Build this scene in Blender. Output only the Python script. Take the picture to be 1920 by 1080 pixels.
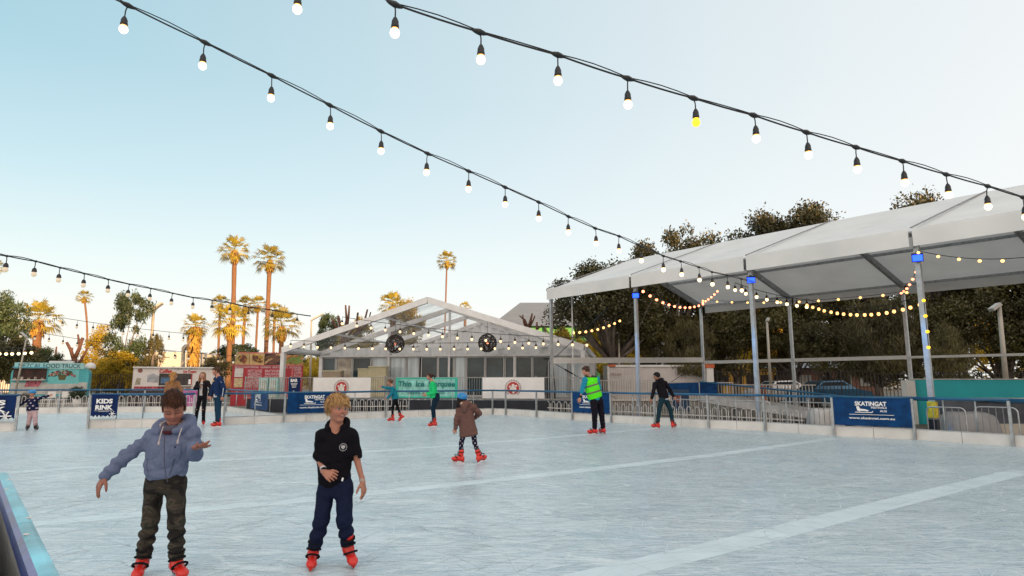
import bpy, bmesh, math, random
import numpy as np
from mathutils import Vector, Matrix
R = math.radians
S = bpy.context.scene
for o in list(bpy.data.objects): bpy.data.objects.remove(o)
C = S.collection

# ------------------------------------------------------------------ camera
FPX, CU, CV = 1150.0, 960.0, 540.0          # focal length in photo pixels
TH = math.atan(172.0 / FPX)                 # pitch
EYE = 1.5
cam_d = bpy.data.cameras.new('camera'); cam = bpy.data.objects.new('camera', cam_d); C.objects.link(cam)
cam_d.sensor_width = 36; cam_d.lens = 36 * FPX / 1920
cam_d.clip_start = 0.05; cam_d.clip_end = 3000
cam.location = (0, 0, EYE); cam.rotation_euler = (math.pi / 2 + TH, 0, 0)
S.camera = cam
# ------------------------------------------------------------------ world + sun
SUN_EL, SUN_AZ = 11.0, 143.0                # azimuth clockwise from +Y (behind the camera, to the right)
W_ = bpy.data.worlds.new('World'); S.world = W_; W_.use_nodes = True
nt = W_.node_tree; nt.nodes.clear()
def nn(t, k): return t.nodes.new(k)
sky = nn(nt, 'ShaderNodeTexSky'); sky.sky_type = 'NISHITA'; sky.sun_disc = False
sky.sun_elevation = R(SUN_EL); sky.sun_rotation = R(SUN_AZ); sky.altitude = 0; sky.air_density = 1.0; sky.dust_density = 1.2; sky.ozone_density = 1.0
bg = nn(nt, 'ShaderNodeBackground'); wo = nn(nt, 'ShaderNodeOutputWorld')
tc = nn(nt, 'ShaderNodeTexCoord'); sx = nn(nt, 'ShaderNodeSeparateXYZ')
nt.links.new(tc.outputs['Generated'], sx.inputs[0])
ramp = nn(nt, 'ShaderNodeValToRGB'); nt.links.new(sx.outputs['Z'], ramp.inputs[0])
e = ramp.color_ramp.elements
e[0].position = 0.0; e[0].color = (6.0, 5.55, 5.1, 1)
e[1].position = 0.62; e[1].color = (2.0, 3.4, 4.0, 1)
for p_, c_ in ((0.08, (5.7, 5.5, 5.2)), (0.17, (4.8, 5.35, 5.2)), (0.28, (3.5, 4.65, 4.95)), (0.42, (2.45, 3.9, 4.4))):
    k_ = ramp.color_ramp.elements.new(p_); k_.color = (*c_, 1)
side = nn(nt, 'ShaderNodeMapRange'); side.inputs[1].default_value = -0.65; side.inputs[2].default_value = 0.62
side.inputs[3].default_value = 0.0; side.inputs[4].default_value = 0.85
nt.links.new(sx.outputs['X'], side.inputs[0])
mx2 = nn(nt, 'ShaderNodeMix'); mx2.data_type = 'RGBA'; mx2.inputs['B'].default_value = (5.9, 5.85, 5.75, 1)
nt.links.new(side.outputs[0], mx2.inputs['Factor']); nt.links.new(ramp.outputs[0], mx2.inputs['A'])
glow = nn(nt, 'ShaderNodeMapRange'); glow.interpolation_type = 'SMOOTHSTEP'; glow.inputs[1].default_value = 0.15; glow.inputs[2].default_value = -0.8; glow.inputs[3].default_value = 0; glow.inputs[4].default_value = 1
nt.links.new(sx.outputs['Y'], glow.inputs[0])
mx3 = nn(nt, 'ShaderNodeMix'); mx3.data_type = 'RGBA'; mx3.inputs['B'].default_value = (10.5, 9.0, 7.8, 1)      # brighter, warmer sky on the sunset side behind the camera
nt.links.new(glow.outputs[0], mx3.inputs['Factor']); nt.links.new(mx2.outputs['Result'], mx3.inputs['A']); mx2 = mx3
mx = nn(nt, 'ShaderNodeMix'); mx.data_type = 'RGBA'; mx.inputs['Factor'].default_value = 0.85
nt.links.new(sky.outputs[0], mx.inputs['A']); nt.links.new(mx2.outputs['Result'], mx.inputs['B'])
nt.links.new(mx.outputs['Result'], bg.inputs['Color']); bg.inputs['Strength'].default_value = 0.104
nt.links.new(bg.outputs[0], wo.inputs[0])
sd = bpy.data.lights.new('sun', 'SUN'); sun = bpy.data.objects.new('sun', sd); C.objects.link(sun)
sd.energy = 5.0; sd.angle = R(0.5); sd.color = (1.0, 0.62, 0.28)
sdir = Vector((math.sin(R(SUN_AZ)) * math.cos(R(SUN_EL)), math.cos(R(SUN_AZ)) * math.cos(R(SUN_EL)), math.sin(R(SUN_EL))))
sun.rotation_euler = sdir.to_track_quat('Z', 'Y').to_euler(); sun.location = (20, -30, 30)
S.view_settings.view_transform = 'Standard'; S.view_settings.look = 'None'
S.view_settings.exposure = 0.82; S.view_settings.gamma = 1.0
S.render.engine = 'CYCLES'; S.cycles.use_denoising = True
S.cycles.max_bounces = 6; S.cycles.diffuse_bounces = 3; S.cycles.glossy_bounces = 2; S.cycles.transmission_bounces = 4; S.cycles.transparent_max_bounces = 8
S.cycles.caustics_reflective = False; S.cycles.caustics_refractive = False

# ------------------------------------------------------------------ placement helpers
ct, st = math.cos(TH), math.sin(TH)
def ray(u, v):
    x = (u - CU) / FPX; z = -(v - CV) / FPX
    return Vector((x, ct - z * st, st + z * ct))
def G(u, v, z=0.0):
    d = ray(u, v); t = (z - EYE) / d.z; return Vector((d.x * t, d.y * t, z))
def W(u, v, Y):
    d = ray(u, v); t = Y / d.y; return Vector((d.x * t, Y, EYE + d.z * t))
def pxm(Y): return FPX / Y / (ct)           # rough pixels per metre

# ------------------------------------------------------------------ materials
MATS = {}
def mat(name, col, rough=0.6, metal=0.0, var=0.12, scale=3.0, bump=0.0, bscale=30.0, emis=None, estr=0.0, attr=False, alpha=None, spec=0.5, stretch=None, objrand=0.0, trans=0.0, sheen=0.0):
    if name in MATS: return MATS[name]
    m = bpy.data.materials.new(name); m.use_nodes = True; t = m.node_tree
    b = t.nodes['Principled BSDF']
    b.inputs['Roughness'].default_value = rough; b.inputs['Metallic'].default_value = metal
    b.inputs['Specular IOR Level'].default_value = spec
    if sheen: b.inputs['Sheen Weight'].default_value = sheen
    tcn = nn(t, 'ShaderNodeTexCoord'); mp = nn(t, 'ShaderNodeMapping')
    t.links.new(tcn.outputs['Object'], mp.inputs[0])
    if stretch: mp.inputs['Scale'].default_value = stretch
    nz = nn(t, 'ShaderNodeTexNoise'); nz.inputs['Scale'].default_value = scale; nz.inputs['Detail'].default_value = 5
    t.links.new(mp.outputs[0], nz.inputs['Vector'])
    mr = nn(t, 'ShaderNodeMapRange'); mr.inputs[1].default_value = 0.3; mr.inputs[2].default_value = 0.7
    mr.inputs[3].default_value = 1 - var; mr.inputs[4].default_value = 1 + var
    t.links.new(nz.outputs['Fac'], mr.inputs[0])
    val = mr.outputs[0]
    if objrand:
        oi = nn(t, 'ShaderNodeObjectInfo'); m2 = nn(t, 'ShaderNodeMapRange'); m2.inputs[3].default_value = 1 - objrand; m2.inputs[4].default_value = 1 + objrand
        t.links.new(oi.outputs['Random'], m2.inputs[0]); mm = nn(t, 'ShaderNodeMath'); mm.operation = 'MULTIPLY'
        t.links.new(val, mm.inputs[0]); t.links.new(m2.outputs[0], mm.inputs[1]); val = mm.outputs[0]
    vm = nn(t, 'ShaderNodeVectorMath'); vm.operation = 'SCALE'
    if attr:
        at = nn(t, 'ShaderNodeAttribute'); at.attribute_name = 'Col'; t.links.new(at.outputs['Color'], vm.inputs[0])
    else: vm.inputs[0].default_value = col
    t.links.new(val, vm.inputs['Scale']); t.links.new(vm.outputs[0], b.inputs['Base Color'])
    if bump:
        n2 = nn(t, 'ShaderNodeTexNoise'); n2.inputs['Scale'].default_value = bscale; n2.inputs['Detail'].default_value = 4
        t.links.new(mp.outputs[0], n2.inputs['Vector'])
        bp = nn(t, 'ShaderNodeBump'); bp.inputs['Strength'].default_value = bump; bp.inputs['Distance'].default_value = 0.02
        t.links.new(n2.outputs['Fac'], bp.inputs['Height']); t.links.new(bp.outputs[0], b.inputs['Normal'])
    if emis: b.inputs['Emission Color'].default_value = (*emis, 1); b.inputs['Emission Strength'].default_value = estr
    if alpha is not None: b.inputs['Alpha'].default_value = alpha
    if trans:
        tr = nn(t, 'ShaderNodeBsdfTranslucent'); ms = nn(t, 'ShaderNodeMixShader'); ms.inputs[0].default_value = trans
        t.links.new(vm.outputs[0], tr.inputs[0]); t.links.new(b.outputs[0], ms.inputs[1]); t.links.new(tr.outputs[0], ms.inputs[2])
        t.links.new(ms.outputs[0], t.nodes['Material Output'].inputs[0])
    MATS[name] = m; return m
MM = lambda n, c, r=0.6, **k: mat(n, c, r, **k)
alu = mat('aluminium', (.42, .43, .44), .38, .75, var=.15, scale=6)
galv = mat('galvanised', (.36, .38, .39), .5, .6, var=.25, scale=8)
whitep = mat('white_paint', (.66, .65, .63), .5, var=.06, scale=5)
bluerail = mat('blue_foam', (.012, .10, .21), .45, var=.25, scale=4)
navy = mat('navy_vinyl', (.003, .040, .135), .5, var=.35, scale=5, spec=.12)
whitev = mat('white_vinyl', (.72, .71, .70), .55, var=.06, scale=3, bump=.25, bscale=5)
textw = mat('white_print', (.8, .8, .8), .6, var=.03)
kickm = mat('kickboard', (.62, .60, .57), .55, var=.12, scale=2, bump=.05)
redm = mat('red_paint', (.34, .016, .03), .5, var=.15)
teal = mat('teal_paint', (.0, .37, .42), .5, var=.10, scale=1.5)
tealban = mat('teal_vinyl', (.05, .42, .36), .5, var=.35, scale=4)
tealdark = mat('teal_print', (.0, .17, .16), .5, var=.1)
black = mat('black_rubber', (.012, .012, .014), .5, var=.1)
blackm = mat('black_steel', (.02, .02, .022), .5, .3, var=.1)
bark = mat('bark', (.17, .115, .08), .9, var=.45, scale=9, bump=.6, bscale=14, stretch=(1, 1, .25))
barkdk = mat('dark_bark', (.15, .12, .10), .9, var=.45, scale=7, bump=.6, bscale=12, stretch=(1, 1, .25))
palmbark = mat('palm_bark', (.19, .095, .05), .9, var=.35, scale=12, bump=.5, bscale=9, stretch=(.4, .4, 2.2))
redbark = mat('pruned_bark', (.11, .05, .035), .9, var=.35, scale=7, bump=.4)
leafpalm = mat('palm_leaf', (.40, .31, .035), .5, var=.45, scale=1.3, objrand=.2, trans=.3)
leafdead = mat('dead_palm_leaf', (.48, .29, .06), .7, var=.4, scale=2, trans=.2)
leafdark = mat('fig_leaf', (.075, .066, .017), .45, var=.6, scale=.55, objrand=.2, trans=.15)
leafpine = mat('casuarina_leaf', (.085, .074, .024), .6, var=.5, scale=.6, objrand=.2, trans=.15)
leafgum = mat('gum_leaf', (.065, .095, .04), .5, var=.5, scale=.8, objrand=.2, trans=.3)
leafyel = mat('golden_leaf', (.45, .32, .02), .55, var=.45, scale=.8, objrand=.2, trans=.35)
bulbm = mat('bulb_glass', (.9, .8, .6), .3, emis=(1.0, .78, .44), estr=1.6)
bulbneck = mat('bulb_neck_glow', (.9, .5, .2), .3, emis=(1.0, .42, .06), estr=.8)
bulboff = mat('bulb_dim', (.5, .42, .34), .25, emis=(1.0, .8, .5), estr=.25)
bulbyel = mat('bulb_yellow', (.9, .55, .02), .3, emis=(1.0, .52, .02), estr=1.1)
bulbor = mat('bulb_orange', (.9, .5, .2), .3, emis=(1.0, .50, .16), estr=1.6)
bulbwarm = mat('bulb_warm', (.9, .6, .3), .3, emis=(1.0, .66, .34), estr=1.1)
bulbred = mat('bulb_red', (.9, .3, .2), .3, emis=(1.0, .26, .12), estr=3.0)

# ------------------------------------------------------------------ mesh helpers
def off(o):
    v = Vector((0, 0, 0))
    while o is not None: v += o.location; o = o.parent
    return v
def tag(o, label=None, cat=None, group=None, kind=None):
    if label: o['label'] = label
    if cat: o['category'] = cat
    if group: o['group'] = group
    if kind: o['kind'] = kind
    return o
def thing(name, label, cat, loc=(0, 0, 0), group=None):
    o = bpy.data.objects.new(name, None); C.objects.link(o); o.location = loc; o.empty_display_size = .2
    return tag(o, label, cat, group)
class MB:
    def __init__(s): s.v = []; s.f = []; s.c = []; s.m = []
    def add(s, vs, fs, mi=0):
        n = len(s.v); s.v += [tuple(q) for q in vs]; s.f += [tuple(i + n for i in q) for q in fs]; s.m += [mi] * len(fs); return s
    def box(s, c, size, rot=None, mi=0):
        c = Vector(c); h = Vector(size) / 2
        vs = [Vector((x * h.x, y * h.y, z * h.z)) for z in (-1, 1) for y in (-1, 1) for x in (-1, 1)]
        if rot is not None:
            rm = rot if isinstance(rot, Matrix) else Matrix.Rotation(rot, 3, 'Z'); vs = [rm @ q for q in vs]
        return s.add([c + q for q in vs], [(0, 2, 3, 1), (4, 5, 7, 6), (0, 1, 5, 4), (2, 6, 7, 3), (0, 4, 6, 2), (1, 3, 7, 5)], mi)
    def beam(s, a, b, w, h, up=(0, 0, 1), mi=0):
        a = Vector(a); b = Vector(b); d = (b - a).normalized(); up = Vector(up)
        if abs(d.dot(up)) > .98: up = Vector((1, 0, 0))
        r = d.cross(up).normalized(); u = r.cross(d).normalized()
        vs = [p + r * (x * w / 2) + u * (z * h / 2) for p in (a, b) for x, z in ((-1, -1), (1, -1), (1, 1), (-1, 1))]
        return s.add(vs, [(0, 1, 2, 3), (7, 6, 5, 4), (0, 4, 5, 1), (1, 5, 6, 2), (2, 6, 7, 3), (3, 7, 4, 0)], mi)
    def tube(s, pts, r, n=8, mi=0, cap=True):
        pts = [Vector(p) for p in pts]; rs = r if isinstance(r, (list, tuple)) else [r] * len(pts)
        rings = []; prev = None
        for i, p in enumerate(pts):
            d = (pts[min(i + 1, len(pts) - 1)] - pts[max(i - 1, 0)]).normalized()
            if prev is None:
                a = Vector((0, 0, 1)) if abs(d.z) < .9 else Vector((1, 0, 0)); prev = d.cross(a).normalized()
            x = (prev - d * prev.dot(d)).normalized(); y = d.cross(x); prev = x
            rings.append([p + (x * math.cos(2 * math.pi * k / n) + y * math.sin(2 * math.pi * k / n)) * rs[i] for k in range(n)])
        vs = [q for g in rings for q in g]; fs = []
        for i in range(len(pts) - 1):
            for k in range(n):
                k2 = (k + 1) % n; fs.append((i * n + k, i * n + k2, (i + 1) * n + k2, (i + 1) * n + k))
        if cap: fs.append(tuple(range(n - 1, -1, -1))); fs.append(tuple((len(pts) - 1) * n + k for k in range(n)))
        return s.add(vs, fs, mi)
    def lathe(s, c, prof, n=14, mi=0, axis=None):
        c = Vector(c); vs = []; fs = []
        for r, z in prof:
            for k in range(n):
                a = 2 * math.pi * k / n; q = Vector((r * math.cos(a), r * math.sin(a), z))
                if axis is not None: q = axis @ q
                vs.append(c + q)
        for i in range(len(prof) - 1):
            for k in range(n):
                k2 = (k + 1) % n; fs.append((i * n + k, i * n + k2, (i + 1) * n + k2, (i + 1) * n + k))
        return s.add(vs, fs, mi)
    def quad(s, a, b, c, d, mi=0): return s.add([a, b, c, d], [(0, 1, 2, 3)], mi)
    def slab(s, poly, t, nrm, mi=0):           # a flat polygon given thickness t along nrm
        nrm = Vector(nrm).normalized() * t; n = len(poly); vs = [Vector(p) for p in poly] + [Vector(p) + nrm for p in poly]
        fs = [tuple(range(n - 1, -1, -1)), tuple(range(n, 2 * n))] + [(k, (k + 1) % n, n + (k + 1) % n, n + k) for k in range(n)]
        return s.add(vs, fs, mi)
    def build(s, name, m, parent=None, smooth=False, local=False, weld=False):
        me = bpy.data.meshes.new(name); o = Vector((0, 0, 0)) if (parent is None or local) else off(parent)
        me.from_pydata([(a - o.x, b - o.y, c - o.z) for a, b, c in s.v], [], s.f)
        ms = m if isinstance(m, (list, tuple)) else [m]
        for q in ms: me.materials.append(q)
        if len(ms) > 1: me.polygons.foreach_set('material_index', s.m)
        if smooth: me.polygons.foreach_set('use_smooth', [True] * len(s.f))
        if weld:
            bm = bmesh.new(); bm.from_mesh(me); bmesh.ops.remove_doubles(bm, verts=bm.verts, dist=1e-4); bm.to_mesh(me); bm.free()
        me.update(); ob = bpy.data.objects.new(name, me); C.objects.link(ob)
        if parent is not None: ob.parent = parent
        return ob
CH = {}
def copy_tree(o, parent=None):
    c = o.copy(); C.objects.link(c); c.parent = parent
    for ch in [x for x in o.children]: copy_tree(ch, c)
    return c
def noise_pts(rng, n, s): return [(rng.random() - .5) * s for _ in range(n)]
def text_mesh(txt, size, name, m, parent, origin, xdir, updir, align='CENTER', bold=0.0, shear=0.0, wmax=None, depth=.004, fill=None):
    """lettering as a mesh lying in the plane spanned by xdir/updir, origin = centre"""
    cu = bpy.data.curves.new('t', 'FONT'); cu.body = txt; cu.size = 1; cu.align_x = 'CENTER'; cu.align_y = 'CENTER'
    cu.offset = bold; cu.shear = shear; cu.extrude = 0; cu.resolution_u = 3
    to = bpy.data.objects.new('t', cu); C.objects.link(to); bpy.context.view_layer.update()
    me = bpy.data.meshes.new_from_object(to.evaluated_get(bpy.context.evaluated_depsgraph_get()))
    bpy.data.objects.remove(to); bpy.data.curves.remove(cu)
    xs = [v.co.x for v in me.vertices]; 
    if not xs: return None
    w = (max(xs) - min(xs)); cx = (max(xs) + min(xs)) / 2; ys = [v.co.y for v in me.vertices]; cy = (max(ys) + min(ys)) / 2; h = max(ys) - min(ys)
    sy = size / h; sxx = sy if wmax is None else wmax / w
    xd = Vector(xdir).normalized(); ud = Vector(updir).normalized(); nd = xd.cross(ud); O = Vector(origin)
    vs = [O + xd * ((v.co.x - cx) * sxx) + ud * ((v.co.y - cy) * sy) + nd * depth for v in me.vertices]
    fs = [tuple(p.vertices) for p in me.polygons]; bpy.data.meshes.remove(me)
    mb = MB(); mb.add(vs, fs)
    if parent == 'raw': return mb
    return mb.build(name, m, parent)
V = Vector
rnd = random.Random(7)
# ================================================================== ground and ice
def flat(name, pts, z, m, kind='structure'):
    b = MB(); b.add([(p[0], p[1], z) for p in pts], [tuple(range(len(pts)))]); o = b.build(name, m); tag(o, kind=kind); return o
groundm = mat('ground_paving', (.16, .14, .115), .9, var=.4, scale=.35, bump=.3, bscale=4)
flat('ground', [(-900, -300), (900, -300), (900, 1500), (-900, 1500)], -.012, groundm)
def ice_mat():
    m = bpy.data.materials.new('ice'); m.use_nodes = True; t = m.node_tree; b = t.nodes['Principled BSDF']
    b.inputs['Roughness'].default_value = .34; b.inputs['Specular IOR Level'].default_value = .45
    tcn = nn(t, 'ShaderNodeTexCoord')
    cur = None
    # broad cloudy wear
    big = nn(t, 'ShaderNodeTexNoise'); big.inputs['Scale'].default_value = .9; big.inputs['Detail'].default_value = 6; big.inputs['Roughness'].default_value = .65
    t.links.new(tcn.outputs['Object'], big.inputs['Vector'])
    acc = None
    # thin skate scratches: level lines of several stretched, warped noises
    for sc, rot, wd, wt, stx in ((1.6, .5, .010, .75, .16), (2.3, 1.5, .012, .7, .14), (3.1, 2.5, .016, .6, .15), (4.2, .1, .02, .55, .16), (5.5, 1.0, .025, .5, .2), (7., 2.0, .03, .45, .22)):
        mp = nn(t, 'ShaderNodeMapping'); mp.inputs['Rotation'].default_value = (0, 0, rot); mp.inputs['Scale'].default_value = (stx, 1, 1)
        mp.inputs['Location'].default_value = (sc, rot * 7, 0)
        t.links.new(tcn.outputs['Object'], mp.inputs[0])
        n = nn(t, 'ShaderNodeTexNoise'); n.inputs['Scale'].default_value = sc; n.inputs['Detail'].default_value = 1.5; n.inputs['Distortion'].default_value = .12
        t.links.new(mp.outputs[0], n.inputs['Vector'])
        s1 = nn(t, 'ShaderNodeMath'); s1.operation = 'SUBTRACT'; s1.inputs[1].default_value = .5; t.links.new(n.outputs['Fac'], s1.inputs[0])
        s1b = nn(t, 'ShaderNodeMath'); s1b.operation = 'PINGPONG'; s1b.inputs[1].default_value = .055; t.links.new(s1.outputs[0], s1b.inputs[0])
        s3 = nn(t, 'ShaderNodeMapRange'); s3.inputs[1].default_value = 0; s3.inputs[2].default_value = wd * 1.15; s3.inputs[3].default_value = wt; s3.inputs[4].default_value = 0
        t.links.new(s1b.outputs[0], s3.inputs[0])
        # break scratches up
        n2 = nn(t, 'ShaderNodeTexNoise'); n2.inputs['Scale'].default_value = sc * .8; n2.inputs['Detail'].default_value = 2; t.links.new(mp.outputs[0], n2.inputs['Vector'])
        g2 = nn(t, 'ShaderNodeMapRange'); g2.inputs[1].default_value = .36; g2.inputs[2].default_value = .54; t.links.new(n2.outputs['Fac'], g2.inputs[0])
        mu = nn(t, 'ShaderNodeMath'); mu.operation = 'MULTIPLY'; t.links.new(s3.outputs[0], mu.inputs[0]); t.links.new(g2.outputs[0], mu.inputs[1])
        if acc is None: acc = mu.outputs[0]
        else:
            a = nn(t, 'ShaderNodeMath'); a.operation = 'MAXIMUM'; t.links.new(acc, a.inputs[0]); t.links.new(mu.outputs[0], a.inputs[1]); acc = a.outputs[0]
    fine = nn(t, 'ShaderNodeTexNoise'); fine.inputs['Scale'].default_value = 14; fine.inputs['Detail'].default_value = 7; fine.inputs['Roughness'].default_value = .75
    mpf = nn(t, 'ShaderNodeMapping'); mpf.inputs['Rotation'].default_value = (0, 0, .56); mpf.inputs['Scale'].default_value = (.55, 1.2, 1)
    t.links.new(tcn.outputs['Object'], mpf.inputs[0]); t.links.new(mpf.outputs[0], fine.inputs['Vector'])
    f2 = nn(t, 'ShaderNodeMapRange'); f2.inputs[1].default_value = .3; f2.inputs[2].default_value = .7; f2.inputs[3].default_value = .91; f2.inputs[4].default_value = 1.09
    t.links.new(fine.outputs['Fac'], f2.inputs[0])
    b2 = nn(t, 'ShaderNodeMapRange'); b2.inputs[1].default_value = .35; b2.inputs[2].default_value = .65; b2.inputs[3].default_value = .86; b2.inputs[4].default_value = 1.08
    t.links.new(big.outputs['Fac'], b2.inputs[0])
    mul = nn(t, 'ShaderNodeMath'); mul.operation = 'MULTIPLY'; t.links.new(f2.outputs[0], mul.inputs[0]); t.links.new(b2.outputs[0], mul.inputs[1])
    g1 = nn(t, 'ShaderNodeTexNoise'); g1.inputs['Scale'].default_value = 26; g1.inputs['Detail'].default_value = 8; g1.inputs['Roughness'].default_value = .8; t.links.new(tcn.outputs['Object'], g1.inputs['Vector'])
    g3 = nn(t, 'ShaderNodeMapRange'); g3.inputs[1].default_value = .32; g3.inputs[2].default_value = .68; g3.inputs[3].default_value = .80; g3.inputs[4].default_value = 1.20; t.links.new(g1.outputs['Fac'], g3.inputs[0])
    mul2 = nn(t, 'ShaderNodeMath'); mul2.operation = 'MULTIPLY'; t.links.new(mul.outputs[0], mul2.inputs[0]); t.links.new(g3.outputs[0], mul2.inputs[1])
    vm = nn(t, 'ShaderNodeVectorMath'); vm.operation = 'SCALE'; vm.inputs[0].default_value = (.385, .495, .555); t.links.new(mul2.outputs[0], vm.inputs['Scale'])
    mx = nn(t, 'ShaderNodeMix'); mx.data_type = 'RGBA'; mx.inputs['B'].default_value = (.88, .92, .93, 1)
    sc_ = nn(t, 'ShaderNodeMath'); sc_.operation = 'MULTIPLY'; sc_.inputs[1].default_value = .8; t.links.new(acc, sc_.inputs[0])
    t.links.new(sc_.outputs[0], mx.inputs['Factor']); t.links.new(vm.outputs[0], mx.inputs['A']); t.links.new(mx.outputs['Result'], b.inputs['Base Color'])
    ad = nn(t, 'ShaderNodeMath'); ad.operation = 'MULTIPLY_ADD'; ad.inputs[1].default_value = .26; ad.inputs[2].default_value = .16
    t.links.new(fine.outputs['Fac'], ad.inputs[0]); t.links.new(ad.outputs[0], b.inputs['Roughness'])
    bp = nn(t, 'ShaderNodeBump'); bp.inputs['Strength'].default_value = .18; bp.inputs['Distance'].default_value = .01
    sm = nn(t, 'ShaderNodeMath'); sm.operation = 'SUBTRACT'; t.links.new(fine.outputs['Fac'], sm.inputs[0]); t.links.new(acc, sm.inputs[1])
    t.links.new(sm.outputs[0], bp.inputs['Height']); t.links.new(bp.outputs[0], b.inputs['Normal'])
    return m
icem = ice_mat()
right_base = [G(1075, 787.5), G(1148, 792), G(1230, 797), G(1330, 803), G(1437, 808), G(1565, 817), G(1718, 824.5), G(1902, 837), V((12.9, 12.4, 0)), V((14.4, 10.4, 0)), V((15.9, 8.4, 0))]
corner = [G(925, 777), G(950, 778), G(1008, 782)]
back = [G(531, 792), G(723, 783)]
kids = [V((-27, 27.6, 0)), G(0, 775.5), G(110, 774.5), G(270, 773), G(425, 772)]
icep = kids + back + corner + right_base + [V((22, 0, 0)), V((10, -9, 0)), V((-4, -2, 0)), V((-22, 5, 0)), V((-34, 14, 0))]
flat('ice', icep, 0, icem)
icelm = mat('ice_line_paint', (.60, .70, .74), .4, var=.09, scale=2, bump=.1, bscale=12)
def line(pts, w):
    b = MB(); pts = [G(*p) for p in pts]
    # extend both ends a little
    n = len(pts)
    L = []; Rr = []
    for i, p in enumerate(pts):
        d = (pts[min(i + 1, n - 1)] - pts[max(i - 1, 0)]).normalized(); q = V((-d.y, d.x, 0)) * w / 2
        L.append(p + q); Rr.append(p - q)
    for i in range(n - 1):
        b.quad((*Rr[i].xy, .001), (*Rr[i + 1].xy, .001), (*L[i + 1].xy, .001), (*L[i].xy, .001))
    return tag(b.build('ice_line_marking', icelm), kind='structure')
line([(1040, 1100), (1135, 1077), (1400, 1013), (1660, 947), (1918, 883)], .34)
line([(-60, 992), (75, 981), (310, 960), (590, 936), (780, 916), (1060, 886), (1340, 853), (1565, 822)], .32)
line([(-40, 890), (20, 886), (140, 878), (594, 853), (780, 841), (1020, 822), (1245, 802)], .26)
line([(-30, 839), (140, 832), (420, 820), (780, 803)], .2)

def skate_cuts():
    r = np.random.default_rng(12); N = 9000; ns = 7; cx = r.uniform(-9, 13, N); cy = 1.8 + 22 * r.random(N) ** 1.6; h = r.normal(.55, .9, N); L = r.uniform(.15, 1.1, N); cv = r.normal(0, 1.1, N); w = r.uniform(.0016, .0045, N) * (1 + cy * .05)
    vs = []; 
    for j in range(ns):
        s = (j / (ns - 1) - .5) * L; a = h + cv * s; x = cx + np.cos(h) * s - np.sin(h) * cv * s * s * .5; y = cy + np.sin(h) * s + np.cos(h) * cv * s * s * .5; ww = w * (1 - abs(j / (ns - 1) * 2 - 1) * .8)
        vs.append(np.stack([x - np.sin(a) * ww, y + np.cos(a) * ww, np.full(N, .0018)], 1)); vs.append(np.stack([x + np.sin(a) * ww, y - np.cos(a) * ww, np.full(N, .0018)], 1))
    v = np.stack(vs, 1).reshape(-1, 3); f = []
    b = np.arange(N)[:, None] * (2 * ns)
    for j in range(ns - 1): f.append(b + np.array([[2 * j, 2 * j + 1, 2 * j + 3, 2 * j + 2]]))
    f = np.concatenate(f).astype(int); me = bpy.data.meshes.new('skate_cuts'); me.from_pydata(v.tolist(), [], f.tolist()); me.materials.append(mat('cut_ice', (.62, .71, .75), .5, var=.2, scale=3)); o = bpy.data.objects.new('skate_cuts', me); C.objects.link(o)
    tag(o, 'fine white curved blade cuts scattered over the rink ice', 'ice marks', kind='stuff')
skate_cuts()

# ================================================================== unseen blocks added off frame to keep the rink in shade
bcl = mat('concrete_cladding', (.30, .28, .26), .8, var=.12, scale=.4)
bgl = mat('window_glass', (.03, .04, .05), .15, var=.2, scale=.5)
def shade_block(name, x0, x1, y, dep, h, label, ph=3.4):
    t = thing(name, label, 'building', ((x0 + x1) / 2, y, 0))
    b = MB(); b.box(((x0 + x1) / 2, y - dep / 2, h / 2 - .01), (x1 - x0, dep, h)); b.build('wall', bcl, t)
    b = MB(); b.box(((x0 + x1) / 2, y - dep / 2, h + .2), (x1 - x0 + .8, dep + .8, .42)); b.build('roof', bcl, t)
    k = 0
    for f in range(int(h / ph)):
        w = MB(); w.box(((x0 + x1) / 2, y + .04, 1.9 + f * ph), (x1 - x0 - 2, .06, 1.5)); w.build('window_band', bgl, t)
    return t
shade_block('unseen_shade_block', 44, 88, -70, 18, 31.3, 'low pale concrete office building with bands of dark glass, shading the rink')
shade_block('unseen_shade_tower', 88.5, 165, -70, 20, 40, 'tall pale concrete office tower with many bands of dark glass')  # taller added block, out of view, keeps the right-hand trees dark

# ================================================================== rink barriers
def barrier(p0, p1, label, nup=1, kicks=2, post=True, rail=True, upside=1, group='blue railed barrier panels round the ice', endpost=False, double=False):
    p0 = V(p0); p1 = V(p1); d = (p1 - p0); L = d.length; d = d / L; n = V((d.y, -d.x, 0))
    t = thing('rink_barrier', label, 'barrier', p0, group)
    ang = math.atan2(d.y, d.x)
    r = MB(); r.tube([p0 + V((0, 0, 1.04)), p0.lerp(p1, .5) + V((0, 0, 1.033)), p1 + V((0, 0, 1.04))], .036, 8); r.build('top_rail', bluerail, t, smooth=True)
    k = MB(); w = L / kicks
    for i in range(kicks):
        c = p0 + d * (w * (i + .5)); k.box((c.x, c.y, .125), (w - .012, .03, .25), ang)
    k.build('kickboard', kickm, t)
    k = MB(); c = p0.lerp(p1, .5); k.box((c.x, c.y, .262), (L - .02, .045, .02), ang); k.build('kick_cap', alu, t)
    for q in ([p0, p1] if endpost else [p0]):
        if post:
            c = q + n * .06; k = MB(); k.box((c.x, c.y, .51), (.055, .055, 1.02), ang); k.build('post', galv, t)
    for i in range(nup):
        c = p0 + d * (L * (i + 1) / (nup + 1)); k = MB(); k.tube([c + V((0, 0, .272)), c + V((0, 0, 1.0))], .018, 6); k.build('upright', galv, t, smooth=True)
    return t
ordn = ['first', 'second', 'third', 'fourth', 'fifth', 'sixth', 'seventh', 'eighth', 'ninth', 'tenth', 'eleventh']
barrier(kids[0], kids[1], 'barrier panel at the far left end behind the kids rink', 3, 6)
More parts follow.
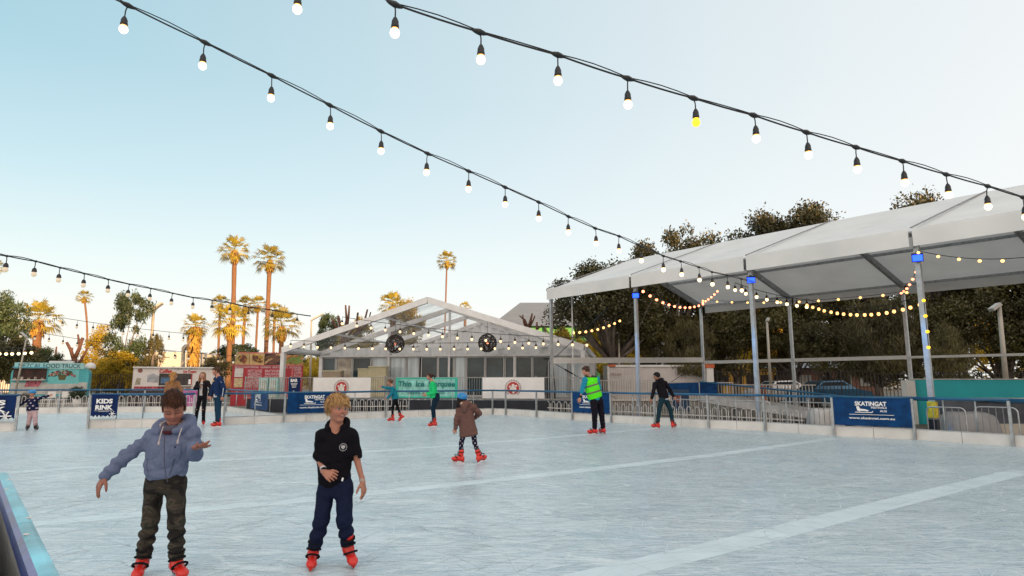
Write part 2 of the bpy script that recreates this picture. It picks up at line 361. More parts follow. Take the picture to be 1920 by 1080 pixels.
barrier(kids[1], kids[2], 'barrier panel in front of the turquoise food truck, left of its grey post', 1, 2)
barrier(kids[2], kids[3], 'barrier panel below the turquoise food truck, right of its grey post', 2, 3)
barrier(kids[3], kids[4], 'barrier panel behind the kids rink in front of the coffee trailer', 3, 4)
barrier(kids[4], back[0], 'slanting barrier panel in front of the red menu board', 4, 6)
KL = [V((-17.8, 17.4, 0)), G(30, 808), G(165, 803), G(362, 799), G(418, 797)]
barrier(KL[0], KL[1], 'kids rink barrier panel cut off by the left edge of the photo', 2, 3, endpost=True)
barrier(KL[2], KL[3], 'kids rink barrier panel behind the boy in the blue hoodie', 3, 4, endpost=True)
barrier(KL[4], back[0], 'barrier panel right of the man in the striped tracksuit', 1, 2)
barrier(back[0], back[1], 'barrier panel behind the blond boy in the black top', 2, 5)
barrier(back[1], corner[0], 'long barrier panel behind the teal and green jacketed skaters', 4, 7)
barrier(corner[0], corner[1], 'short barrier panel turning the far corner of the rink', 0, 1)
barrier(corner[1], corner[2], 'barrier panel below the right round emblem banner', 0, 2)
barrier(corner[2], right_base[0], 'barrier panel just left of the skater in the yellow vest', 0, 2)
rl = ['barrier panel behind the skater in the yellow vest', 'barrier panel between the yellow vest skater and the dark clothed skater',
      'barrier panel right behind the dark clothed skater', 'barrier panel below the orange patterned banner on the right side',
      'barrier panel left of the large blue web address banner', 'barrier panel carrying the large blue web address banner',
      'barrier panel right of the large blue web address banner', 'barrier panel at the right edge of the photo', 'barrier panel beyond the right edge', 'last barrier panel beyond the right edge']
for i in range(len(right_base) - 1):
    barrier(right_base[i], right_base[i + 1], rl[i], 2 if 4 <= i < 5 or i >= 6 else 1, 2)

# near barrier at the lower left
def near_barrier():
    a = G(5, 886, 1.05); b_ = G(93, 1080, 1.05); d = (b_ - a).normalized(); e_ = b_ + d * 1.6; n = V((d.y, -d.x, 0))    # n points to the rink side or away
    if n.x < 0: n = -n
    t = thing('rink_barrier', 'near barrier in the lower left corner with a worn pale blue top rail', 'barrier', V((a.x, a.y, 0)), 'blue railed barrier panels round the ice')
    mid = a + d * ((G(52, 979, 1.05) - a).length)
    wm = mat('worn_blue_rail', (.13, .43, .53), .28, var=.5, scale=5, bump=.12, bscale=25, spec=.6)
    wm2 = mat('worn_dark_rail', (.03, .05, .22), .3, var=.5, scale=9, bump=.1, spec=.6)
    for p, q in ((a, mid - d * .002), (mid + d * .002, e_)):
        k = MB(); w = .0185
        prof = [(-w - .012, -.06), (-w - .012, -.016), (-w, -.003), (-w + .01, 0), (w - .01, 0), (w, -.003), (w + .004, -.01), (w + .004, -.07)]
        vs = [pp + n * x + V((0, 0, z)) for pp in (p, q) for x, z in prof]; m = len(prof)
        k.add(vs, [(i, i + 1, m + i + 1, m + i) for i in range(2, m - 1)] + [tuple(range(m)), tuple(range(2 * m - 1, m - 1, -1))], 0)
        k.add(vs, [(i, i + 1, m + i + 1, m + i) for i in range(0, 2)], 1)
        k.build('top_rail', [wm, wm2], t)
    k = MB(); wood = mat('dark_wood_cladding', (.045, .03, .028), .7, var=.5, scale=12, stretch=(1, 1, .15), bump=.3)
    ang = math.atan2(d.y, d.x); L = (e_ - a).length
    for i in range(int(L / .14)):
        c = a + d * (.07 + i * .14) - n * .09; k.box((c.x, c.y, .49), (.132, .02, .98), ang)
    k.build('outer_boards', wood, t)
    k = MB(); c = a.lerp(e_, .5); k.box((c.x, c.y, .5), (L, .03, .96), ang); k.build('kickboard', kickm, t)
    k = MB(); c = a + d * 1.05 - n * .125; k.box((c.x, c.y, .84), (.07, .045, .16), ang); k.build('hinge_block', mat('rusty_red', (.16, .035, .025), .7, var=.4, scale=20), t)
    k = MB(); c = a + d * 1.2 - n * .13; k.box((c.x, c.y, .5), (.06, .05, .94), ang); k.build('post', galv, t)
    for s_, o_ in ((.3, .01), (.62, -.012), (1.35, .014), (1.62, -.01)):
        k = MB(); c = a + d * s_ + n * o_; k.lathe((c.x, c.y, 1.0503), [(0.0001, .003), (.006, .002), (.008, 0)], 10); k.build('screw_head', mat('pale_screw', (.7, .6, .55), .4, var=.1), t, smooth=True)
near_barrier()

# ================================================================== banners on barriers
def crest_skate(mb, O, xd, up, s, n):
    """little ice skate mark built from flat shapes"""
    P = lambda x, y: O + xd * (x * s) + up * (y * s) + n * .006
    mb.add([P(-1, .3), P(-.72, .34), P(-.6, .05), P(-.1, .0), P(.25, -.1), P(.3, -.2), P(-.9, -.2)][::1], [tuple(range(7))])
    mb.add([P(-1.15, -.32), P(.55, -.32), P(.62, -.27), P(.66, -.18), P(.72, -.2), P(.68, -.34), P(.58, -.4), P(-1.15, -.4)], [tuple(range(8))])
    mb.add([P(-.7, -.2), P(-.64, -.2), P(-.64, -.33), P(-.7, -.33)], [(0, 1, 2, 3)]); mb.add([P(.05, -.2), P(.11, -.2), P(.11, -.33), P(.05, -.33)], [(0, 1, 2, 3)])
def banner(p0, p1, z0, z1, m, label, name='banner', front=.09, group=None, sag=0.0):
    p0 = V(p0); p1 = V(p1); d = (p1 - p0).normalized(); n = V((d.y, -d.x, 0)); q0 = p0 + n * front; q1 = p1 + n * front
    t = thing(name, label, 'banner', V((q0.x, q0.y, z0)), group)
    b = MB(); N = 14; rr = random.Random(sum(map(ord, label)) % 1000)
    ph = rr.random() * 6
    top = []; bot = []
    for i in range(N + 1):
        f = i / N; q = q0.lerp(q1, f); w = .004 * math.sin(ph + 9 * f) + .002 * math.sin(21 * f + ph)
        top.append(V((q.x, q.y, z1 - sag * 4 * f * (1 - f)))); bot.append(V((q.x, q.y, z0)) + n * w)
    for i in range(N):
        mids0 = top[i].lerp(bot[i], .5) + n * .0015 * math.sin(2.3 * i + ph); mids1 = top[i + 1].lerp(bot[i + 1], .5) + n * .0015 * math.sin(2.3 * (i + 1) + ph)
        b.quad(bot[i], bot[i + 1], mids1, mids0); b.quad(mids0, mids1, top[i + 1], top[i])
    c = b.build('cloth', m, t, weld=True)
    so = c.modifiers.new('solid', 'SOLIDIFY'); so.thickness = .004
    t['_o'] = 0
    return t, q0, q1, d, n
def skatingat(p0, p1, z0, z1, label):
    t, q0, q1, d, n = banner(p0, p1, z0, z1, navy, label); Lw = (q1 - q0).length; H = z1 - z0; up = V((0, 0, 1)); del t['_o']
    c = q0.lerp(q1, .5); c.z = 0; k = min(1, Lw / 1.9)
    o = lambda x, z: c + d * x * k + V((0, 0, z0 + H * z)) + n * .03
    mb = text_mesh('SKATINGAT', .125 * k, '', None, 'raw', o(0, .80), d, up, wmax=.78 * k, bold=.035)
    for tx, hx, x, z, wm in (('FESTIVALS', .055, .2, .665, .38), ('AUS', .055, .30, .545, .17), ('www.skatingat.com.au', .085, 0, .27, 1.12)):
        q = text_mesh(tx, hx * k, '', None, 'raw', o(x, z), d, up, wmax=wm * k, bold=.02); mb.add(q.v, q.f)
    crest_skate(mb, o(-.12, .60), d, up, .24 * k, n * .2)
    mb.add([o(-.55, .40), o(.55, .40), o(.55, .415), o(-.55, .415)], [(0, 1, 2, 3)])
    mb.build('lettering', textw, t)
def kidsrink(p0, p1, z0, z1, label):
    t, q0, q1, d, n = banner(p0, p1, z0, z1, mat('deep_navy_vinyl', (.003, .018, .085), .5, var=.3, scale=5, spec=.12), label); Lw = (q1 - q0).length; H = z1 - z0; up = V((0, 0, 1)); del t['_o']
    c = q0.lerp(q1, .5); c.z = 0; o = lambda x, z: c + d * x * Lw + V((0, 0, z0 + H * z)) + n * .03
    mb = text_mesh('KIDS', H * .2, '', None, 'raw', o(0, .72), d, up, wmax=Lw * .62, bold=.045)
    for tx, hx, z, wm in (('RINK', H * .2, .46, .66), ):
        q = text_mesh(tx, hx, '', None, 'raw', o(0, z), d, up, wmax=Lw * wm, bold=.045); mb.add(q.v, q.f)
    mb.add([o(-.36, .315), o(.36, .315), o(.36, .325), o(-.36, .325)], [(0, 1, 2, 3)])
    mb.add([o(-.2, .28), o(.2, .28), o(.2, .29), o(-.2, .29)], [(0, 1, 2, 3)])
    for k in range(3):                                     # snowflake
        a = k * math.pi / 3; dx, dz = math.cos(a), math.sin(a); s = .12; w = .013
        c2 = o(.33, .19); r_ = d * dx * Lw * s + up * dz * Lw * s; q = (d * -dz + up * dx) * Lw * w
        mb.add([c2 - r_ - q, c2 + r_ - q, c2 + r_ + q, c2 - r_ + q], [(0, 1, 2, 3)])
    mb.build('lettering', textw, t)
    mb = MB(); r = random.Random(5); xs = [-.5 + i / 24 for i in range(25)]      # snow drift at the foot
    for i in range(24):
        h0 = .10 + .035 * math.sin(i * 1.7) + .02 * math.sin(i * 4.1); h1 = .10 + .035 * math.sin((i + 1) * 1.7) + .02 * math.sin((i + 1) * 4.1)
        mb.add([o(xs[i], .005), o(xs[i + 1], .005), o(xs[i + 1], h1), o(xs[i], h0)], [(0, 1, 2, 3)])
    mb.build('snow_print', mat('snow_print', (.5, .58, .62), .5, var=.15, scale=14), t)
rb = right_base
skatingat(rb[5].lerp(rb[6], .02), rb[5].lerp(rb[6], .975), .30, 1.02, 'large blue banner with skate mark and web address, nearest on the right side')
skatingat(rb[0].lerp(rb[1], .03), rb[0].lerp(rb[1], .98), .30, 1.02, 'blue skate banner half hidden behind the skater in the yellow vest')
skatingat(back[0].lerp(back[1], .02), back[0].lerp(back[1], .50), .30, 1.02, 'blue banner with skate mark and web address behind the blond boy')
p_, q_ = kids[4], back[0]
skatingat(p_.lerp(q_, .52), p_.lerp(q_, .80), .34, 1.0, 'small blue skate banner hanging on the slanting barrier below the red menu board')
kidsrink(KL[2] + V((.05, .02, 0)), KL[2].lerp(KL[3], .262), .30, 1.04, 'navy banner reading kids rink, behind the boy in the blue hoodie')
kidsrink(KL[1].lerp(KL[0], .40), KL[1].lerp(KL[0], .015), .30, 1.04, 'navy banner reading kids rink, cut off by the left edge')

# ================================================================== bow top garden fences
def bow_fence(p0, p1, label, h=.5, z=.0, group='low white bow topped fence panels'):
    p0 = V(p0); p1 = V(p1); d = p1 - p0; L = d.length; d = d / L
    t = thing('bow_top_fence', label, 'fence', p0, group)
    for zz in (.09, h * .52): k = MB(); k.beam(p0 + V((0, 0, z + zz)), p1 + V((0, 0, z + zz)), .02, .03); k.build('rail', whitep, t)
    n = max(2, int(L / .30)); w = L / n; b = MB()
    for i in range(n):
        x0 = i * w + w * .12; x1 = i * w + w * .62; r = (x1 - x0) / 2; cx = (x0 + x1) / 2
        pts = [p0 + d * x0 + V((0, 0, z + .02))] + [p0 + d * (cx - r * math.cos(a)) + V((0, 0, z + h - r + r * math.sin(a))) for a in [math.pi * j / 6 for j in range(7)]] + [p0 + d * x1 + V((0, 0, z + .02))]
        b.tube(pts, .012, 5, cap=False); q = p0 + d * (i * w + w * .87)
        b.tube([q + V((0, 0, z + .02)), q + V((0, 0, z + h * .86))], .012, 5)
    b.build('bow_bars', whitep, t, smooth=True); return t
def fence_line(pa, pb, n, lab, h, z=0, **k):
    pa = V(pa); pb = V(pb)
    for i in range(n): bow_fence(pa.lerp(pb, i / n), pa.lerp(pb, (i + 1) / n - .02 / n), lab % ordn[i], h, z, **k)
fence_line((-9.3, 27.6, 0), (-.6, 28.6, 0), 4, '%s white bow top fence panel from the left, before the marquee deck', .62)
fence_line((.6, 28.2, 0), (5.3, 22.6, 0), 3, '%s white bow top fence panel beyond the corner, counted from the marquee', .58)
fence_line((5.6, 22.2, 0), (8.7, 18.6, 0), 2, '%s white bow top fence panel beyond the right barrier, counted from the dark skater', .58)
fence_line((-26, 29.7, 0), (-14.2, 31.2, 0), 5, '%s white bow top fence panel from the left, behind the kids rink', .72)

# ================================================================== gable marquee with clear roof
E_ = 3.05
FL = G(530, 655, E_); FR = G(1095, 650, E_); wv = (FR - FL); wv.z = 0; TW = wv.length; wd = wv / TW; dp = V((-wd.y, wd.x, 0))
AP = 5.50; BAY = 4.2
DZ = .58
clearm = bpy.data.materials.new('clear_roof_pvc'); clearm.use_nodes = True
def clear_setup(m, fac, col):
    t = m.node_tree; b = t.nodes['Principled BSDF']; b.inputs['Roughness'].default_value = .12; b.inputs['Base Color'].default_value = (*col, 1)
    tr = nn(t, 'ShaderNodeBsdfTransparent'); tr.inputs[0].default_value = (.95, .96, .97, 1); ms = nn(t, 'ShaderNodeMixShader')
    tcn = nn(t, 'ShaderNodeTexCoord'); n = nn(t, 'ShaderNodeTexNoise'); n.inputs['Scale'].default_value = .9; n.inputs['Detail'].default_value = 4
    mr = nn(t, 'ShaderNodeMapRange'); mr.inputs[1].default_value = .35; mr.inputs[2].default_value = .65; mr.inputs[3].default_value = fac - .14; mr.inputs[4].default_value = fac + .14
    t.links.new(tcn.outputs['Object'], n.inputs['Vector']); t.links.new(n.outputs['Fac'], mr.inputs[0]); t.links.new(mr.outputs[0], ms.inputs[0])
    t.links.new(tr.outputs[0], ms.inputs[1]); t.links.new(b.outputs[0], ms.inputs[2]); t.links.new(ms.outputs[0], t.nodes['Material Output'].inputs[0])
clear_setup(clearm, .34, (.5, .5, .51))
tentw = mat('white_tent_pvc', (.74, .735, .73), .5, var=.05, scale=1.2, bump=.15, bscale=2.5, trans=.28)
tentframe = mat('tent_frame', (.60, .60, .60), .45, .1, var=.1, scale=3)
def TP(a, b, z): return FL + wd * (a * TW) + dp * (b * BAY) + V((0, 0, z - E_))      # a 0..1 across, b bays back
def roofz(a): return E_ + (AP - E_) * (1 - abs(2 * a - 1))
tent = thing('gable_marquee', 'clear roofed white gable marquee with glass front wall behind the rink', 'marquee', TP(.5, 0, 0))
dk = MB(); dk.slab([TP(-.02, -.55, 0), TP(1.03, -.55, 0), TP(1.03, 5, 0), TP(-.02, 5, 0)], DZ, (0, 0, 1)); o = dk.build('deck', mat('grey_deck', (.2, .2, .2), .7, var=.2, scale=2)); tag(o, kind='structure')
for fi in range(5):
    rf = MB()
    w_, h_ = (.14, .26) if fi else (.18, .30)
    rf.beam(TP(0, fi, E_ - .05), TP(.5, fi, AP - .05), w_, h_); rf.beam(TP(.5, fi, AP - .05), TP(1, fi, E_ - .05), w_, h_)
    rf.build('rafter', tentframe if fi else mat('front_valance', (.72, .71, .70), .5, var=.07), tent)
    for a in (0.004, .996):
        k = MB(); q = TP(a, fi, 0); k.box((q.x, q.y, (DZ + E_) / 2 - .1), (.2, .22, E_ - DZ - .2), math.atan2(wd.y, wd.x)); k.build('leg', tentframe, tent)
for b in range(4):
    for sgn, (a0, a1) in enumerate(((0, .5), (.5, 1))):
        if b < 3: m = clearm
        else: m = tentw
        k = MB(); seg = 6
        for i in range(seg):
            for j in range(4):
                u0, u1 = a0 + (a1 - a0) * i / seg, a0 + (a1 - a0) * (i + 1) / seg; v0, v1 = b + j / 4, b + (j + 1) / 4
                sg = lambda v: .07 * math.sin(math.pi * (v - b))
                k.quad(TP(u0, v0, roofz(u0) + .09 - sg(v0)), TP(u1, v0, roofz(u1) + .09 - sg(v0)), TP(u1, v1, roofz(u1) + .09 - sg(v1)), TP(u0, v1, roofz(u0) + .09 - sg(v1)))
        k.build('roof_sheet', m, tent, smooth=True)
    for a in (.0, .17, .34, .5, .66, .83, 1.0):
        k = MB(); k.beam(TP(a, b + .02, roofz(a) - .06), TP(a, b + .98, roofz(a) - .06), .07, .09); k.build('purlin', tentframe, tent)
# gutter valance on the left side, eave drops
for a in (-.004, 1.004):
    k = MB(); k.beam(TP(a, 0, E_ - .04), TP(a, 4, E_ - .04), .05, .3); k.build('side_valance', tentw, tent)
# second frame: header band, gable posts, glass wall
k = MB()
N = 60
for i in range(N):
    a0 = .01 + .98 * i / N; a1 = .01 + .98 * (i + 1) / N; q = .025 * math.sin(i * 2.1); q1 = .025 * math.sin((i + 1) * 2.1)
    zt = lambda a: min(roofz(a) - .15, E_ + .26)
    k.quad(TP(a0, 1.0 + q, 2.86), TP(a1, 1.0 + q1, 2.86), TP(a1, 1.0 + q1, zt(a1)), TP(a0, 1.0 + q, zt(a0)))
k.build('header_band', tentw, tent, smooth=True)
k = MB(); k.beam(TP(0, .97, 2.84), TP(1, .97, 2.84), .1, .1); k.build('header_beam', tentframe, tent)
for a in (.27, .5, .74):
    k = MB(); k.beam(TP(a, .985, DZ), TP(a, .985, roofz(a) - .2), .17, .12); k.build('gable_post', tentframe, tent)
gcur = mat('curtained_glass', (.46, .53, .57), .12, var=.25, scale=1.5, stretch=(3, 3, .3)); gdark = mat('dark_glass', (.03, .055, .065), .06, var=.5, scale=1.0, spec=.35)
gwarm = mat('storeroom_glass', (.38, .33, .27), .12, var=.5, scale=2.0)
wins = [(.01, .06, gdark), (.065, .125, gwarm), (.13, .20, gdark), (.205, .265, gcur), (.275, .335, gcur), (.34, .385, gcur), (.395, .455, gdark), (.46, .515, gdark), (.52, .56, gcur), (.565, .63, gdark), (.635, .70, gdark), (.705, .735, gdark), (.745, .80, gdark), (.805, .86, gdark), (.865, .93, gcur), (.935, .99, gcur)]
for i, (a0, a1, m) in enumerate(wins):
    f = MB(); q = math.atan2(wd.y, wd.x)
    for aa in (a0, a1): f.beam(TP(aa, 1.0, DZ), TP(aa, 1.0, 2.8), .07, .05)
    for zz in (DZ + .04, 2.76): f.beam(TP(a0 + .002, 1.0, zz), TP(a1 - .002, 1.0, zz), .045, .08)
    fo = f.build('window', mat('white_frame', (.5, .5, .5), .4, var=.05), tent)
    g = MB(); g.slab([TP(a0 + .003, 1.0, DZ + .08), TP(a1 - .003, 1.0, DZ + .08), TP(a1 - .003, 1.0, 2.72), TP(a0 + .003, 1.0, 2.72)], .012, dp); g.build('pane', m, fo)
# third frame: white gable cloth with folds
k = MB(); N = 90
for i in range(N):
    a0 = .005 + .99 * i / N; a1 = .005 + .99 * (i + 1) / N; q = .02 * math.sin(i * 1.9); q1 = .02 * math.sin((i + 1) * 1.9)
    k.quad(TP(a0, 3 + q, E_ - .1), TP(a1, 3 + q1, E_ - .1), TP(a1, 3 + q1, roofz(a1) - .03), TP(a0, 3 + q, roofz(a0) - .03))
k.build('gable_cloth', mat('gable_cloth', (.70, .70, .705), .7, var=.06, scale=1.5, bump=.2, bscale=3), tent, smooth=True)
for a in (0, 1):
    k = MB(); k.quad(TP(a, 1.02, DZ), TP(a, 4, DZ), TP(a, 4, E_), TP(a, 1.02, E_)); k.build('side_wall', tentw, tent)
k = MB(); k.slab([TP(0, 1.9, DZ), TP(1, 1.9, DZ), TP(1, 1.9, 2.85), TP(0, 1.9, 2.85)], .02, dp); k.build('inner_wall', mat('inner_wall', (.06, .06, .06), .8, var=.4, scale=.8), tent)
k = MB(); k.slab([TP(0, 1.03, 2.86), TP(1, 1.03, 2.86), TP(1, 2.98, 2.86), TP(0, 2.98, 2.86)], .02, (0, 0, 1)); k.build('ceiling_lining', tentw, tent)

# pendant globes and cone lamps
wick = mat('black_wicker', (.035, .024, .02), .8, var=.4)
def globe(u, v, b, label):
    f = 1.2 / 1; Y = TP(.5, b, 0).y; c = W(u, v, Y); t = thing('pendant_globe', label, 'pendant lamp', c, 'black wicker pendant globes'); r = .49
    k = MB(); rr = random.Random(int(u))
    for i in range(46):                                   # woven hoops
        ax = V((rr.gauss(0, 1), rr.gauss(0, 1), rr.gauss(0, 1))).normalized(); a = ax.orthogonal().normalized(); bb = ax.cross(a); o_ = rr.uniform(-.75, .75) * r; q = math.sqrt(r * r - o_ * o_)
        k.tube([c + ax * o_ + (a * math.cos(s) + bb * math.sin(s)) * q for s in [2 * math.pi * j / 18 for j in range(19)]], .011, 4, cap=False)
    k.build('woven_shade', wick, t)
    k = MB(); k.tube([c + V((0, 0, r)), c + V((0, 0, r + .9))], .008, 5); k.build('cord', black, t)
    k = MB(); k.lathe(c, [(.001, -.06), (.05, -.03), (.05, .03), (.001, .06)], 10); k.build('bulb', bulbred, t, smooth=True)
globe(741, 645, .5, 'black woven globe lamp hanging left of the marquee centre')
globe(914, 643, .5, 'black woven globe lamp hanging right of the marquee centre')
for i, (u, v) in enumerate(((782, 656), (860, 653), (940, 652), (1020, 649))):
    c = W(u, v, TP(.5, .8, 0).y); t = thing('cone_lamp', ordn[i] + ' white cone shaded lamp from the left under the marquee header', 'pendant lamp', c, 'white cone lamps under the marquee')
    k = MB(); k.lathe(c, [(.20, -.09), (.205, -.085), (.04, .08), (.02, .13)], 16); k.build('lamp_shade', whitep, t, smooth=True)
    k = MB(); k.tube([c + V((0, 0, .13)), c + V((0, 0, .55))], .008, 5); k.build('cord', black, t)
# patio heater
c = TP(.885, .35, DZ); t = thing('patio_heater', 'black pyramid patio heater standing at the marquee glass wall', 'heater', c)
k = MB(); k.box(c + V((0, 0, .2)), (.5, .5, .4)); k.build('gas_housing', blackm, t)
for sx_ in (-1, 1):
    for sy_ in (-1, 1):
        k = MB(); k.beam(c + V((sx_ * .24, sy_ * .24, .4)), c + V((sx_ * .12, sy_ * .12, 1.9)), .03, .03); k.build('frame_leg', blackm, t)
k = MB(); k.lathe(c, [(.06, .4), (.06, 1.85)], 10); k.build('glass_tube', gdark, t); k = MB(); k.box(c + V((0, 0, 1.96)), (.62, .62, .07)); k.build('reflector_hood', blackm, t)
# crates / stacked seating on the deck
cream = mat('cream_plastic', (.50, .46, .30), .5, var=.15)
for i, (a, w, h, lb) in enumerate(((.215, .75, 1.5, 'cream ribbed storage tub on the deck, left of the tall one'), (.262, .95, 1.62, 'tall cream ribbed storage tub on the deck beside the white fence banner'), (.09, 1.0, 1.4, 'wide tan box on the deck at the left end of the glass wall'))):
    c = TP(a, .72, DZ); t = thing('storage_tub', lb, 'box', c); k = MB(); k.box(c + V((0, 0, h / 2 - .02)), (w, .7, h - .06)); 
    for j in range(7): k.box(c + V((-w / 2 + w * (j + .5) / 7, -.36, h / 2)), (.05, .03, h - .1))
    k.build('tub', cream if i < 2 else mat('tan_board', (.38, .30, .22), .7), t); k = MB(); k.box(c + V((0, 0, h)), (w + .06, .76, .07)); k.build('lid', cream, t)

# deck edge: vertical bar fence + skirt
SK = mat('dark_skirt', (.018, .022, .032), .8, var=.3, scale=2, bump=.3, bscale=3)
fa, fb = TP(-.04, -.5, 0), TP(1.02, -.5, 0)
k = MB(); k.slab([TP(-.02, -.56, -.01), TP(1.03, -.56, -.01), TP(1.03, -.56, DZ + .02), TP(-.02, -.56, DZ + .02)], .02, -dp); o = k.build('deck_skirt', SK); tag(o, 'dark cloth skirt hung along the front edge of the marquee deck', 'skirt')
def bar_fence(p0, p1, z0, h, label, group, m=alu, sp=.11, name='bar_fence', r=.012):
    p0 = V(p0); p1 = V(p1); p0.z = p1.z = 0; d = p1 - p0; L = d.length; d = d / L; t = thing(name, label, 'fence', p0 + V((0, 0, z0)), group)
    for zz in (.08, h - .03): k = MB(); k.beam(p0 + V((0, 0, z0 + zz)), p1 + V((0, 0, z0 + zz)), .03, .035); k.build('rail', m, t)
    k = MB(); n = int(L / sp)
    for i in range(1, n): q = p0 + d * (L * i / n); k.beam(q + V((0, 0, z0 + .1)), q + V((0, 0, z0 + h - .05)), r * 1.6, r * 1.6)
    k.build('bars', m, t); k = MB(); k.beam(p0 + V((0, 0, z0)), p0 + V((0, 0, z0 + h + .04)), .05, .05); k.build('post', m, t); return t
grey_al = mat('grey_bar', (.26, .25, .24), .5, .3, var=.2)
fpts = [fa.lerp(fb, i / 7) for i in range(8)]
for i in range(7): bar_fence(fpts[i], fpts[i + 1], DZ, 1.05, ordn[i] + ' grey bar fence panel from the left along the marquee deck', 'grey bar fence along the marquee deck', grey_al)
f2 = [V((3.9, 27.8, 0)), V((6.2, 26.0, 0)), V((8.6, 24.2, 0)), V((11.0, 22.5, 0))]
for i in range(3): bar_fence(f2[i], f2[i + 1], .0, 1.5 - .08 * i, ordn[i] + ' tall bar fence panel beyond the yellow vest skater', 'tall grey bar fence before the container', mat('pale_bar', (.40, .37, .34), .5, .2, var=.2), r=.016)
# fence banners
def deckpt(u): 
    # point of the deck-fence line seen at column u
    d = ray(u, 725); a, b = fa.xy, (fb - fa).xy; det = d.x * -b.y + d.y * b.x; s = (a.x * -b.y + a.y * b.x) / det; t_ = V((d.x * s, d.y * s, 0)); return t_
def emblem_banner(u0, u1, label):
    t, q0, q1, d, n = banner(deckpt(u0), deckpt(u1), .68, 1.60, whitev, label, front=.06); del t['_o']
    c = q0.lerp(q1, .5); c.z = 1.14; up = V((0, 0, 1)); P = lambda x, z: c + d * x + up * z + n * .03
    k = MB(); N = 24; R0, R1 = .27, .335
    k.add([P(R0 * math.cos(2 * math.pi * i / N), R0 * math.sin(2 * math.pi * i / N)) for i in range(N)], [tuple(range(N))]); k.build('emblem_disc', mat('emblem_red', (.42, .03, .03), .5), t)
    k = MB(); r = random.Random(3)
    P2 = lambda x, z: c + d * x + up * z + n * .036
    # pale figure-like blot inside the disc
    for cx, cz, rx, rz in ((0, .09, .07, .09), (-.05, -.05, .10, .09), (.09, -.06, .06, .12), (.02, -.17, .05, .08), (-.14, .06, .05, .04), (.14, .09, .05, .04)):
        k.add([P2(cx + rx * math.cos(2 * math.pi * i / 12), cz + rz * math.sin(2 * math.pi * i / 12)) for i in range(12)], [tuple(range(12))])
    k.build('emblem_figure', mat('emblem_white', (.72, .68, .64), .5), t)
    k = MB(); 
    for i in range(26):                                    # ring of tiny lettering
        a = 2 * math.pi * i / 26 + .1
        if 4.2 < a < 5.2: continue
        q = P(.34 * math.cos(a), .34 * math.sin(a)); tx = d * -math.sin(a) + up * math.cos(a); ty = d * math.cos(a) + up * math.sin(a)
        k.add([q - tx * .02 - ty * .028, q + tx * .02 - ty * .028, q + tx * .02 + ty * .028, q - tx * .02 + ty * .028], [(0, 1, 2, 3)])
    k.build('emblem_lettering', mat('emblem_print', (.26, .12, .10), .5), t)
emblem_banner(588, 696, 'white banner with round red emblem on the deck fence, behind the blond boy')
emblem_banner(905, 1021, 'white banner with round red emblem on the deck fence, above the helmeted girl')
t, q0, q1, d, n = banner(deckpt(744), deckpt(859), .68, 1.60, mat('pale_teal_vinyl', (.22, .55, .50), .5, var=.35, scale=5), 'teal banner naming the thin ice marquee, on the deck fence'); del t['_o']
c = q0.lerp(q1, .5); up = V((0, 0, 1)); Lw = (q1 - q0).length
k = text_mesh('Thin  Ice  Marquee', .34, '', None, 'raw', V((c.x, c.y, 1.28)) + n * .04, d, up, wmax=Lw * .92, bold=.03, shear=.1)
q = text_mesh('DRINKS  &  light  FOOD', .12, '', None, 'raw', V((c.x, c.y, .90)) + n * .04, d, up, wmax=Lw * .6, bold=.02); k.add(q.v, q.f); k.build('lettering', tealdark, t)
k = MB()
for z0_, z1_ in ((.69, .75), (1.54, 1.59)): k.quad(*[V((p.x, p.y, z)) + n * .03 for p, z in ((q0, z0_), (q1, z0_), (q1, z1_), (q0, z1_))])
for p, s_ in ((q0, 1), (q1, -1)): k.quad(*[V((p.x, p.y, z)) + d * s_ * x + n * .031 for x, z in ((0, .7), (.12, .7), (.12, 1.58), (0, 1.58))])
k.build('border_print', mat('teal_border', (.02, .45, .34), .5, var=.2), t)
t, q0, q1, d, n = banner(deckpt(543), deckpt(564.5), .85, 1.6, mat('deep_navy_vinyl', (0, 0, 0)), 'small navy sign reading bar hanging on the deck fence'); del t['_o']
c = q0.lerp(q1, .5); k = text_mesh('BAR', .15, '', None, 'raw', V((c.x, c.y, 1.47)) + n * .04, d, up, wmax=.36, bold=.04)
for i in range(4): k.box(V((c.x, c.y, 1.33 - i * .06)) + n * .035, (.34 - .05 * i, .002, .02), math.atan2(d.y, d.x))
for i in range(3):
    a = i * math.pi / 3; k.beam(V((c.x, c.y, .95)) + n * .035 - (d * math.cos(a) + up * math.sin(a)) * .07, V((c.x, c.y, .95)) + n * .035 + (d * math.cos(a) + up * math.sin(a)) * .07, .004, .02, up=n)
k.build('lettering', textw, t)
# ================================================================== big white marquee on the right
EM = 5.5; F0 = G(1033, 546, EM); bayv = V((3.10, -3.76, 0)); depv = V((8.46, 5.34, 0))
def MP(i, f, z): q = F0 + bayv * i + depv * f; return V((q.x, q.y, z))
def zat(x, y, v):           # height that lands on photo row v
    t = math.tan(math.atan((CV - v) / FPX) + TH); return EYE + t * math.hypot(x, y) * 0 + EYE * 0 + (y * (st + (CV - v) / FPX * ct) / (ct - (CV - v) / FPX * st))
rz = [zat(*MP(i, .5, 0).xy, v) for i, v in ((0, 488), (1, 459), (2, 420), (3, 370))]
RZ = sum(rz) / 4
print('ridge', rz, 'front poles', [tuple(MP(i, 0, 0)) for i in range(4)])
bigm = thing('open_marquee', 'long open sided white marquee with grey legs on the right', 'marquee', MP(1.5, .5, 0))
mroof = mat('marquee_pvc', (.82, .81, .795), .45, var=.07, scale=.8, bump=.25, bscale=1.6, trans=.22, stretch=(1, 1, 1))
def mz(f): return EM + (RZ - EM) * (1 - abs(2 * f - 1))
NB = 5
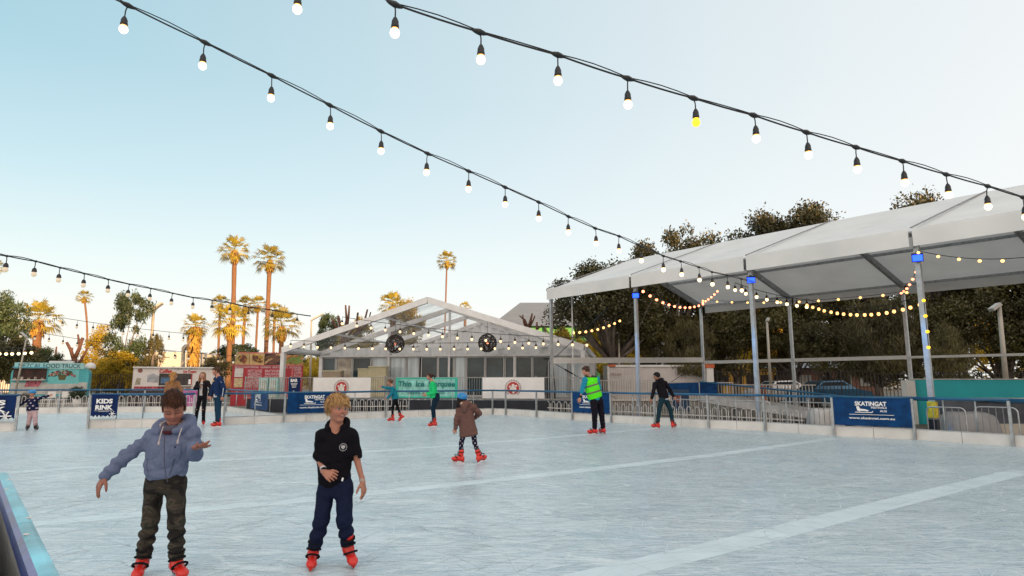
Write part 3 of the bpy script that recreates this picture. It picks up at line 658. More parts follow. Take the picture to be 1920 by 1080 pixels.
for i in range(NB):
    for f0, f1 in ((-.025, .5), (.5, 1.025)):
        k = MB(); n1, n2 = 8, 8
        for a in range(n1):
            for b in range(n2):
                def pt(a, b):
                    f = f0 + (f1 - f0) * a / n1; s = b / n2; q = MP(i + s, f, mz(max(0, min(1, f))) + .10 - (0.025 * (RZ - EM) * 2 if not 0 <= f <= 1 else 0)); q.z -= .09 * math.sin(math.pi * s) * math.sin(math.pi * a / n1); return q
                k.quad(pt(a, b), pt(a + 1, b), pt(a + 1, b + 1), pt(a, b + 1))
        k.build('roof_sheet', mroof, bigm, smooth=True, weld=True)
    for f, s_ in ((-.028, -1), (1.028, 1)):
        k = MB(); N = 10
        for a in range(N):
            w0 = w1 = 0; o = depv.normalized() * s_
            k.quad(MP(i + .01 + .98 * a / N, f, EM - .42) + o * w0, MP(i + .01 + .98 * (a + 1) / N, f, EM - .42) + o * w1, MP(i + .01 + .98 * (a + 1) / N, f, EM + .08), MP(i + .01 + .98 * a / N, f, EM + .08))
        ob = k.build('valance', mroof, bigm, weld=True); so = ob.modifiers.new('s', 'SOLIDIFY'); so.thickness = .006
for i in range(NB + 1):
    k = MB(); k.beam(MP(i, 0, EM - .08), MP(i, .5, RZ - .08), .12, .22); k.beam(MP(i, .5, RZ - .08), MP(i, 1, EM - .08), .12, .22); k.build('rafter', galv, bigm)
    k = MB(); k.beam(MP(i, -.02, EM + .115), MP(i, .5, RZ + .125), .05, .03); k.build('roof_seam', mat('seam_grey', (.22, .22, .23), .6), bigm)
    for f in (0, 1):
        k = MB(); q = MP(i, f, 0); k.box((q.x, q.y, EM / 2 - .05), (.10, .13, EM - .1), math.atan2(depv.y, depv.x)); k.build('leg', alu, bigm)
        k = MB(); k.box((q.x, q.y, .01), (.4, .4, .02), math.atan2(depv.y, depv.x)); k.build('base_plate', galv, bigm)
for i in range(NB):
    for f in (0, .25, .5, .75, 1):
        k = MB(); k.beam(MP(i + .02, f, mz(f) - .05), MP(i + .98, f, mz(f) - .05), .08, .10); k.build('purlin', galv, bigm)
for i in range(0, 2):
    k = MB(); k.beam(MP(i, 1, 2.42), MP(i + 1, 1, 2.42), .08, .16); k.build('side_rail', whitep, bigm)
k = MB(); k.beam(MP(2, 1, 2.42), MP(3, 1, 2.42), .08, .1); k.build('side_rail', whitep, bigm)
k = MB(); k.beam(MP(0, .02, 2.40), MP(1, .25, 2.40), .05, .01); 
k = MB(); k.beam(MP(0, 0, 2.35), MP(0, 1, 2.55), .10, .26); k.build('end_rail', whitep, bigm)
for a, b in ((MP(0, .02, 2.2), MP(0, .38, .6)), (MP(0, .35, 5.0), MP(0, .02, 2.5)), (MP(0, .6, .7), MP(0, .98, 2.4))):
    k = MB(); k.tube([a, b], .015, 6); k.build('brace_wire', black, bigm); 
    k = MB(); k.tube([a.lerp(b, .15), a.lerp(b, .3)], .035, 6); k.build('turnbuckle', black, bigm)
k = MB(); k.beam(MP(0, .12, 0), MP(0, .12, 5.4), .06, .06); k.build('end_mullion', alu, bigm)
# blue flood lights on the front legs
bluegl = mat('blue_led', (.05, .1, .9), .3, emis=(.004, .026, 1.0), estr=5)
for i, lb in ((1, 'blue lit floodlight on the marquee leg farthest left'), (2, 'blue lit floodlight on the middle marquee leg'), (3, 'blue lit floodlight on the nearest marquee leg at the right')):
    q = MP(i, 0, 4.78); nrm = (V((0, 0, 0)) - V((q.x, q.y, 0))).normalized(); q = q + nrm * .16; nrm = (nrm + V((0, 0, -.45))).normalized()
    t = thing('flood_light', lb, 'floodlight', q, 'blue floodlights on the marquee legs')
    rm = nrm.to_track_quat('-Y', 'Z').to_matrix()
    k = MB(); k.box(q, (.27, .10, .22), rm); k.build('housing', blackm, t)
    k = MB(); k.box(q + nrm * .052, (.23, .012, .17), rm); k.build('led_panel', bluegl, t)
    k = MB(); k.beam(q + V((0, .02, .1)), MP(i, -.005, 4.95), .03, .03); k.build('bracket', blackm, t)
    ld = bpy.data.lights.new('flood_light_beam', 'SPOT'); lo = bpy.data.objects.new('flood_light_beam', ld); C.objects.link(lo); lo.parent = t
    lo.location = nrm * .16 + V((-.12, 0, -.2)); tgt = MP(i, -.004, 1.6) - (q + lo.location); lo.rotation_euler = tgt.to_track_quat('-Z', 'Y').to_euler(); ld.spot_size = R(13); ld.spot_blend = .5
    ld.energy = 1300; ld.color = (.0, .35, 1.0); ld.shadow_soft_size = .08

# ================================================================== string lights
cablem = black
def festoon(name, pts, label, drop=.16, br=.06, sr=.04, group='festoon bulb strings', second=True, cable_r=.012, ext=(0, 0), bm=None, special=None, sock=True, catenary=0):
    """pts = world points of the lamp joints"""
    t = thing(name, label, 'string lights', pts[0], group)
    full = list(pts)
    if ext[0]: full = [pts[0] + (pts[0] - pts[1]) * ext[0]] + full
    if ext[1]: full = full + [pts[-1] + (pts[-1] - pts[-2]) * ext[1]]
    fine = []
    for a, b in zip(full[:-1], full[1:]):
        L = (b - a).length
        for j in range(4): f = j / 4; fine.append(a.lerp(b, f) - V((0, 0, .025 * L * 4 * f * (1 - f) * .35)))
    fine.append(full[-1])
    k = MB(); k.tube(fine, cable_r, 5, cap=False); k.build('cable', cablem, t, smooth=True)
    if second:
        k = MB(); k.tube([a.lerp(b, f) + V((0, 0, .012 + .03 * math.sin(math.pi * f) * (1 if i % 3 else .2))) for i, (a, b) in enumerate(zip(full[:-1], full[1:])) for f in (0, .25, .5, .75)] + [full[-1] + V((0, 0, .03))], cable_r * .7, 4, cap=False); k.build('support_wire', cablem, t, smooth=True)
    r = random.Random(len(pts) * 7 + int(abs(pts[0].x) * 10))
    for i, p in enumerate(pts):
        dx = r.uniform(-.02, .02) * drop / .16; q = p + V((dx, r.uniform(-.02, .02), -drop))
        s = MB()
        if second:
            d = (pts[min(i + 1, len(pts) - 1)] - pts[max(0, i - 1)]).normalized(); s.tube([p - d * .09, p - d * .05, p, p + d * .05, p + d * .09], [cable_r, .026, .036, .026, cable_r], 6)
        s.tube([p, p.lerp(q, .5) + V((dx * .5, 0, 0)), q], cable_r * .7, 5)
        if sock: s.lathe(q, [(.012, .0), (sr * .55, -.012), (sr * .95, -.05), (sr, -.09), (sr * 1.08, -.095), (sr * 1.08, -.125), (sr * .9, -.13)], 10)
        so = s.build('lamp_holder', cablem, t, smooth=True)
        h = -.12 if sock else 0
        prof = [(.001, 0), (sr * .85, h - .002), (br * .75, h - .02 - br * .1), (br, h - .02 - br * .75), (br * .9, h - .02 - br * 1.25), (br * .6, h - .02 - br * 1.65), (br * .25, h - .02 - br * 1.83), (.001, h - .02 - br * 1.86)]
        m = bm or bulbm
        if special and i in special: m = special[i]
        b = MB(); nk_ = m is bulbm and sock; b.lathe(q, prof[1:] if sock else [(.001, br), (br * .8, br * .6), (br, 0), (br * .8, -br * .6), (.001, -br)], 10)
        if nk_: b.m[:10] = [1] * 10
        b.build('bulb', [m, bulbneck] if nk_ else m, so, smooth=True)
    return t
uv1 = [(240, 10), (385, 80), (510, 142), (618, 197), (714, 246), (802, 288), (879, 321), (947, 351), (1010, 379), (1066, 406), (1116, 428), (1161, 443), (1202, 462), (1244, 480), (1276, 490), (1310, 501), (1335, 510), (1363, 516), (1390, 523)]
N1 = len(uv1); uvd = [7.6 + .60 * i for i in range(N1)]
p1 = [W(u, v, D) for (u, v), D in zip(uv1, uvd)]
p1 = [W(95, -62, 7.0)] + p1
festoon('festoon_string', p1 + [], 'long festoon string running from the top left to the marquee legs', .17, .056, .042, ext=(.5, .9))
uv2 = [(578, -85), (740, 8), (899, 60), (1046, 103), (1177, 147), (1300, 184), (1413, 216), (1512, 248), (1605, 276), (1692, 302), (1774, 327), (1852, 349), (1918, 370), (1975, 386)]
D2 = [5.75 + .33 * i for i in range(len(uv2))]
festoon('festoon_string', [W(u, v, D) for (u, v), D in zip(uv2, D2)], 'upper festoon string with one yellow bulb, crossing the top right', .15, .053, .040, ext=(.6, .6), special={5: bulbyel})
p3 = [W(u, v, D) for u, v, D in ((300, -140, 6.3), (430, -95, 6.5), (561, -34, 6.7), (690, -15, 6.9))][:3]
festoon('festoon_string', p3, 'festoon string mostly above the frame with one bulb at the top edge', .165, .056, .043, ext=(.6, .0))
uv4 = [(-50, 470), (13, 480), (67, 490), (113, 502), (158, 513), (203, 524), (243, 533), (283, 541), (324, 550), (362, 558), (398, 563), (432, 568), (466, 576), (512, 582), (557, 589)]
D4 = [15.6 + .95 * i for i in range(len(uv4))]
festoon('festoon_string', [W(u, v, D) for (u, v), D in zip(uv4, D4)], 'unlit festoon string at the left running down to the marquee corner', .19, .07, .06, bm=bulboff, cable_r=.018, ext=(.5, .6))
def str_px(a, b, n, D0, D1, sag, label, **k):
    P = []
    for i in range(n):
        f = i / (n - 1); P.append(W(a[0] + (b[0] - a[0]) * f, a[1] + (b[1] - a[1]) * f + sag * 4 * f * (1 - f), D0 + (D1 - D0) * f))
    return festoon('festoon_string', P, label, **k)
sm = dict(second=False, cable_r=.014, sr=.05)
str_px((642, 594), (1100, 633), 18, 30.2, 28.2, 8, 'upper festoon string across the marquee mouth', drop=.16, br=.06, bm=bulbwarm, **sm)
str_px((545, 638), (1005, 640), 19, 30.6, 29.2, 4, 'lower festoon string across the marquee mouth', drop=.12, br=.055, bm=bulbwarm, **sm)
str_px((118, 596), (345, 625), 9, 34, 36, 2, 'thin festoon string between the left palms', drop=.2, br=.07, bm=bulboff, **sm)
str_px((40, 618), (330, 660), 12, 36, 40, 2, 'thin lowest festoon string above the turquoise food truck', drop=.2, br=.07, bm=bulboff, **sm)
str_px((300, 655), (520, 672), 9, 38, 38, 2, 'thin festoon string above the coffee trailer', drop=.2, br=.07, bm=bulboff, **sm)
str_px((0, 652), (60, 650), 6, 30, 30, 1, 'string of small lit bulbs in front of the dark left tree', drop=.1, br=.07, **sm)
# under the open marquee
q0, q1, q2, q3 = MP(1, 1, EM - .5), MP(2, 1, EM - .55), MP(2, .75, EM - .4), MP(3, 0, EM - .55)
def str_w(a, b, n, sag, label, **k):
    festoon('festoon_string', [a.lerp(b, i / (n - 1)) - V((0, 0, sag * 4 * (i / (n - 1)) * (1 - i / (n - 1)))) for i in range(n)], label, **k)
str_w(W(1378, 530, 25.5), W(1512, 562, 26.5), 8, .1, 'short string of warm bulbs below the middle of the open marquee', drop=.12, br=.07, **sm)
str_w(W(1512, 560, 26), W(1722, 556, 20.5), 17, .38, 'bright drooping string of round warm bulbs under the open marquee', drop=.1, br=.058, bm=bulbor, **sm)
str_w(W(1206, 545, 22), W(1318, 569, 28.5), 12, .35, 'small orange bulbs strung at the left end of the open marquee', drop=.03, br=.055, bm=bulbred, second=False, sock=False, cable_r=.01)
str_w(W(1318, 566, 28.5), W(1345, 545, 26), 6, .05, 'tiny red bulbs climbing a rafter of the open marquee', drop=.03, br=.05, bm=bulbred, second=False, sock=False, cable_r=.01)
str_w(W(1318, 562, 28.5), W(1700, 546, 21), 12, .2, 'sparse small orange bulbs along the back eave of the open marquee', drop=.05, br=.05, bm=bulbor, second=False, sock=False, cable_r=.01)
str_w(W(1690, 548, 23), W(1724, 492, 17.5), 7, .15, 'tiny red bulbs rising to the nearest floodlight', drop=.03, br=.045, bm=bulbred, second=False, sock=False, cable_r=.01)
str_w(W(1722, 470, 16), W(1925, 482, 13.8), 6, .12, 'sparse bulbs under the roof at the right edge', drop=.05, br=.04, bm=bulbor, second=False, sock=False, cable_r=.01)
str_w(W(1732, 562, 15.9), W(1741, 650, 15.9), 4, 0, 'yellow bulbs hanging down the nearest marquee leg', drop=.02, br=.045, bm=bulbyel, second=False, sock=False, cable_r=.01)
str_w(W(1075, 622, 30), W(1162, 600, 33), 9, .15, 'orange bulbs strung in front of the golden tree beside the open marquee', drop=.05, br=.07, bm=bulbor, second=False, sock=False, cable_r=.01)
# ================================================================== foliage
def leaf_crown(name, seed, clumps, leaves, ls, rc=(.2, .36), shape='round', asp=1.6, droop=0.0, inner=.25):
    r = np.random.default_rng(seed); cs = []
    while len(cs) < clumps:
        p = r.uniform(-1, 1, 3); d = np.linalg.norm(p)
        if d > .92 or d < inner: continue
        if shape == 'cone':
            if math.hypot(p[0], p[1]) > .95 * (1 - (p[2] + 1) / 2) + .08: continue
        elif shape == 'umbrella':
            if p[2] < -.25 and r.random() < .75: continue
        elif shape == 'column':
            if math.hypot(p[0], p[1]) > .75: continue
        if r.random() > (.35 + .65 * d): continue
        cs.append(p)
    V_ = []; 
    for c in cs:
        R_ = r.uniform(*rc); n = int(leaves * r.uniform(.6, 1.4) * (R_ / rc[1]) ** 2)
        d = r.normal(size=(n, 3)); d /= np.linalg.norm(d, axis=1)[:, None]; rad = R_ * r.uniform(.35, 1.0, n) ** .5 * (1 + .25 * r.normal(size=n))
        p = c + d * rad[:, None] * np.array([1, 1, .75])
        a = r.normal(size=(n, 3)); a[:, 2] -= droop * 2; a /= np.linalg.norm(a, axis=1)[:, None]
        nn_ = d * .6 + r.normal(size=(n, 3)) * .6 + np.array([0, 0, .3]); b = np.cross(a, nn_); b /= np.linalg.norm(b, axis=1)[:, None] + 1e-9
        s = ls * r.uniform(.6, 1.5, n)[:, None]
        V_.append(np.stack([p - a * s * asp, p - b * s * .8, p + a * s * asp, p + b * s * .8], 1))
    v = np.concatenate(V_).reshape(-1, 3); nq = len(v) // 4
    me = bpy.data.meshes.new(name); me.vertices.add(len(v)); me.vertices.foreach_set('co', v.astype(np.float32).ravel())
    me.loops.add(nq * 4); me.loops.foreach_set('vertex_index', np.arange(nq * 4, dtype=np.int32)); me.polygons.add(nq)
    me.polygons.foreach_set('loop_start', np.arange(0, nq * 4, 4, dtype=np.int32)); me.polygons.foreach_set('loop_total', np.full(nq, 4, dtype=np.int32))
    me.update(calc_edges=True); return me, cs
CR = {}
def crown_proto(kind, m, var):
    key = (kind, m.name, var)
    if key in CR: return CR[key]
    sd_ = var * 17 + len(kind)
    if kind == 'fig': me, cs = leaf_crown('crown_leaves', sd_, 84, 560, .0175, (.14, .28), 'umbrella', 1.3, inner=.1)
    elif kind == 'gum': me, cs = leaf_crown('crown_leaves', sd_, 74, 330, .019, (.13, .26), 'column', 1.9, .3, inner=.0)
    elif kind == 'cone': me, cs = leaf_crown('crown_leaves', sd_, 80, 330, .018, (.13, .24), 'cone', 1.5, inner=.0)
    elif kind == 'wisp': me, cs = leaf_crown('crown_leaves', sd_, 60, 420, .010, (.18, .32), 'round', 7, .9, inner=.1)
    else: me, cs = leaf_crown('crown_leaves', sd_, 46, 420, .026, (.2, .36), 'round', 1.4, inner=.1)
    me.materials.append(m); CR[key] = (me, cs); return CR[key]
def tree(u, vt, vb, hw, D, kind, m, label, cat='tree', name='tree', tm=None, tw=.3, var=0, group=None, limbs=9, base_u=None, depth=1.0, rot=None):
    top = W(u, vt, D); bot = W(u, vb, D); rz_ = (top.z - bot.z) / 2; c = V((top.x, D, (top.z + bot.z) / 2)); rx = hw / FPX * D / .95
    bx = W(base_u, 712, D).x if base_u else c.x
    t = thing(name, label, cat, V((bx, D, 0)), group); me, cs = crown_proto(kind, m, var); r = random.Random(int(u * 3 + vt))
    cr = bpy.data.objects.new('crown', me); C.objects.link(cr); cr.parent = t; cr.location = c - V((bx, D, 0)); cr.scale = (rx, rx * depth, rz_); cr.rotation_euler = (0, 0, rot if rot is not None else r.uniform(0, 6.28))
    k = MB(); fork = V((c.x + (bx - c.x) * .3, D, max(.6, c.z - rz_ * .85))); tm = tm or barkdk
    pts = [V((bx, D, -.05)), V((bx + r.uniform(-.2, .2), D, fork.z * .5)), fork]
    k.tube(pts, [tw * 1.25, tw, tw * .85], 9)
    rot_ = cr.rotation_euler.z; sel = sorted(cs, key=lambda p: r.random())[:limbs]
    for p in sel:
        q = V((p[0] * math.cos(rot_) - p[1] * math.sin(rot_), p[0] * math.sin(rot_) + p[1] * math.cos(rot_), p[2]))
        e2 = c + V((q.x * rx, q.y * rx * depth, q.z * rz_)); a = pts[1].lerp(fork, r.uniform(.5, 1)); mid = a.lerp(e2, .45) + V((0, 0, -.06 * (e2 - a).length)) + V((r.uniform(-.3, .3), r.uniform(-.3, .3), 0))
        k.tube([a, mid, e2], [tw * .5, tw * .28, tw * .08], 6)
    k.build('trunk', tm, t, smooth=True); return t
# ------------------------------------------------ palms
def palm_crown(name, seed, nf=42, up=1.3, low=-.8, feather=False):
    r = random.Random(seed); b = MB()
    for i in range(nf):
        az = i * 2.39996 + r.uniform(-.3, .3); f = i / nf; el = up - (up - low) * f ** .9 + r.uniform(-.12, .12)
        d = V((math.cos(az) * math.cos(el), math.sin(az) * math.cos(el), math.sin(el))); pl = r.uniform(.44, .66); hub = d * pl
        side = d.cross(V((0, 0, 1))).normalized() if abs(d.z) < .98 else V((1, 0, 0)); upv = side.cross(d).normalized()
        b.quad(-side * .008, side * .008, hub + side * .006, hub - side * .006)
        if feather:
            L = r.uniform(.9, 1.1); P = [d * (L * s) + V((0, 0, -.38 * s * s * L)) for s in (0, .2, .4, .6, .8, 1)]
            for j in range(44):
                s = .12 + .88 * j / 44; q0 = d * (L * s) + V((0, 0, -.38 * s * s * L)); sg = 1 if j % 2 else -1; ll = .24 * math.sin(math.pi * min(1, s * .9 + .12)) + .05
                tip = q0 + (side * sg * .8 + d * .7).normalized() * ll + V((0, 0, -.05 - .1 * r.random())); w = d * .014
                b.quad(q0 - w, q0 + w, tip + w * .3, tip - w * .3)
            continue
        nl = 11; 
        for j in range(nl):
            a = (j / (nl - 1) - .5) * 2.1; ll = .50 * (1 - .25 * abs(a) / 1.25) * r.uniform(.85, 1.1)
            dd = (d * math.cos(a) + side * math.sin(a)).normalized(); m_ = hub + dd * ll * .6 + upv * .03; tip = hub + dd * ll + V((0, 0, -.12 * r.uniform(.4, 1.6) - .05 * abs(a)))
            w = dd.cross(upv).normalized() * .024
            b.add([hub, m_ - w, tip, m_ + w], [(0, 1, 2, 3)])
    me = bpy.data.meshes.new(name); me.from_pydata(b.v, [], b.f); me.materials.append(leafpalm); me.update(); return me
PCM = [palm_crown('palm_crown', 1), palm_crown('palm_crown', 2), palm_crown('palm_crown', 5, 46, 1.3, -.8), palm_crown('palm_crown', 3, 44, 1.35, -.7)]
def palm(u, v, D, rpx, wpx, ub, label, var=0, skirt=0, bend=0, group='tall fan palms behind the rink', name='palm_tree'):
    c = W(u, v, D); r_ = rpx / FPX * D; bx = W(ub, 712, D).x; w = wpx / FPX * D / 2 * .86; t = thing(name, label, 'palm tree', V((bx, D, 0)), group)
    cr = bpy.data.objects.new('crown', PCM[var]); C.objects.link(cr); cr.parent = t; cr.location = c - V((bx, D, 0)); cr.scale = (r_, r_, r_); cr.rotation_euler = (0, 0, u * .37)
    k = MB(); n = 14; pts = []; rs = []
    for i in range(n + 1):
        f = i / n; pts.append(V((bx + (c.x - bx) * f + bend * math.sin(math.pi * f), D, c.z * f - .05))); rs.append(w * (1.35 - .35 * min(1, f * 4)) * (1 + .07 * math.sin(i * 2.3)) * (1.2 if f > .93 else 1))
    k.tube(pts, rs, 10); k.build('trunk', palmbark, t, smooth=True)
    if skirt or True:
        rr = random.Random(int(u)); k = MB(); H = skirt if skirt else r_ * .45; N = 520 if skirt else 60
        for i in range(N):
            a = rr.uniform(0, 6.28); f = rr.random(); z = c.z - f * H; w2 = w * 1.2 + r_ * (.30 if skirt else .18) * (1 - f * .6) * rr.uniform(.6, 1.1); p = V((c.x + math.cos(a) * w2 * .6, D + math.sin(a) * w2 * .6, z)); q = V((c.x + math.cos(a) * w2, D + math.sin(a) * w2, z - r_ * .28)); s = V((-math.sin(a), math.cos(a), 0)) * r_ * .022
            k.add([p - s, q - s * 1.8, q - V((0, 0, r_ * .12)), q + s * 1.8, p + s], [(0, 1, 2, 3, 4)])
        k.build('dead_frond_skirt', leafdead, t)
    return t
palm(440, 470, 65, 33, 9.5, 436, 'tallest fan palm, left of the pair over the red menu board')
palm(506, 487, 62, 34, 9, 497, 'second tallest fan palm, right of the pair over the red menu board', 1)
palm(838, 489, 90, 22, 3.5, 831, 'slim fan palm standing alone above the marquee ridge', 2)
palm(158, 557, 105, 16, 4, 150, 'thin curved fan palm above the turquoise food truck', 1, bend=.9)
palm(72, 600, 50, 44, 17, 66, 'stout feathery palm with a thick orange trunk at the left', 3, name='date_palm', group='low bushy palms')
palm(367, 612, 58, 28, 14, 367, 'fan palm with a full yellow skirt of dead fronds behind the coffee trailer', 0, skirt=3.4)
palm(432, 606, 56, 42, 11, 428, 'bushy palm low in front of the tallest fan palm', 3, group='low bushy palms', name='date_palm')
palm(413, 569, 76, 20, 5, 408, 'small fan palm tucked left of the tallest palm', 1)
palm(460, 574, 74, 22, 6, 452, 'small fan palm tucked right of the tallest palm', 2)
palm(484, 572, 74, 21, 4.5, 477, 'thin fan palm between the two tallest palms', 0)
palm(528, 611, 56, 40, 10, 528, 'bushy yellow palm right of the second tallest fan palm', 3, group='low bushy palms', name='date_palm')
palm(515, 583, 72, 19, 5, 512, 'small palm hidden behind the bushy yellow palm', 1)
palm(736, 574, 60, 32, 10, 736, 'golden palm rising behind the marquee roof', 3, group='low bushy palms', name='date_palm')
palm(872, 577, 70, 14, 6, 872, 'small palm tip showing above the right marquee slope', 0)
palm(-8, 500, 64, 17, 8, -12, 'tall fan palm cut off by the left edge', 2)
# ------------------------------------------------ left trees
tree(16, 552, 716, 48, 43, 'gum', leafgum, 'tall dark gum tree at the left edge', tw=.16, var=1, limbs=14)
tree(-60, 540, 712, 60, 44, 'fig', leafdark, 'dark tree beyond the left edge', tw=.3)
tree(38, 630, 726, 44, 42, 'bush', leafdark, 'low dark bushy tree behind the left end of the turquoise truck', tw=.14, var=2)
tree(92, 650, 722, 26, 46, 'bush', leafgum, 'green shrubby tree behind the turquoise truck', tw=.1, var=3)
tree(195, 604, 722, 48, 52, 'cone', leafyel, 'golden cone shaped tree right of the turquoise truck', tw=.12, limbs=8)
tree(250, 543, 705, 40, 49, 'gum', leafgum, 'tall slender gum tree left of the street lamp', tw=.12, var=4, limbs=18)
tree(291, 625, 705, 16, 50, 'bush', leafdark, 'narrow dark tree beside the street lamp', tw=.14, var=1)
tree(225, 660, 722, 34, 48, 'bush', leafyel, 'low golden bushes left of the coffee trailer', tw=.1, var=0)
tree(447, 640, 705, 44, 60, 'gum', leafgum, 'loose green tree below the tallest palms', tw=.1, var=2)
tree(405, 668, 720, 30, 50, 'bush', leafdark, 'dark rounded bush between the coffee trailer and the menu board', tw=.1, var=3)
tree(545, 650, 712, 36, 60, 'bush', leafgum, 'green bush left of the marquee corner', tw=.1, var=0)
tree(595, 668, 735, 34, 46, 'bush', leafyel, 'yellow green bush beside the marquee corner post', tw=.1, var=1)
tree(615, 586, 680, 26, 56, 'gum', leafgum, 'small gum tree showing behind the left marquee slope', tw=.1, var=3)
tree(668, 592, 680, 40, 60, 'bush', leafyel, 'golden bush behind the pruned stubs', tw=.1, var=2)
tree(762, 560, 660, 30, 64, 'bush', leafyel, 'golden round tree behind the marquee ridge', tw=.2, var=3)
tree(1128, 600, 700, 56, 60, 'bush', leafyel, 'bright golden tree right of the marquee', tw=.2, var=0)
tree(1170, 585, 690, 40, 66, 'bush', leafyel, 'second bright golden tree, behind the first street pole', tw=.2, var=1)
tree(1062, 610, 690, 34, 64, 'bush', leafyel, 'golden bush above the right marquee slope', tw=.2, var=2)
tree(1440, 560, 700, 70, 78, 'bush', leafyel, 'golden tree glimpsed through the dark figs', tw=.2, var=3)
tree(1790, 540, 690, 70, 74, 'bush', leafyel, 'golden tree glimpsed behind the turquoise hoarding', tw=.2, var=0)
# ------------------------------------------------ right dark trees
g_ = 'dark fig trees behind the open marquee'
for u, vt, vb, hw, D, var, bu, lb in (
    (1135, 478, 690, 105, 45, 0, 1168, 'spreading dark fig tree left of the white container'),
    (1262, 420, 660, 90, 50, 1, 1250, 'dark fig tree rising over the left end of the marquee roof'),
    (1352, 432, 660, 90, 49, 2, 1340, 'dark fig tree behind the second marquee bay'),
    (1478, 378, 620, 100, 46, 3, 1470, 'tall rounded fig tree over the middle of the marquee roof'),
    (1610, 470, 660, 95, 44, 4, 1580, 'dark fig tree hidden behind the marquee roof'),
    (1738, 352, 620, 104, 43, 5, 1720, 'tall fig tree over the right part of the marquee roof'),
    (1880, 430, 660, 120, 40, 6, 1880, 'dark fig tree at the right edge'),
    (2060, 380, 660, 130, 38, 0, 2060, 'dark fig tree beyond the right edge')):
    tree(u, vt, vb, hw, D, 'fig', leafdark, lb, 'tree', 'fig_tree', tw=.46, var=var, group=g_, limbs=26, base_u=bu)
for i, (u, vt, vb, hw, D, m, kd, lb) in enumerate((
    (1225, 560, 700, 70, 47, leafdark, 'fig', 'dark under tree left of the second marquee leg'),
    (1290, 600, 728, 50, 44, leafpine, 'wisp', 'feathery brown green tree above the white container'),
    (1375, 560, 722, 66, 46, leafdark, 'fig', 'dark under tree left of the middle marquee leg'),
    (1480, 540, 715, 80, 44, leafdark, 'fig', 'dark under tree behind the middle marquee leg'),
    (1545, 590, 726, 60, 40, leafdark, 'fig', 'low dark tree behind the parked car'),
    (1632, 560, 733, 72, 38, leafpine, 'wisp', 'large feathery brown green tree left of the turquoise hoarding'),
    (1700, 540, 730, 60, 40, leafdark, 'fig', 'dark tree behind the nearest marquee leg'),
    (1765, 610, 735, 44, 36, leafpine, 'wisp', 'feathery tree above the turquoise hoarding'),
    (1850, 530, 722, 80, 38, leafdark, 'fig', 'dense dark tree above the turquoise hoarding, near the grey pole'),
    (1950, 540, 725, 80, 36, leafdark, 'fig', 'dense dark tree at the right edge beyond the hoarding'))):
    tree(u, vt, vb, hw, D, kd, m, lb, 'tree', 'fig_tree' if kd == 'fig' else 'casuarina_tree', tw=.2, var=i % 4, group='dark understorey trees behind the open marquee', limbs=10)
# ------------------------------------------------ pruned trees
def pruned(label, D, segs, w, um, tm=redbark, name='pruned_tree'):
    t = thing(name, label, 'tree', W(um, 712, D) * 1.0, None); t.location.z = 0; k = MB()
    for s_ in segs:
        pts = [W(a, b, D) for a, b, _ in s_]; k.tube(pts, [x * .8 / FPX * D / 2 for _, _, x in s_], 7)
    k.build('trunk', tm, t, smooth=True)
pruned('pruned tree with bare red forks rising behind the turquoise truck', 47, [[(134, 735, 13), (137, 690, 12), (140, 672, 11)], [(139, 676, 9), (132, 655, 7), (125, 642, 6)], [(138, 676, 10), (148, 655, 8), (155, 633, 7)], [(150, 655, 6), (148, 640, 5), (146, 627, 4)], [(140, 690, 8), (152, 675, 6), (165, 652, 4)], [(134, 665, 6), (135, 652, 5)]], 1, 135)
pruned('thin curved bare trunk behind the turquoise truck, left of the red forks', 47, [[(112, 735, 5), (108, 678, 5), (104, 665, 5), (106, 650, 3)]], 1, 110)
pruned('cluster of sawn upright stubs behind the left marquee slope', 52, [[(646, 712, 16), (646, 640, 14), (640, 618, 9), (634, 592, 6)], [(644, 630, 8), (650, 600, 6), (648, 572, 4)], [(650, 625, 6), (654, 590, 5), (655, 573, 4)], [(640, 625, 8), (628, 610, 6), (622, 598, 5)], [(648, 635, 7), (668, 610, 5), (671, 586, 5)], [(655, 640, 6), (684, 600, 5), (689, 580, 4)], [(652, 640, 5), (690, 606, 4), (695, 585, 3)]], 1, 646)
pruned('short forked stubs showing above the right marquee slope', 52, [[(992, 712, 12), (990, 640, 10), (990, 612, 8)], [(990, 616, 7), (984, 600, 5), (974, 592, 3)], [(990, 618, 7), (995, 600, 6), (998, 588, 4)], [(992, 615, 5), (1000, 600, 4), (1003, 592, 3)], [(988, 620, 5), (982, 605, 4), (980, 590, 3)], [(1006, 640, 5), (1006, 615, 5), (1007, 604, 4)], [(1007, 618, 4), (1017, 609, 3)]], 1, 992)
pruned('bare dark branch reaching sideways above the coffee trailer', 49, [[(285, 712, 10), (286, 680, 8), (288, 665, 4), (300, 668, 3), (310, 660, 2)], [(287, 676, 5), (302, 670, 3), (318, 670, 2)]], 1, 285, barkdk)
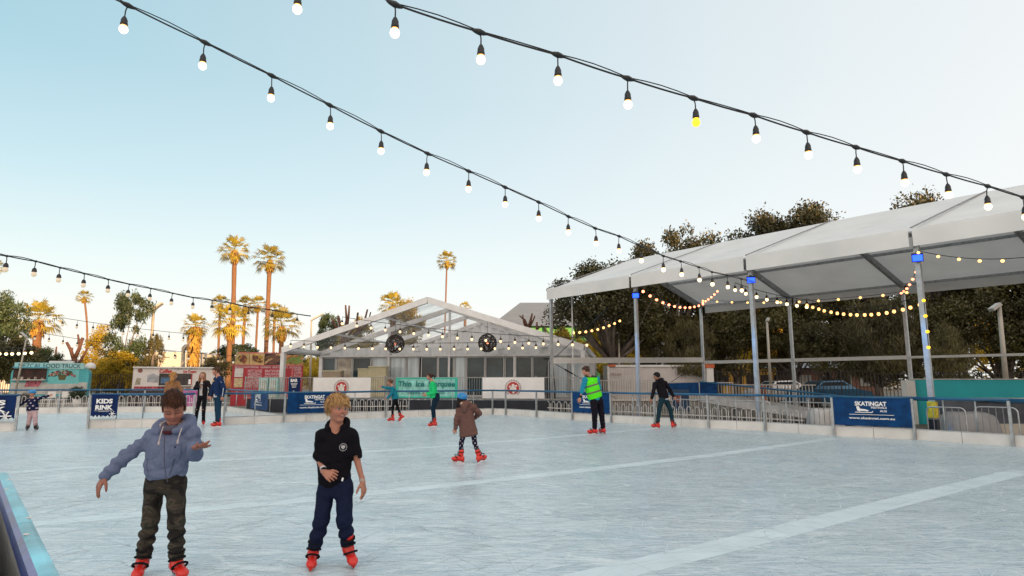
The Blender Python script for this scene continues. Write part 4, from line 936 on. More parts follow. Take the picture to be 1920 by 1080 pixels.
# ================================================================== far buildings
def building(label, x0, x1, y, dep, h, wall, roof=None, rh=0, wins=0, wm=None, name='building'):
    t = thing(name, label, 'building', ((x0 + x1) / 2, y + dep / 2, 0)); k = MB(); k.box(((x0 + x1) / 2, y + dep / 2, h / 2 - .01), (x1 - x0, dep, h)); k.build('wall', wall, t)
    if roof:
        k = MB(); a = .8; xm = (x0 + x1) / 2
        k.add([(x0 - a, y - a, h), (x1 + a, y - a, h), (x1 + a, y + dep + a, h), (x0 - a, y + dep + a, h), (x0 + (x1 - x0) * .12, y + dep * .5, h + rh), (x1 - (x1 - x0) * .12, y + dep * .5, h + rh)], [(0, 1, 5, 4), (1, 2, 5), (2, 3, 4, 5), (3, 0, 4), (0, 3, 2, 1)]); k.build('roof', roof, t)
    for i in range(wins):
        k = MB(); xx = x0 + (x1 - x0) * (i + .5) / wins; k.box((xx, y - .03, h * .55), ((x1 - x0) / wins * .6, .08, h * .4)); k.build('window', wm or bgl, t)
    return t
gr = mat('grey_metal_roof', (.17, .18, .20), .5, .2, var=.1, scale=.6, stretch=(1, 1, 1)); cw = mat('cream_wall', (.55, .50, .44), .8, var=.06, scale=.3); gw = mat('green_cladding', (.12, .42, .12), .6, var=.15, scale=.5); bw = mat('brick_wall', (.22, .11, .08), .85, var=.2, scale=4); ow = mat('sun_tinted_wall', (.6, .33, .05), .8, var=.2, scale=.8)  # ow carries the yellow of sunlight in its base colour
a = W(930, 612, 85); b_ = W(1330, 612, 85)
t = building('wide hall with a grey metal roof and green cladding behind the marquee', a.x, b_.x, 85, 30, a.z, gw, gr, 5.2)
for i in range(14):
    k = MB(); x = a.x + (b_.x - a.x) * i / 13; k.beam((x, 84.7, 2), (x, 84.7, a.z), .25, .25)
    if i < 13: x2 = a.x + (b_.x - a.x) * (i + 1) / 13; k.beam((x, 84.6, a.z - .4), (x2, 84.6, a.z - 3.2), .18, .18)
    k.build('truss_frame', blackm, t)
a = W(283, 660, 80); b_ = W(350, 660, 80); building('pale low building glimpsed behind the street lamp', a.x, b_.x, 80, 12, a.z, cw)
a = W(-60, 690, 75); b_ = W(110, 690, 75); building('pale brick building behind the left trees', a.x, b_.x, 75, 12, a.z, cw, gr, 1.2, 5)
a = W(1185, 632, 66); b_ = W(1330, 632, 66); building('pale grey building behind the fig trees above the container', a.x, b_.x, 66, 12, a.z, mat('pale_grey_wall', (.36, .37, .39), .7, var=.1, scale=.3), gr, .8, 3)
a = W(1345, 690, 60); b_ = W(1470, 690, 60); building('ochre walled shed glimpsed behind the middle marquee leg', a.x, b_.x, 60, 8, a.z, ow, None, 0, 5, mat('dark_opening', (.03, .02, .02), .8))
a = W(1490, 690, 58); b_ = W(1640, 690, 58); building('brick building behind the parked car', a.x, b_.x, 58, 10, a.z, bw, gr, .8, 4, mat('pale_windows', (.35, .34, .32), .4))
# distant hedge/treeline so the horizon is closed
tl = mat('distant_trees', (.06, .06, .025), .8, var=.5, scale=.25, trans=.1); me, cs = leaf_crown('distant_leaves', 91, 60, 260, .03, (.2, .36), 'round', 1.4, inner=.0); me.materials.append(tl)
for i, (x, y, sx_, sz_, lb) in enumerate(((-88, 92, 22, 4.6, 'distant line of trees behind the left trees'), (-48, 100, 20, 3.6, 'distant line of trees behind the coffee trailer'), (-10, 105, 20, 4.4, 'distant line of trees behind the marquee'), (40, 92, 22, 6.5, 'distant line of trees behind the fig trees'), (80, 80, 22, 8, 'distant line of trees beyond the right edge'))):
    o = bpy.data.objects.new('distant_trees', me); C.objects.link(o); o.location = (x, y, sz_ * .75); o.scale = (sx_, 6, sz_); tag(o, lb, 'tree line', kind='stuff')
# ================================================================== fences behind
dkf = mat('dark_fence', (.03, .026, .024), .7, var=.2); 
def far_fence(label, u0, D0, u1, D1, h, n, m=dkf, sp=.16):
    a = W(u0, 712, D0); b = W(u1, 712, D1)
    for i in range(n): bar_fence(a.lerp(b, i / n), a.lerp(b, (i + 1) / n), 0, h, ordn[i] + ' ' + label, 'tall dark bar fence behind the rink', m, sp=sp, r=.016, name='security_fence')
far_fence('dark bar fence panel from the left, right of the turquoise truck', 150, 46, 262, 47, 1.9, 3)
far_fence('dark bar fence panel from the left, behind the far left truck end', -80, 45, 24, 45, 1.9, 2)
far_fence('dark bar fence panel from the left, behind the ramp and parked car', 1345, 36, 1640, 33, 2.0, 5)
far_fence('dark bar fence panel from the left, over the turquoise hoarding', 1640, 33, 2000, 28, 1.85, 5)
t = tree(205, 693, 742, 60, 58, 'bush', leafyel, 'sunlit yellow hedge behind the dark fence by the truck', 'hedge', 'hedge', tw=.05, var=2, limbs=3)
# ================================================================== street lamps and poles
def lamp(label, D, base_u, top, head, w=.09, shoe=True, extra=None, name='street_lamp'):
    t = thing(name, label, 'street lamp', V((W(base_u, 712, D).x, D, 0)), None); k = MB(); k.tube([V((W(base_u, 712, D).x, D, 0)), W(*top, D)], [w * 1.2, w * .8], 8); k.build('pole', mat('lamp_post', (.40, .36, .30), .5, .2, var=.1), t, smooth=True)
    k = MB(); a = W(*top, D); b = W(*head, D); k.beam(a, b, .28 * w / .09, .12 * w / .09); k.build('lamp_head', mat('lamp_head', (.45, .43, .40), .5), t); return t
lamp('street lamp with a slanted box head left of the coffee trailer', 50, 281, (288, 580), (304, 568), .13)
lamp('slim lamp post with a slanted head at the left corner of the marquee', 42, 583, (584, 600), (606, 588), .07)
lamp('grey lamp column behind the coffee trailer', 60, 343, (344, 655), (352, 648), .22)
lamp('thin crooked light pole left of the turquoise truck', 36, 30, (50, 632), (40, 623), .05)
lamp('slim pale pole with a side arm between the marquees', 44, 1162, (1160, 622), (1146, 630), .07)
lamp('tall grey pole at the right, behind the turquoise hoarding', 27, 1884, (1873, 570), (1858, 581), .10)
lamp('thin grey pole behind the middle marquee leg', 34, 1444, (1438, 602), (1441, 596), .08)
# ================================================================== turquoise food truck
def truck():
    D = 40; xa = W(22, 712, D).x; xb = W(167, 712, D).x; xc = (xa + xb) / 2; x0 = xc + (xa - xc) * .813; x1 = xc + (xb - xc) * .813; zt = W(50, 690, D).z; zb = .45; t = thing('food_truck', 'turquoise food truck with a flower basket painting and serving hatch', 'food truck', V(((x0 + x1) / 2, D, 0)))
    tq = mat('turquoise_paint', (.07, .42, .47), .45, var=.1, scale=2); w = x1 - x0; L = lambda f: x0 + w * f
    k = MB(); r = .35; pr = [(x0, zb), (x1, zb), (x1, zt - r)] + [(x1 - r + r * math.cos(a), zt - r + r * math.sin(a)) for a in [math.pi / 2 * j / 6 for j in range(1, 7)]] + [(x0 + r - r * math.sin(a), zt - r + r * math.cos(a)) for a in [math.pi / 2 * j / 6 for j in range(0, 7)]]
    k.slab([(x, D, z) for x, z in pr][::-1], 2.3, (0, 1, 0)); k.build('body', tq, t)
    k = MB()
    for i in range(14): k.box((L(.5), D - .008, zb + .1 + i * .13), (w - .3, .014, .012))
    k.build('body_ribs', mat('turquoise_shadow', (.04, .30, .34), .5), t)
    k = MB(); k.slab([(L(.03), D - .06, zt - .06), (L(.93), D - .06, zt - .06), (L(.93), D - .06, zt + .33), (L(.03), D - .06, zt + .33)], .05, (0, 1, 0)); sg = k.build('sign_board', mat('pale_turquoise', (.28, .55, .56), .5), t)
    text_mesh('MEZCAL FOOD TRUCK', .27, 'lettering', mat('sign_navy', (.02, .05, .09), .6), sg, (L(.48), D - .07, zt + .14), (1, 0, 0), (0, 0, 1), wmax=w * .80, bold=.0)
    k = MB(); k.box((L(.235), D - .01, 1.86), (w * .42, .04, .70)); hz = k.build('serving_hatch', mat('hatch_dark', (.045, .018, .015), .7, var=.8, scale=3), t)
    k = MB(); k.box((L(.235), D - .16, 2.28), (w * .43, .3, .06)); k.build('awning', mat('awning_blue', (.08, .36, .48), .5), hz)
    k = MB(); k.box((L(.235), D - .13, 1.49), (w * .42, .24, .05)); k.build('counter', mat('steel_counter', (.5, .5, .5), .3, .6), hz)
    for i in range(5): k = MB(); k.box((L(.06 + .085 * i), D - .2, 1.56 + .03 * (i % 2)), (.13, .09, .12 + .05 * (i % 2))); k.build('counter_jar', mat('jars', (.35, .3, .26), .5, var=.6, scale=6), hz)
    k = MB(); k.box((L(.67), D - .012, 1.80), (w * .40, .03, 1.12)); pn = k.build('picture_panel', mat('panel_turq', (.13, .48, .50), .5, var=.08), t)
    k = MB(); rr = random.Random(4); cx, cz = L(.65), 1.86
    fl = [MB(), MB(), MB(), MB()]
    for i in range(90):
        a = rr.uniform(0, math.pi); R_ = rr.uniform(.05, 1) ** .6; x = cx + math.cos(a) * .72 * R_; z = cz + math.sin(a) * .30 * R_ - .02 - .12 * abs(math.cos(a)) * R_; s = rr.uniform(.03, .075); n = 7
        fl[i % 4].add([(x + s * math.cos(2 * math.pi * j / n), D - .034 - .0006 * i, z + s * math.sin(2 * math.pi * j / n)) for j in range(n)], [tuple(range(n))])
    for f_, c_, nm in zip(fl, ((.30, .05, .05), (.45, .30, .25), (.03, .10, .03), (.06, .03, .03)), ('red_flowers', 'pale_flowers', 'painted_leaves', 'dark_leaves')): f_.build(nm, mat(nm, c_, .6), pn)
    k = MB(); k.add([(cx - .24, D - .03, cz - .03), (cx + .24, D - .03, cz - .03), (cx + .17, D - .03, cz - .38), (cx - .17, D - .03, cz - .38)], [(0, 1, 2, 3)]); k.build('painted_basket', mat('basket', (.10, .09, .03), .7, var=.5, scale=20), pn)
    k = MB(); k.box((L(.50), D - .005, .95), (w * .98, .03, .75)); k.build('lower_panel', mat('lower_pale', (.42, .42, .40), .5, var=.3, scale=2), t)
    k = MB(); k.add([(L(.20), D - .03, 1.42), (L(.40), D - .03, 1.42), (L(.36), D - .03, 1.08), (L(.18), D - .03, 1.05)], [(0, 1, 2, 3)]); k.build('pink_poster', mat('pink_poster', (.40, .10, .14), .6, var=.7, scale=9), t)
    for f in (.2, .8):
        k = MB(); k.lathe((L(f), D + .1, .36), [(.001, -.12), (.34, -.12), (.36, -.08), (.36, .08), (.34, .12), (.001, .12)], 18, axis=Matrix.Rotation(math.pi / 2, 3, 'X')); k.build('wheel', black, t, smooth=True)
    k = MB(); k.lathe((L(1.0), D + .5, zt), [(.30, 0), (.32, .1), (.26, .28), (.1, .38), (.001, .4)], 14); k.build('roof_vent', whitep, t, smooth=True)
    k = MB(); k.box((L(.6), D + 1, zt + .3), (1.3, .8, .35)); k.build('roof_unit', whitep, t)
    t.rotation_euler.z = R(30)
truck()
# ================================================================== coffee trailer
def trailer():
    D = 45; xa = W(250, 712, D).x; xb = W(405, 712, D).x; xc = (xa + xb) / 2; x0 = xc + (xa - xc) * .875; x1 = xc + (xb - xc) * .875; zt = W(300, 690, D).z; zb = .5; w = x1 - x0; L = lambda f: x0 + w * f
    t = thing('coffee_trailer', 'white coffee and ice cream trailer with a serving window', 'food trailer', V(((x0 + x1) / 2, D, 0))); wt = mat('trailer_white', (.66, .62, .60), .45, var=.05)
    k = MB(); k.box(((x0 + x1) / 2, D + 1.1, (zt + zb) / 2), (w, 2.2, zt - zb)); k.build('body', wt, t)
    k = MB(); k.box((L(.5), D - .05, zt + .03), (w * 1.01, .14, .10)); k.build('roof_edge', whitep, t)
    k = MB(); k.box((L(.51), D - .01, 1.52), (w * .40, .06, .85)); hz = k.build('serving_window', mat('window_dark', (.035, .03, .03), .5, var=.7, scale=3), t)
    k = MB(); k.box((L(.51), D - .16, 1.06), (w * .41, .3, .05)); k.build('counter', whitep, hz)
    k = MB(); k.box((L(.385), D - .05, 1.45), (w * .10, .02, .42)); k.build('shelf_goods', mat('shelf_blue', (.05, .12, .22), .5, var=.7, scale=7), hz)
    k = MB(); k.box((L(.685), D - .05, 1.35), (w * .03, .02, .36)); k.build('menu_card', textw, hz)
    k = MB(); k.add([(L(.70), D - .045, 1.1), (L(.713), D - .045, 1.1), (L(.713), D - .045, 1.94), (L(.70), D - .045, 1.94)], [(0, 1, 2, 3)]); k.build('red_trim', mat('trim_red', (.4, .02, .02), .5), hz)
    rd = mat('print_red', (.5, .02, .02), .5); tl_ = mat('print_teal', (.02, .12, .13), .5)
    text_mesh('Coffee', .27, 'lettering', rd, t, (L(.385), D - .03, 2.12), (1, 0, 0), (0, 0, 1), wmax=w * .155, bold=.04)
    text_mesh('Ice Cream', .20, 'lettering', rd, t, (L(.68), D - .03, 2.10), (1, 0, 0), (0, 0, 1), wmax=w * .16, bold=.04)
    text_mesh('Tequi Cafe', .25, 'lettering', tl_, t, (L(.60), D - .03, 2.33), (1, 0, 0), (0, 0, 1), wmax=w * .30, bold=.0, shear=.4)
    k = MB(); c = (L(.08), D - .02, 2.15); k.add([(c[0] + .15 * math.cos(a), c[1], c[2] + .15 * math.sin(a)) for a in [2 * math.pi * j / 16 for j in range(16)]], [tuple(range(16))]); k.build('round_logo', mat('logo_brown', (.22, .07, .05), .5, var=.6, scale=14), t)
    k = MB(); k.add([(L(.17), D - .02, 1.35), (L(.30), D - .02, 1.3), (L(.31), D - .02, 1.75), (L(.24), D - .02, 1.95), (L(.17), D - .02, 1.8)], [(0, 1, 2, 3, 4)]); k.build('grey_picture', mat('grey_picture', (.36, .37, .40), .6, var=.3, scale=4), t)
    k = MB(); k.add([(L(.03), D - .02, 1.15), (L(.09), D - .02, 1.15), (L(.10), D - .02, 1.6), (L(.05), D - .02, 1.65)], [(0, 1, 2, 3)]); k.build('cup_picture', mat('cup_picture', (.30, .28, .20), .6, var=.6, scale=9), t)
    k = MB(); k.box((L(.3), D - .015, .95), (w * .55, .02, .16)); k.build('floral_stripe', mat('floral_red', (.35, .05, .07), .6, var=.9, scale=8), t)
    text_mesh('coffee  cake  waffles', .13, 'lettering', rd, t, (L(.68), D - .03, .92), (1, 0, 0), (0, 0, 1), wmax=w * .3)
    for f in (.42, .54):
        k = MB(); k.lathe((L(f), D + .1, .34), [(.001, -.12), (.32, -.12), (.34, -.08), (.34, .08), (.32, .12), (.001, .12)], 16, axis=Matrix.Rotation(math.pi / 2, 3, 'X')); k.build('wheel', black, t, smooth=True)
trailer()
bpy.data.objects['coffee_trailer'].rotation_euler.z = R(25)
# ================================================================== red menu board kiosk
def kiosk():
    D = 37; X = lambda u: W(502, 712, D).x + (W(u, 712, D).x - W(502, 712, D).x) * .9; Z = lambda v: W(500, v, D).z; t = thing('sausage_stall', 'red sausage stall with a white lettered menu wall and food pictures above', 'food stall', V((X(502), D, 0)))
    x0, x1 = X(433), X(571); k = MB(); k.box(((x0 + x1) / 2, D + .9, Z(685) / 2), (x1 - x0, 1.8, Z(685))); k.build('body', redm, t)
    k = MB(); k.box(((x0 + x1) / 2, D - .02, Z(685)), (x1 - x0 + .05, .06, .05)); k.build('trim', mat('pale_red', (.5, .12, .12), .5), t)
    P_ = mat('menu_print', (.62, .42, .44), .6)
    def tx(s, h, u0, u1, v): text_mesh(s, h, 'lettering', P_, t, ((X(u0) + X(u1)) / 2, D - .012, Z(v)), (1, 0, 0), (0, 0, 1), wmax=X(u1) - X(u0), bold=.02)
    tx('MOUTHWATERING  GERMAN  BRATWURST  SAUSAGES', .13, 438, 567, 688.5)
    for i, s in enumerate(('HOT DOGS', 'SAUERKRAUT', 'APPETIZING', 'CLASSIC GERMAN', 'BRATWURST', 'CHEESY CHEESE')): tx(s, .16, 463 - 5 * (i > 3), 490, 695.5 + 5.6 * i)
    for i, s in enumerate(('BRATWURST', 'SAUSAGES', 'HOT DOGS', 'CHEESE')): tx(s, .15, 496, 528, 695.5 + 5.6 * i)
    for i, s in enumerate(('KRANSKY', 'CHIPS', 'ROLLS', 'ONIONS')): tx(s, .14, 553, 568, 693 + 5.6 * i)
    for v0, v1, m in ((691, 707, mat('paper_white', (.55, .52, .50), .6, var=.15, scale=8)), (709, 726, mat('paper_tan', (.50, .38, .22), .6, var=.3, scale=8))):
        k = MB(); k.box((X(446), D - .015, (Z(v0) + Z(v1)) / 2), (X(454) - X(438), .02, Z(v0) - Z(v1))); k.build('menu_sheet', m, t)
    k = MB(); k.box((X(549.5), D - .02, 1.2), (.10, .05, 2.3)); k.build('seam_post', mat('pale_red', (0, 0, 0)), t)
    def food(u0, u1, v0, v1, seed, bgc, cols, kind):
        f = MB(); f.box(((X(u0) + X(u1)) / 2, D, (Z(v0) + Z(v1)) / 2), (X(u1) - X(u0), .06, Z(v0) - Z(v1))); fo = f.build('food_picture', mat('picture_ground_%d' % seed, bgc, .6, var=.3, scale=5), t); r = random.Random(seed)
        for ci, c_ in enumerate(cols):
            q = MB()
            for i in range(9):
                s = r.uniform(.06, .14); cx = r.uniform(X(u0) + .2, X(u1) - .2); cz = r.uniform(Z(v1) + .18, Z(v0) - .14); 
                el = 2.6 if kind == 'long' else 1.2; an = .5 if kind == 'long' else r.uniform(0, 3)
                q.add([(max(X(u0), min(X(u1), cx + s * (el * math.cos(a) * math.cos(an) - .6 * math.sin(a) * math.sin(an)))), D - .034 - .001 * (ci * 9 + i), max(Z(v1), min(Z(v0), cz + s * (el * math.cos(a) * math.sin(an) + .6 * math.sin(a) * math.cos(an))))) for a in [2 * math.pi * j / 12 for j in range(12)]], [tuple(range(12))])
            q.build('painted_food', mat('food_%d_%d' % (seed, ci), c_, .6, var=.4, scale=8), fo)
    food(438, 464, 663, 684, 1, (.42, .28, .12), ((.08, .20, .03), (.25, .06, .02), (.45, .18, .05), (.12, .03, .02)), 'r')
    food(465, 493, 663, 684, 2, (.48, .32, .14), ((.22, .09, .02), (.50, .30, .04), (.12, .04, .02)), 'r')
    food(494, 526, 663, 684, 3, (.03, .015, .015), ((.28, .14, .06), (.42, .26, .12), (.12, .05, .03)), 'long')
    food(534, 570, 665, 684, 4, (.38, .2, .08), ((.5, .28, .06), (.22, .08, .02), (.14, .2, .04)), 'long')
    k = MB(); k.box((X(512), D + .1, Z(663) + .04), (X(575) - X(436), .1, .06)); k.build('top_trim', mat('pale_red', (0, 0, 0)), t)
kiosk()
bpy.data.objects['sausage_stall'].rotation_euler.z = R(20)
# glass menu cabinets in front
for u0, u1, lb in ((488, 505, 'left pale teal standing display cabinet before the red stall'), (506, 523, 'right pale teal standing display cabinet before the red stall')):
    D = 31; x0, x1 = W(u0, 712, D).x, W(u1, 712, D).x; zt = W(500, 708, D).z; t = thing('display_cabinet', lb, 'cabinet', V(((x0 + x1) / 2, D, 0))); k = MB(); k.box(((x0 + x1) / 2, D, zt / 2), (x1 - x0 - .03, .3, zt)); k.build('case', mat('cabinet_teal', (.30, .55, .52), .3, var=.5, scale=2), t)
    k = MB(); k.box(((x0 + x1) / 2, D - .16, zt * .62), (x1 - x0 - .14, .02, zt * .62)); k.build('glass_front', mat('cabinet_glass', (.45, .50, .46), .1, var=.5, scale=3), t)
# ================================================================== white container
D = 43; x0, x1 = W(1141, 712, D).x, W(1323, 712, D).x; zt = W(1200, 685, D).z; wt = mat('container_white', (.56, .53, .52), .5, var=.06, scale=2)
t = thing('shipping_container', 'white ribbed refrigerated container parked below the fig trees', 'container', V(((x0 + x1) / 2, D + 1.2, 0)))
k = MB(); k.box(((x0 + x1) / 2, D + 1.25, zt / 2 + .08), (x1 - x0, 2.4, zt - .16)); k.build('body', wt, t)
k = MB()
for i in range(34): k.box((x0 + .1 + (x1 - x0 - .2) * (i + .5) / 34, D + .03, zt / 2 + .06), (.045, .05, zt - .35))
k.build('ribs', wt, t); k = MB()
for z in (.12, zt - .04): k.box(((x0 + x1) / 2, D + .02, z), (x1 - x0 + .02, .1, .14))
for x in (x0, x1): k.box((x, D + .02, zt / 2), (.14, .12, zt - .1))
k.build('corner_frame', whitep, t)
text_mesh('COLD BOX', .16, 'lettering', mat('print_brown', (.2, .05, .04), .6), t, (W(1155, 712, D).x, D - .04, zt - .62), (1, 0, 0), (0, 0, 1), wmax=.75)
text_mesh('0800 24', .12, 'lettering', mat('print_grey', (.15, .15, .16), .6), t, (W(1312, 712, D).x, D - .04, zt - .30), (1, 0, 0), (0, 0, 1), wmax=.45)
k = MB(); k.box((x0 + .25, D - .05, zt - .02), (.5, .04, .14)); k.build('orange_marker', mat('marker_orange', (.5, .10, .03), .5), t)
# orange ochre stack right of the container
x = W(1331, 712, 42).x; t = thing('site_post', 'white and orange topped post right of the container', 'post', V((x, 42, 0))); k = MB(); k.box((x, 42, 1.15), (.45, .3, 2.3)); k.build('post', whitep, t); k = MB(); k.box((x, 42, 2.42), (.6, .4, .24)); k.build('orange_cap', mat('marker_orange', (0, 0, 0)), t)
# ================================================================== ramp with blue rails
t = thing('access_ramp', 'pale sloping ramp with blue handrail and navy wall behind the right barrier', 'ramp', V((8, 22, 0)))
A0, A1 = V((7.3, 24.2, 0)), V((11.2, 19.9, 0)); dn = (A1 - A0).normalized(); nr = V((-dn.y, dn.x, 0))
zl = lambda f: .95 - .75 * f
k = MB(); N = 10
k.slab([A0 + V((0, 0, zl(0) - .3)), A1 + V((0, 0, .0)), A1 + V((0, 0, zl(1))), A0 + V((0, 0, zl(0)))], 1.6, nr); k.build('ramp_surface', mat('ramp_grey', (.42, .42, .42), .6, var=.2, scale=3), t)
k = MB(); k.tube([A0 + V((0, 0, 1.42)), A1 + V((0, 0, .92)), A1 + dn * 2.4 + V((0, 0, .90)), A1 + dn * 5 + V((0, 0, .9))], .03, 8); k.build('handrail', bluerail, t, smooth=True)
for i in range(6):
    k = MB(); q = A0.lerp(A1, i / 5); k.tube([q, q + V((0, 0, 1.42 - .5 * i / 5))], .02, 6); k.build('rail_post', alu, t)
B0 = W(1252, 712, 25); B1 = W(1344, 712, 24); k = MB(); k.slab([V((B0.x, 25, .95)), V((B1.x, 24, .95)), V((B1.x, 24, 1.42)), V((B0.x, 25, 1.36))], .03, (0, 1, 0)); k.build('navy_wall', navy, t)
Q0 = W(1261, 712, 23.4); Q1 = W(1293, 712, 22.8); t, q0, q1, d, n = banner(V((Q0.x, 23.4, 0)), V((Q1.x, 22.8, 0)), .35, 1.15, mat('night_navy', (.01, .03, .07), .5, var=.3), 'dark banner patterned with orange fireworks beside the dark skater'); del t['_o']
k = MB(); r = random.Random(9); c = q0.lerp(q1, .45); c.z = .82
for i in range(60):
    a = r.uniform(0, 6.28); l0 = r.uniform(.02, .12); l1 = l0 + r.uniform(.04, .16); u_ = d * math.cos(a) + V((0, 0, 1)) * math.sin(a) * .9; s = (d * -math.sin(a) + V((0, 0, 1)) * math.cos(a)) * .012
    k.add([c + u_ * l0 - s + n * .03, c + u_ * l0 + s + n * .03, c + u_ * l1 + n * .03], [(0, 1, 2)])
k.build('firework_print', mat('firework_orange', (.55, .14, .06), .5, var=.5, scale=20), t)
# orange sign on the fence by the ramp
o0 = W(1411, 712, 30); t = thing('orange_panel', 'orange panel with navy letters hanging before the dark fence', 'sign', V((o0.x, 30, .4))); x1 = W(1436, 712, 30).x; k = MB(); k.box(((o0.x + x1) / 2, 30, .75), (x1 - o0.x, .03, .9)); k.build('board', mat('panel_orange', (.45, .13, .05), .6), t)
text_mesh('BAR', .26, 'lettering', mat('sign_navy', (0, 0, 0)), t, ((o0.x + x1) / 2, 29.97, .95), (1, 0, 0), (0, 0, 1), wmax=.5)
# ================================================================== crowd barriers
def crowd(p0, p1, label, h=.82):
    p0 = V(p0); p1 = V(p1); d = p1 - p0; L = d.length; d = d / L; t = thing('crowd_barrier', label, 'crowd barrier', p0, 'grey steel crowd barriers beyond the right rail'); r = .12; Z_ = V((0, 0, 1))
    pts = [p0 + Z_ * .02, p0 + Z_ * (h - r)] + [p0 + d * (r - r * math.cos(a)) + Z_ * (h - r + r * math.sin(a)) for a in (.4, .8, 1.2, 1.57)] + [p1 - d * (r - r * math.cos(a)) + Z_ * (h - r + r * math.sin(a)) for a in (1.57, 1.2, .8, .4)] + [p1 + Z_ * (h - r), p1 + Z_ * .02]
    k = MB(); k.tube(pts, .018, 6, cap=False); k.build('frame', alu, t, smooth=True); k = MB(); k.beam(p0 + Z_ * .16, p1 + Z_ * .16, .025, .025)
    n = int(L / .14)
    for i in range(1, n): q = p0 + d * (L * i / n); k.beam(q + Z_ * .16, q + Z_ * (h - .01), .012, .012)
    k.build('bars', alu, t)
    for q in (p0, p1):
        k = MB(); nn2 = V((-d.y, d.x, 0)); k.beam(q - nn2 * .28 + Z_ * .02, q + nn2 * .28 + Z_ * .02, .04, .02); k.build('foot', galv, t)
def outp(i, f, o=.75):
    a = right_base[i]; b = right_base[i + 1]; d = (b - a).normalized(); n = V((-d.y, d.x, 0)); q = a.lerp(b, f) + n * o; return q if n.x > 0 else a.lerp(b, f) - n * o
cl = ['crowd barrier behind the dark clothed skater', 'crowd barrier right of the dark clothed skater', 'crowd barrier left of the large blue web banner', 'crowd barrier right of the large blue web banner', 'crowd barrier left of the nearest thick fence post', 'crowd barrier at the right edge']
for (i, a, b), lb, h in zip(((2, .1, .98), (3, .02, .98), (4, .02, .92), (6, .02, .45), (6, .55, .98), (7, .05, .95)), cl, (.84, .84, .84, .8, .84, .84)): crowd(outp(i, a), outp(i, b), lb, h)
# ================================================================== turquoise hoarding, tarpaulin heap, padding, car
H0 = W(1707, 712, 21.5); H1 = W(1960, 712, 19.6); H2 = V((19.5, 17.0, 0)); t = thing('hoarding', 'plain turquoise hoarding wall beyond the right barrier', 'hoarding', V((H0.x, 21.5, 0)))
for a, b in ((V((H0.x, 21.5, 0)), V((H1.x, 19.6, 0))), (V((H1.x, 19.6, 0)), H2)):
    k = MB(); k.slab([a, b, b + V((0, 0, 1.50)), a + V((0, 0, 1.50))], .06, (0, 1, 0)); k.build('panel', teal, t); k = MB(); k.beam(a + V((0, 0, 1.52)), b + V((0, 0, 1.52)), .1, .03); k.build('cap_strip', mat('pale_cap', (.5, .5, .46), .5), t)
k = MB(); k.box((H0.x - .16, 21.4, .74), (.30, .3, 1.48)); k.build('end_block', whitep, t)
c0 = V((13.0, 17.6, 0)); 
def heap(c, sx_, sy_, sz_, m, label, name='covered_heap', cat='tarpaulin', seed=0):
    t = thing(name, label, cat, c); k = MB(); r = random.Random(seed); n1, n2 = 20, 8; vs = []
    for j in range(n2 + 1):
        for i in range(n1):
            a = 2 * math.pi * i / n1; f = j / n2; cs_ = math.copysign(abs(math.cos(a)) ** .6, math.cos(a)); sn = math.copysign(abs(math.sin(a)) ** .6, math.sin(a)); rr = (1 - .35 * f ** 1.5) * (1 + .05 * math.sin(i * 2.4 + f * 3)) * (1 if j < n2 else .02)
            vs.append(c + V((cs_ * sx_ * rr, sn * sy_ * rr, sz_ * (math.sin(f * math.pi / 2) ** .7) * (1 + .05 * math.sin(i * 1.3)))))
    k.add(vs, [(j * n1 + i, j * n1 + (i + 1) % n1, (j + 1) * n1 + (i + 1) % n1, (j + 1) * n1 + i) for j in range(n2) for i in range(n1)]); k.build('tarpaulin', m, t, smooth=True)
heap(V((12.3, 16.9, 0)), .7, .5, .62, mat('grey_tarp', (.26, .26, .27), .6, var=.15, bump=.5, bscale=4), 'grey tarpaulin heap beside the nearest marquee leg')
heap(V((9.7, 19.4, 0)), .5, .4, .6, mat('white_tarp', (.5, .5, .5), .5, var=.1, bump=.4, bscale=4), 'small white covered machine beyond the right rail', seed=3)
x = W(1850, 712, 17.5); t = thing('stage_block', 'dark grey curtain fronted block with a beige top behind the right crowd barriers', 'platform', V((x.x, 17.5, 0))); k = MB(); k.box((x.x + .3, 17.7, .60), (3.2, .5, .62)); k.build('dark_front', mat('grey_curtain', (.07, .08, .10), .8, var=.3, bump=.4, bscale=4), t); k = MB(); k.box((x.x + .3, 17.65, .15), (3.2, .6, .28)); k.build('beige_base', mat('beige_board', (.45, .42, .36), .6), t); k = MB(); k.box((x.x + .4, 17.6, .95), (1.6, .5, .08)); k.build('beige_top', mat('beige_board', (0, 0, 0)), t)
q = MP(3, 0, 0); t = thing('leg_padding', 'yellow and black padding strapped round the foot of the nearest marquee leg', 'padding', q); k = MB(); k.box(q + V((0, -.01, .72)), (.15, .19, .42), math.atan2(depv.y, depv.x)); k.build('yellow_pad', mat('pad_yellow', (.55, .40, .02), .6, var=.4, scale=8), t); k = MB(); k.box(q + V((0, -.01, .30)), (.16, .20, .34), math.atan2(depv.y, depv.x)); k.build('black_pad', black, t)
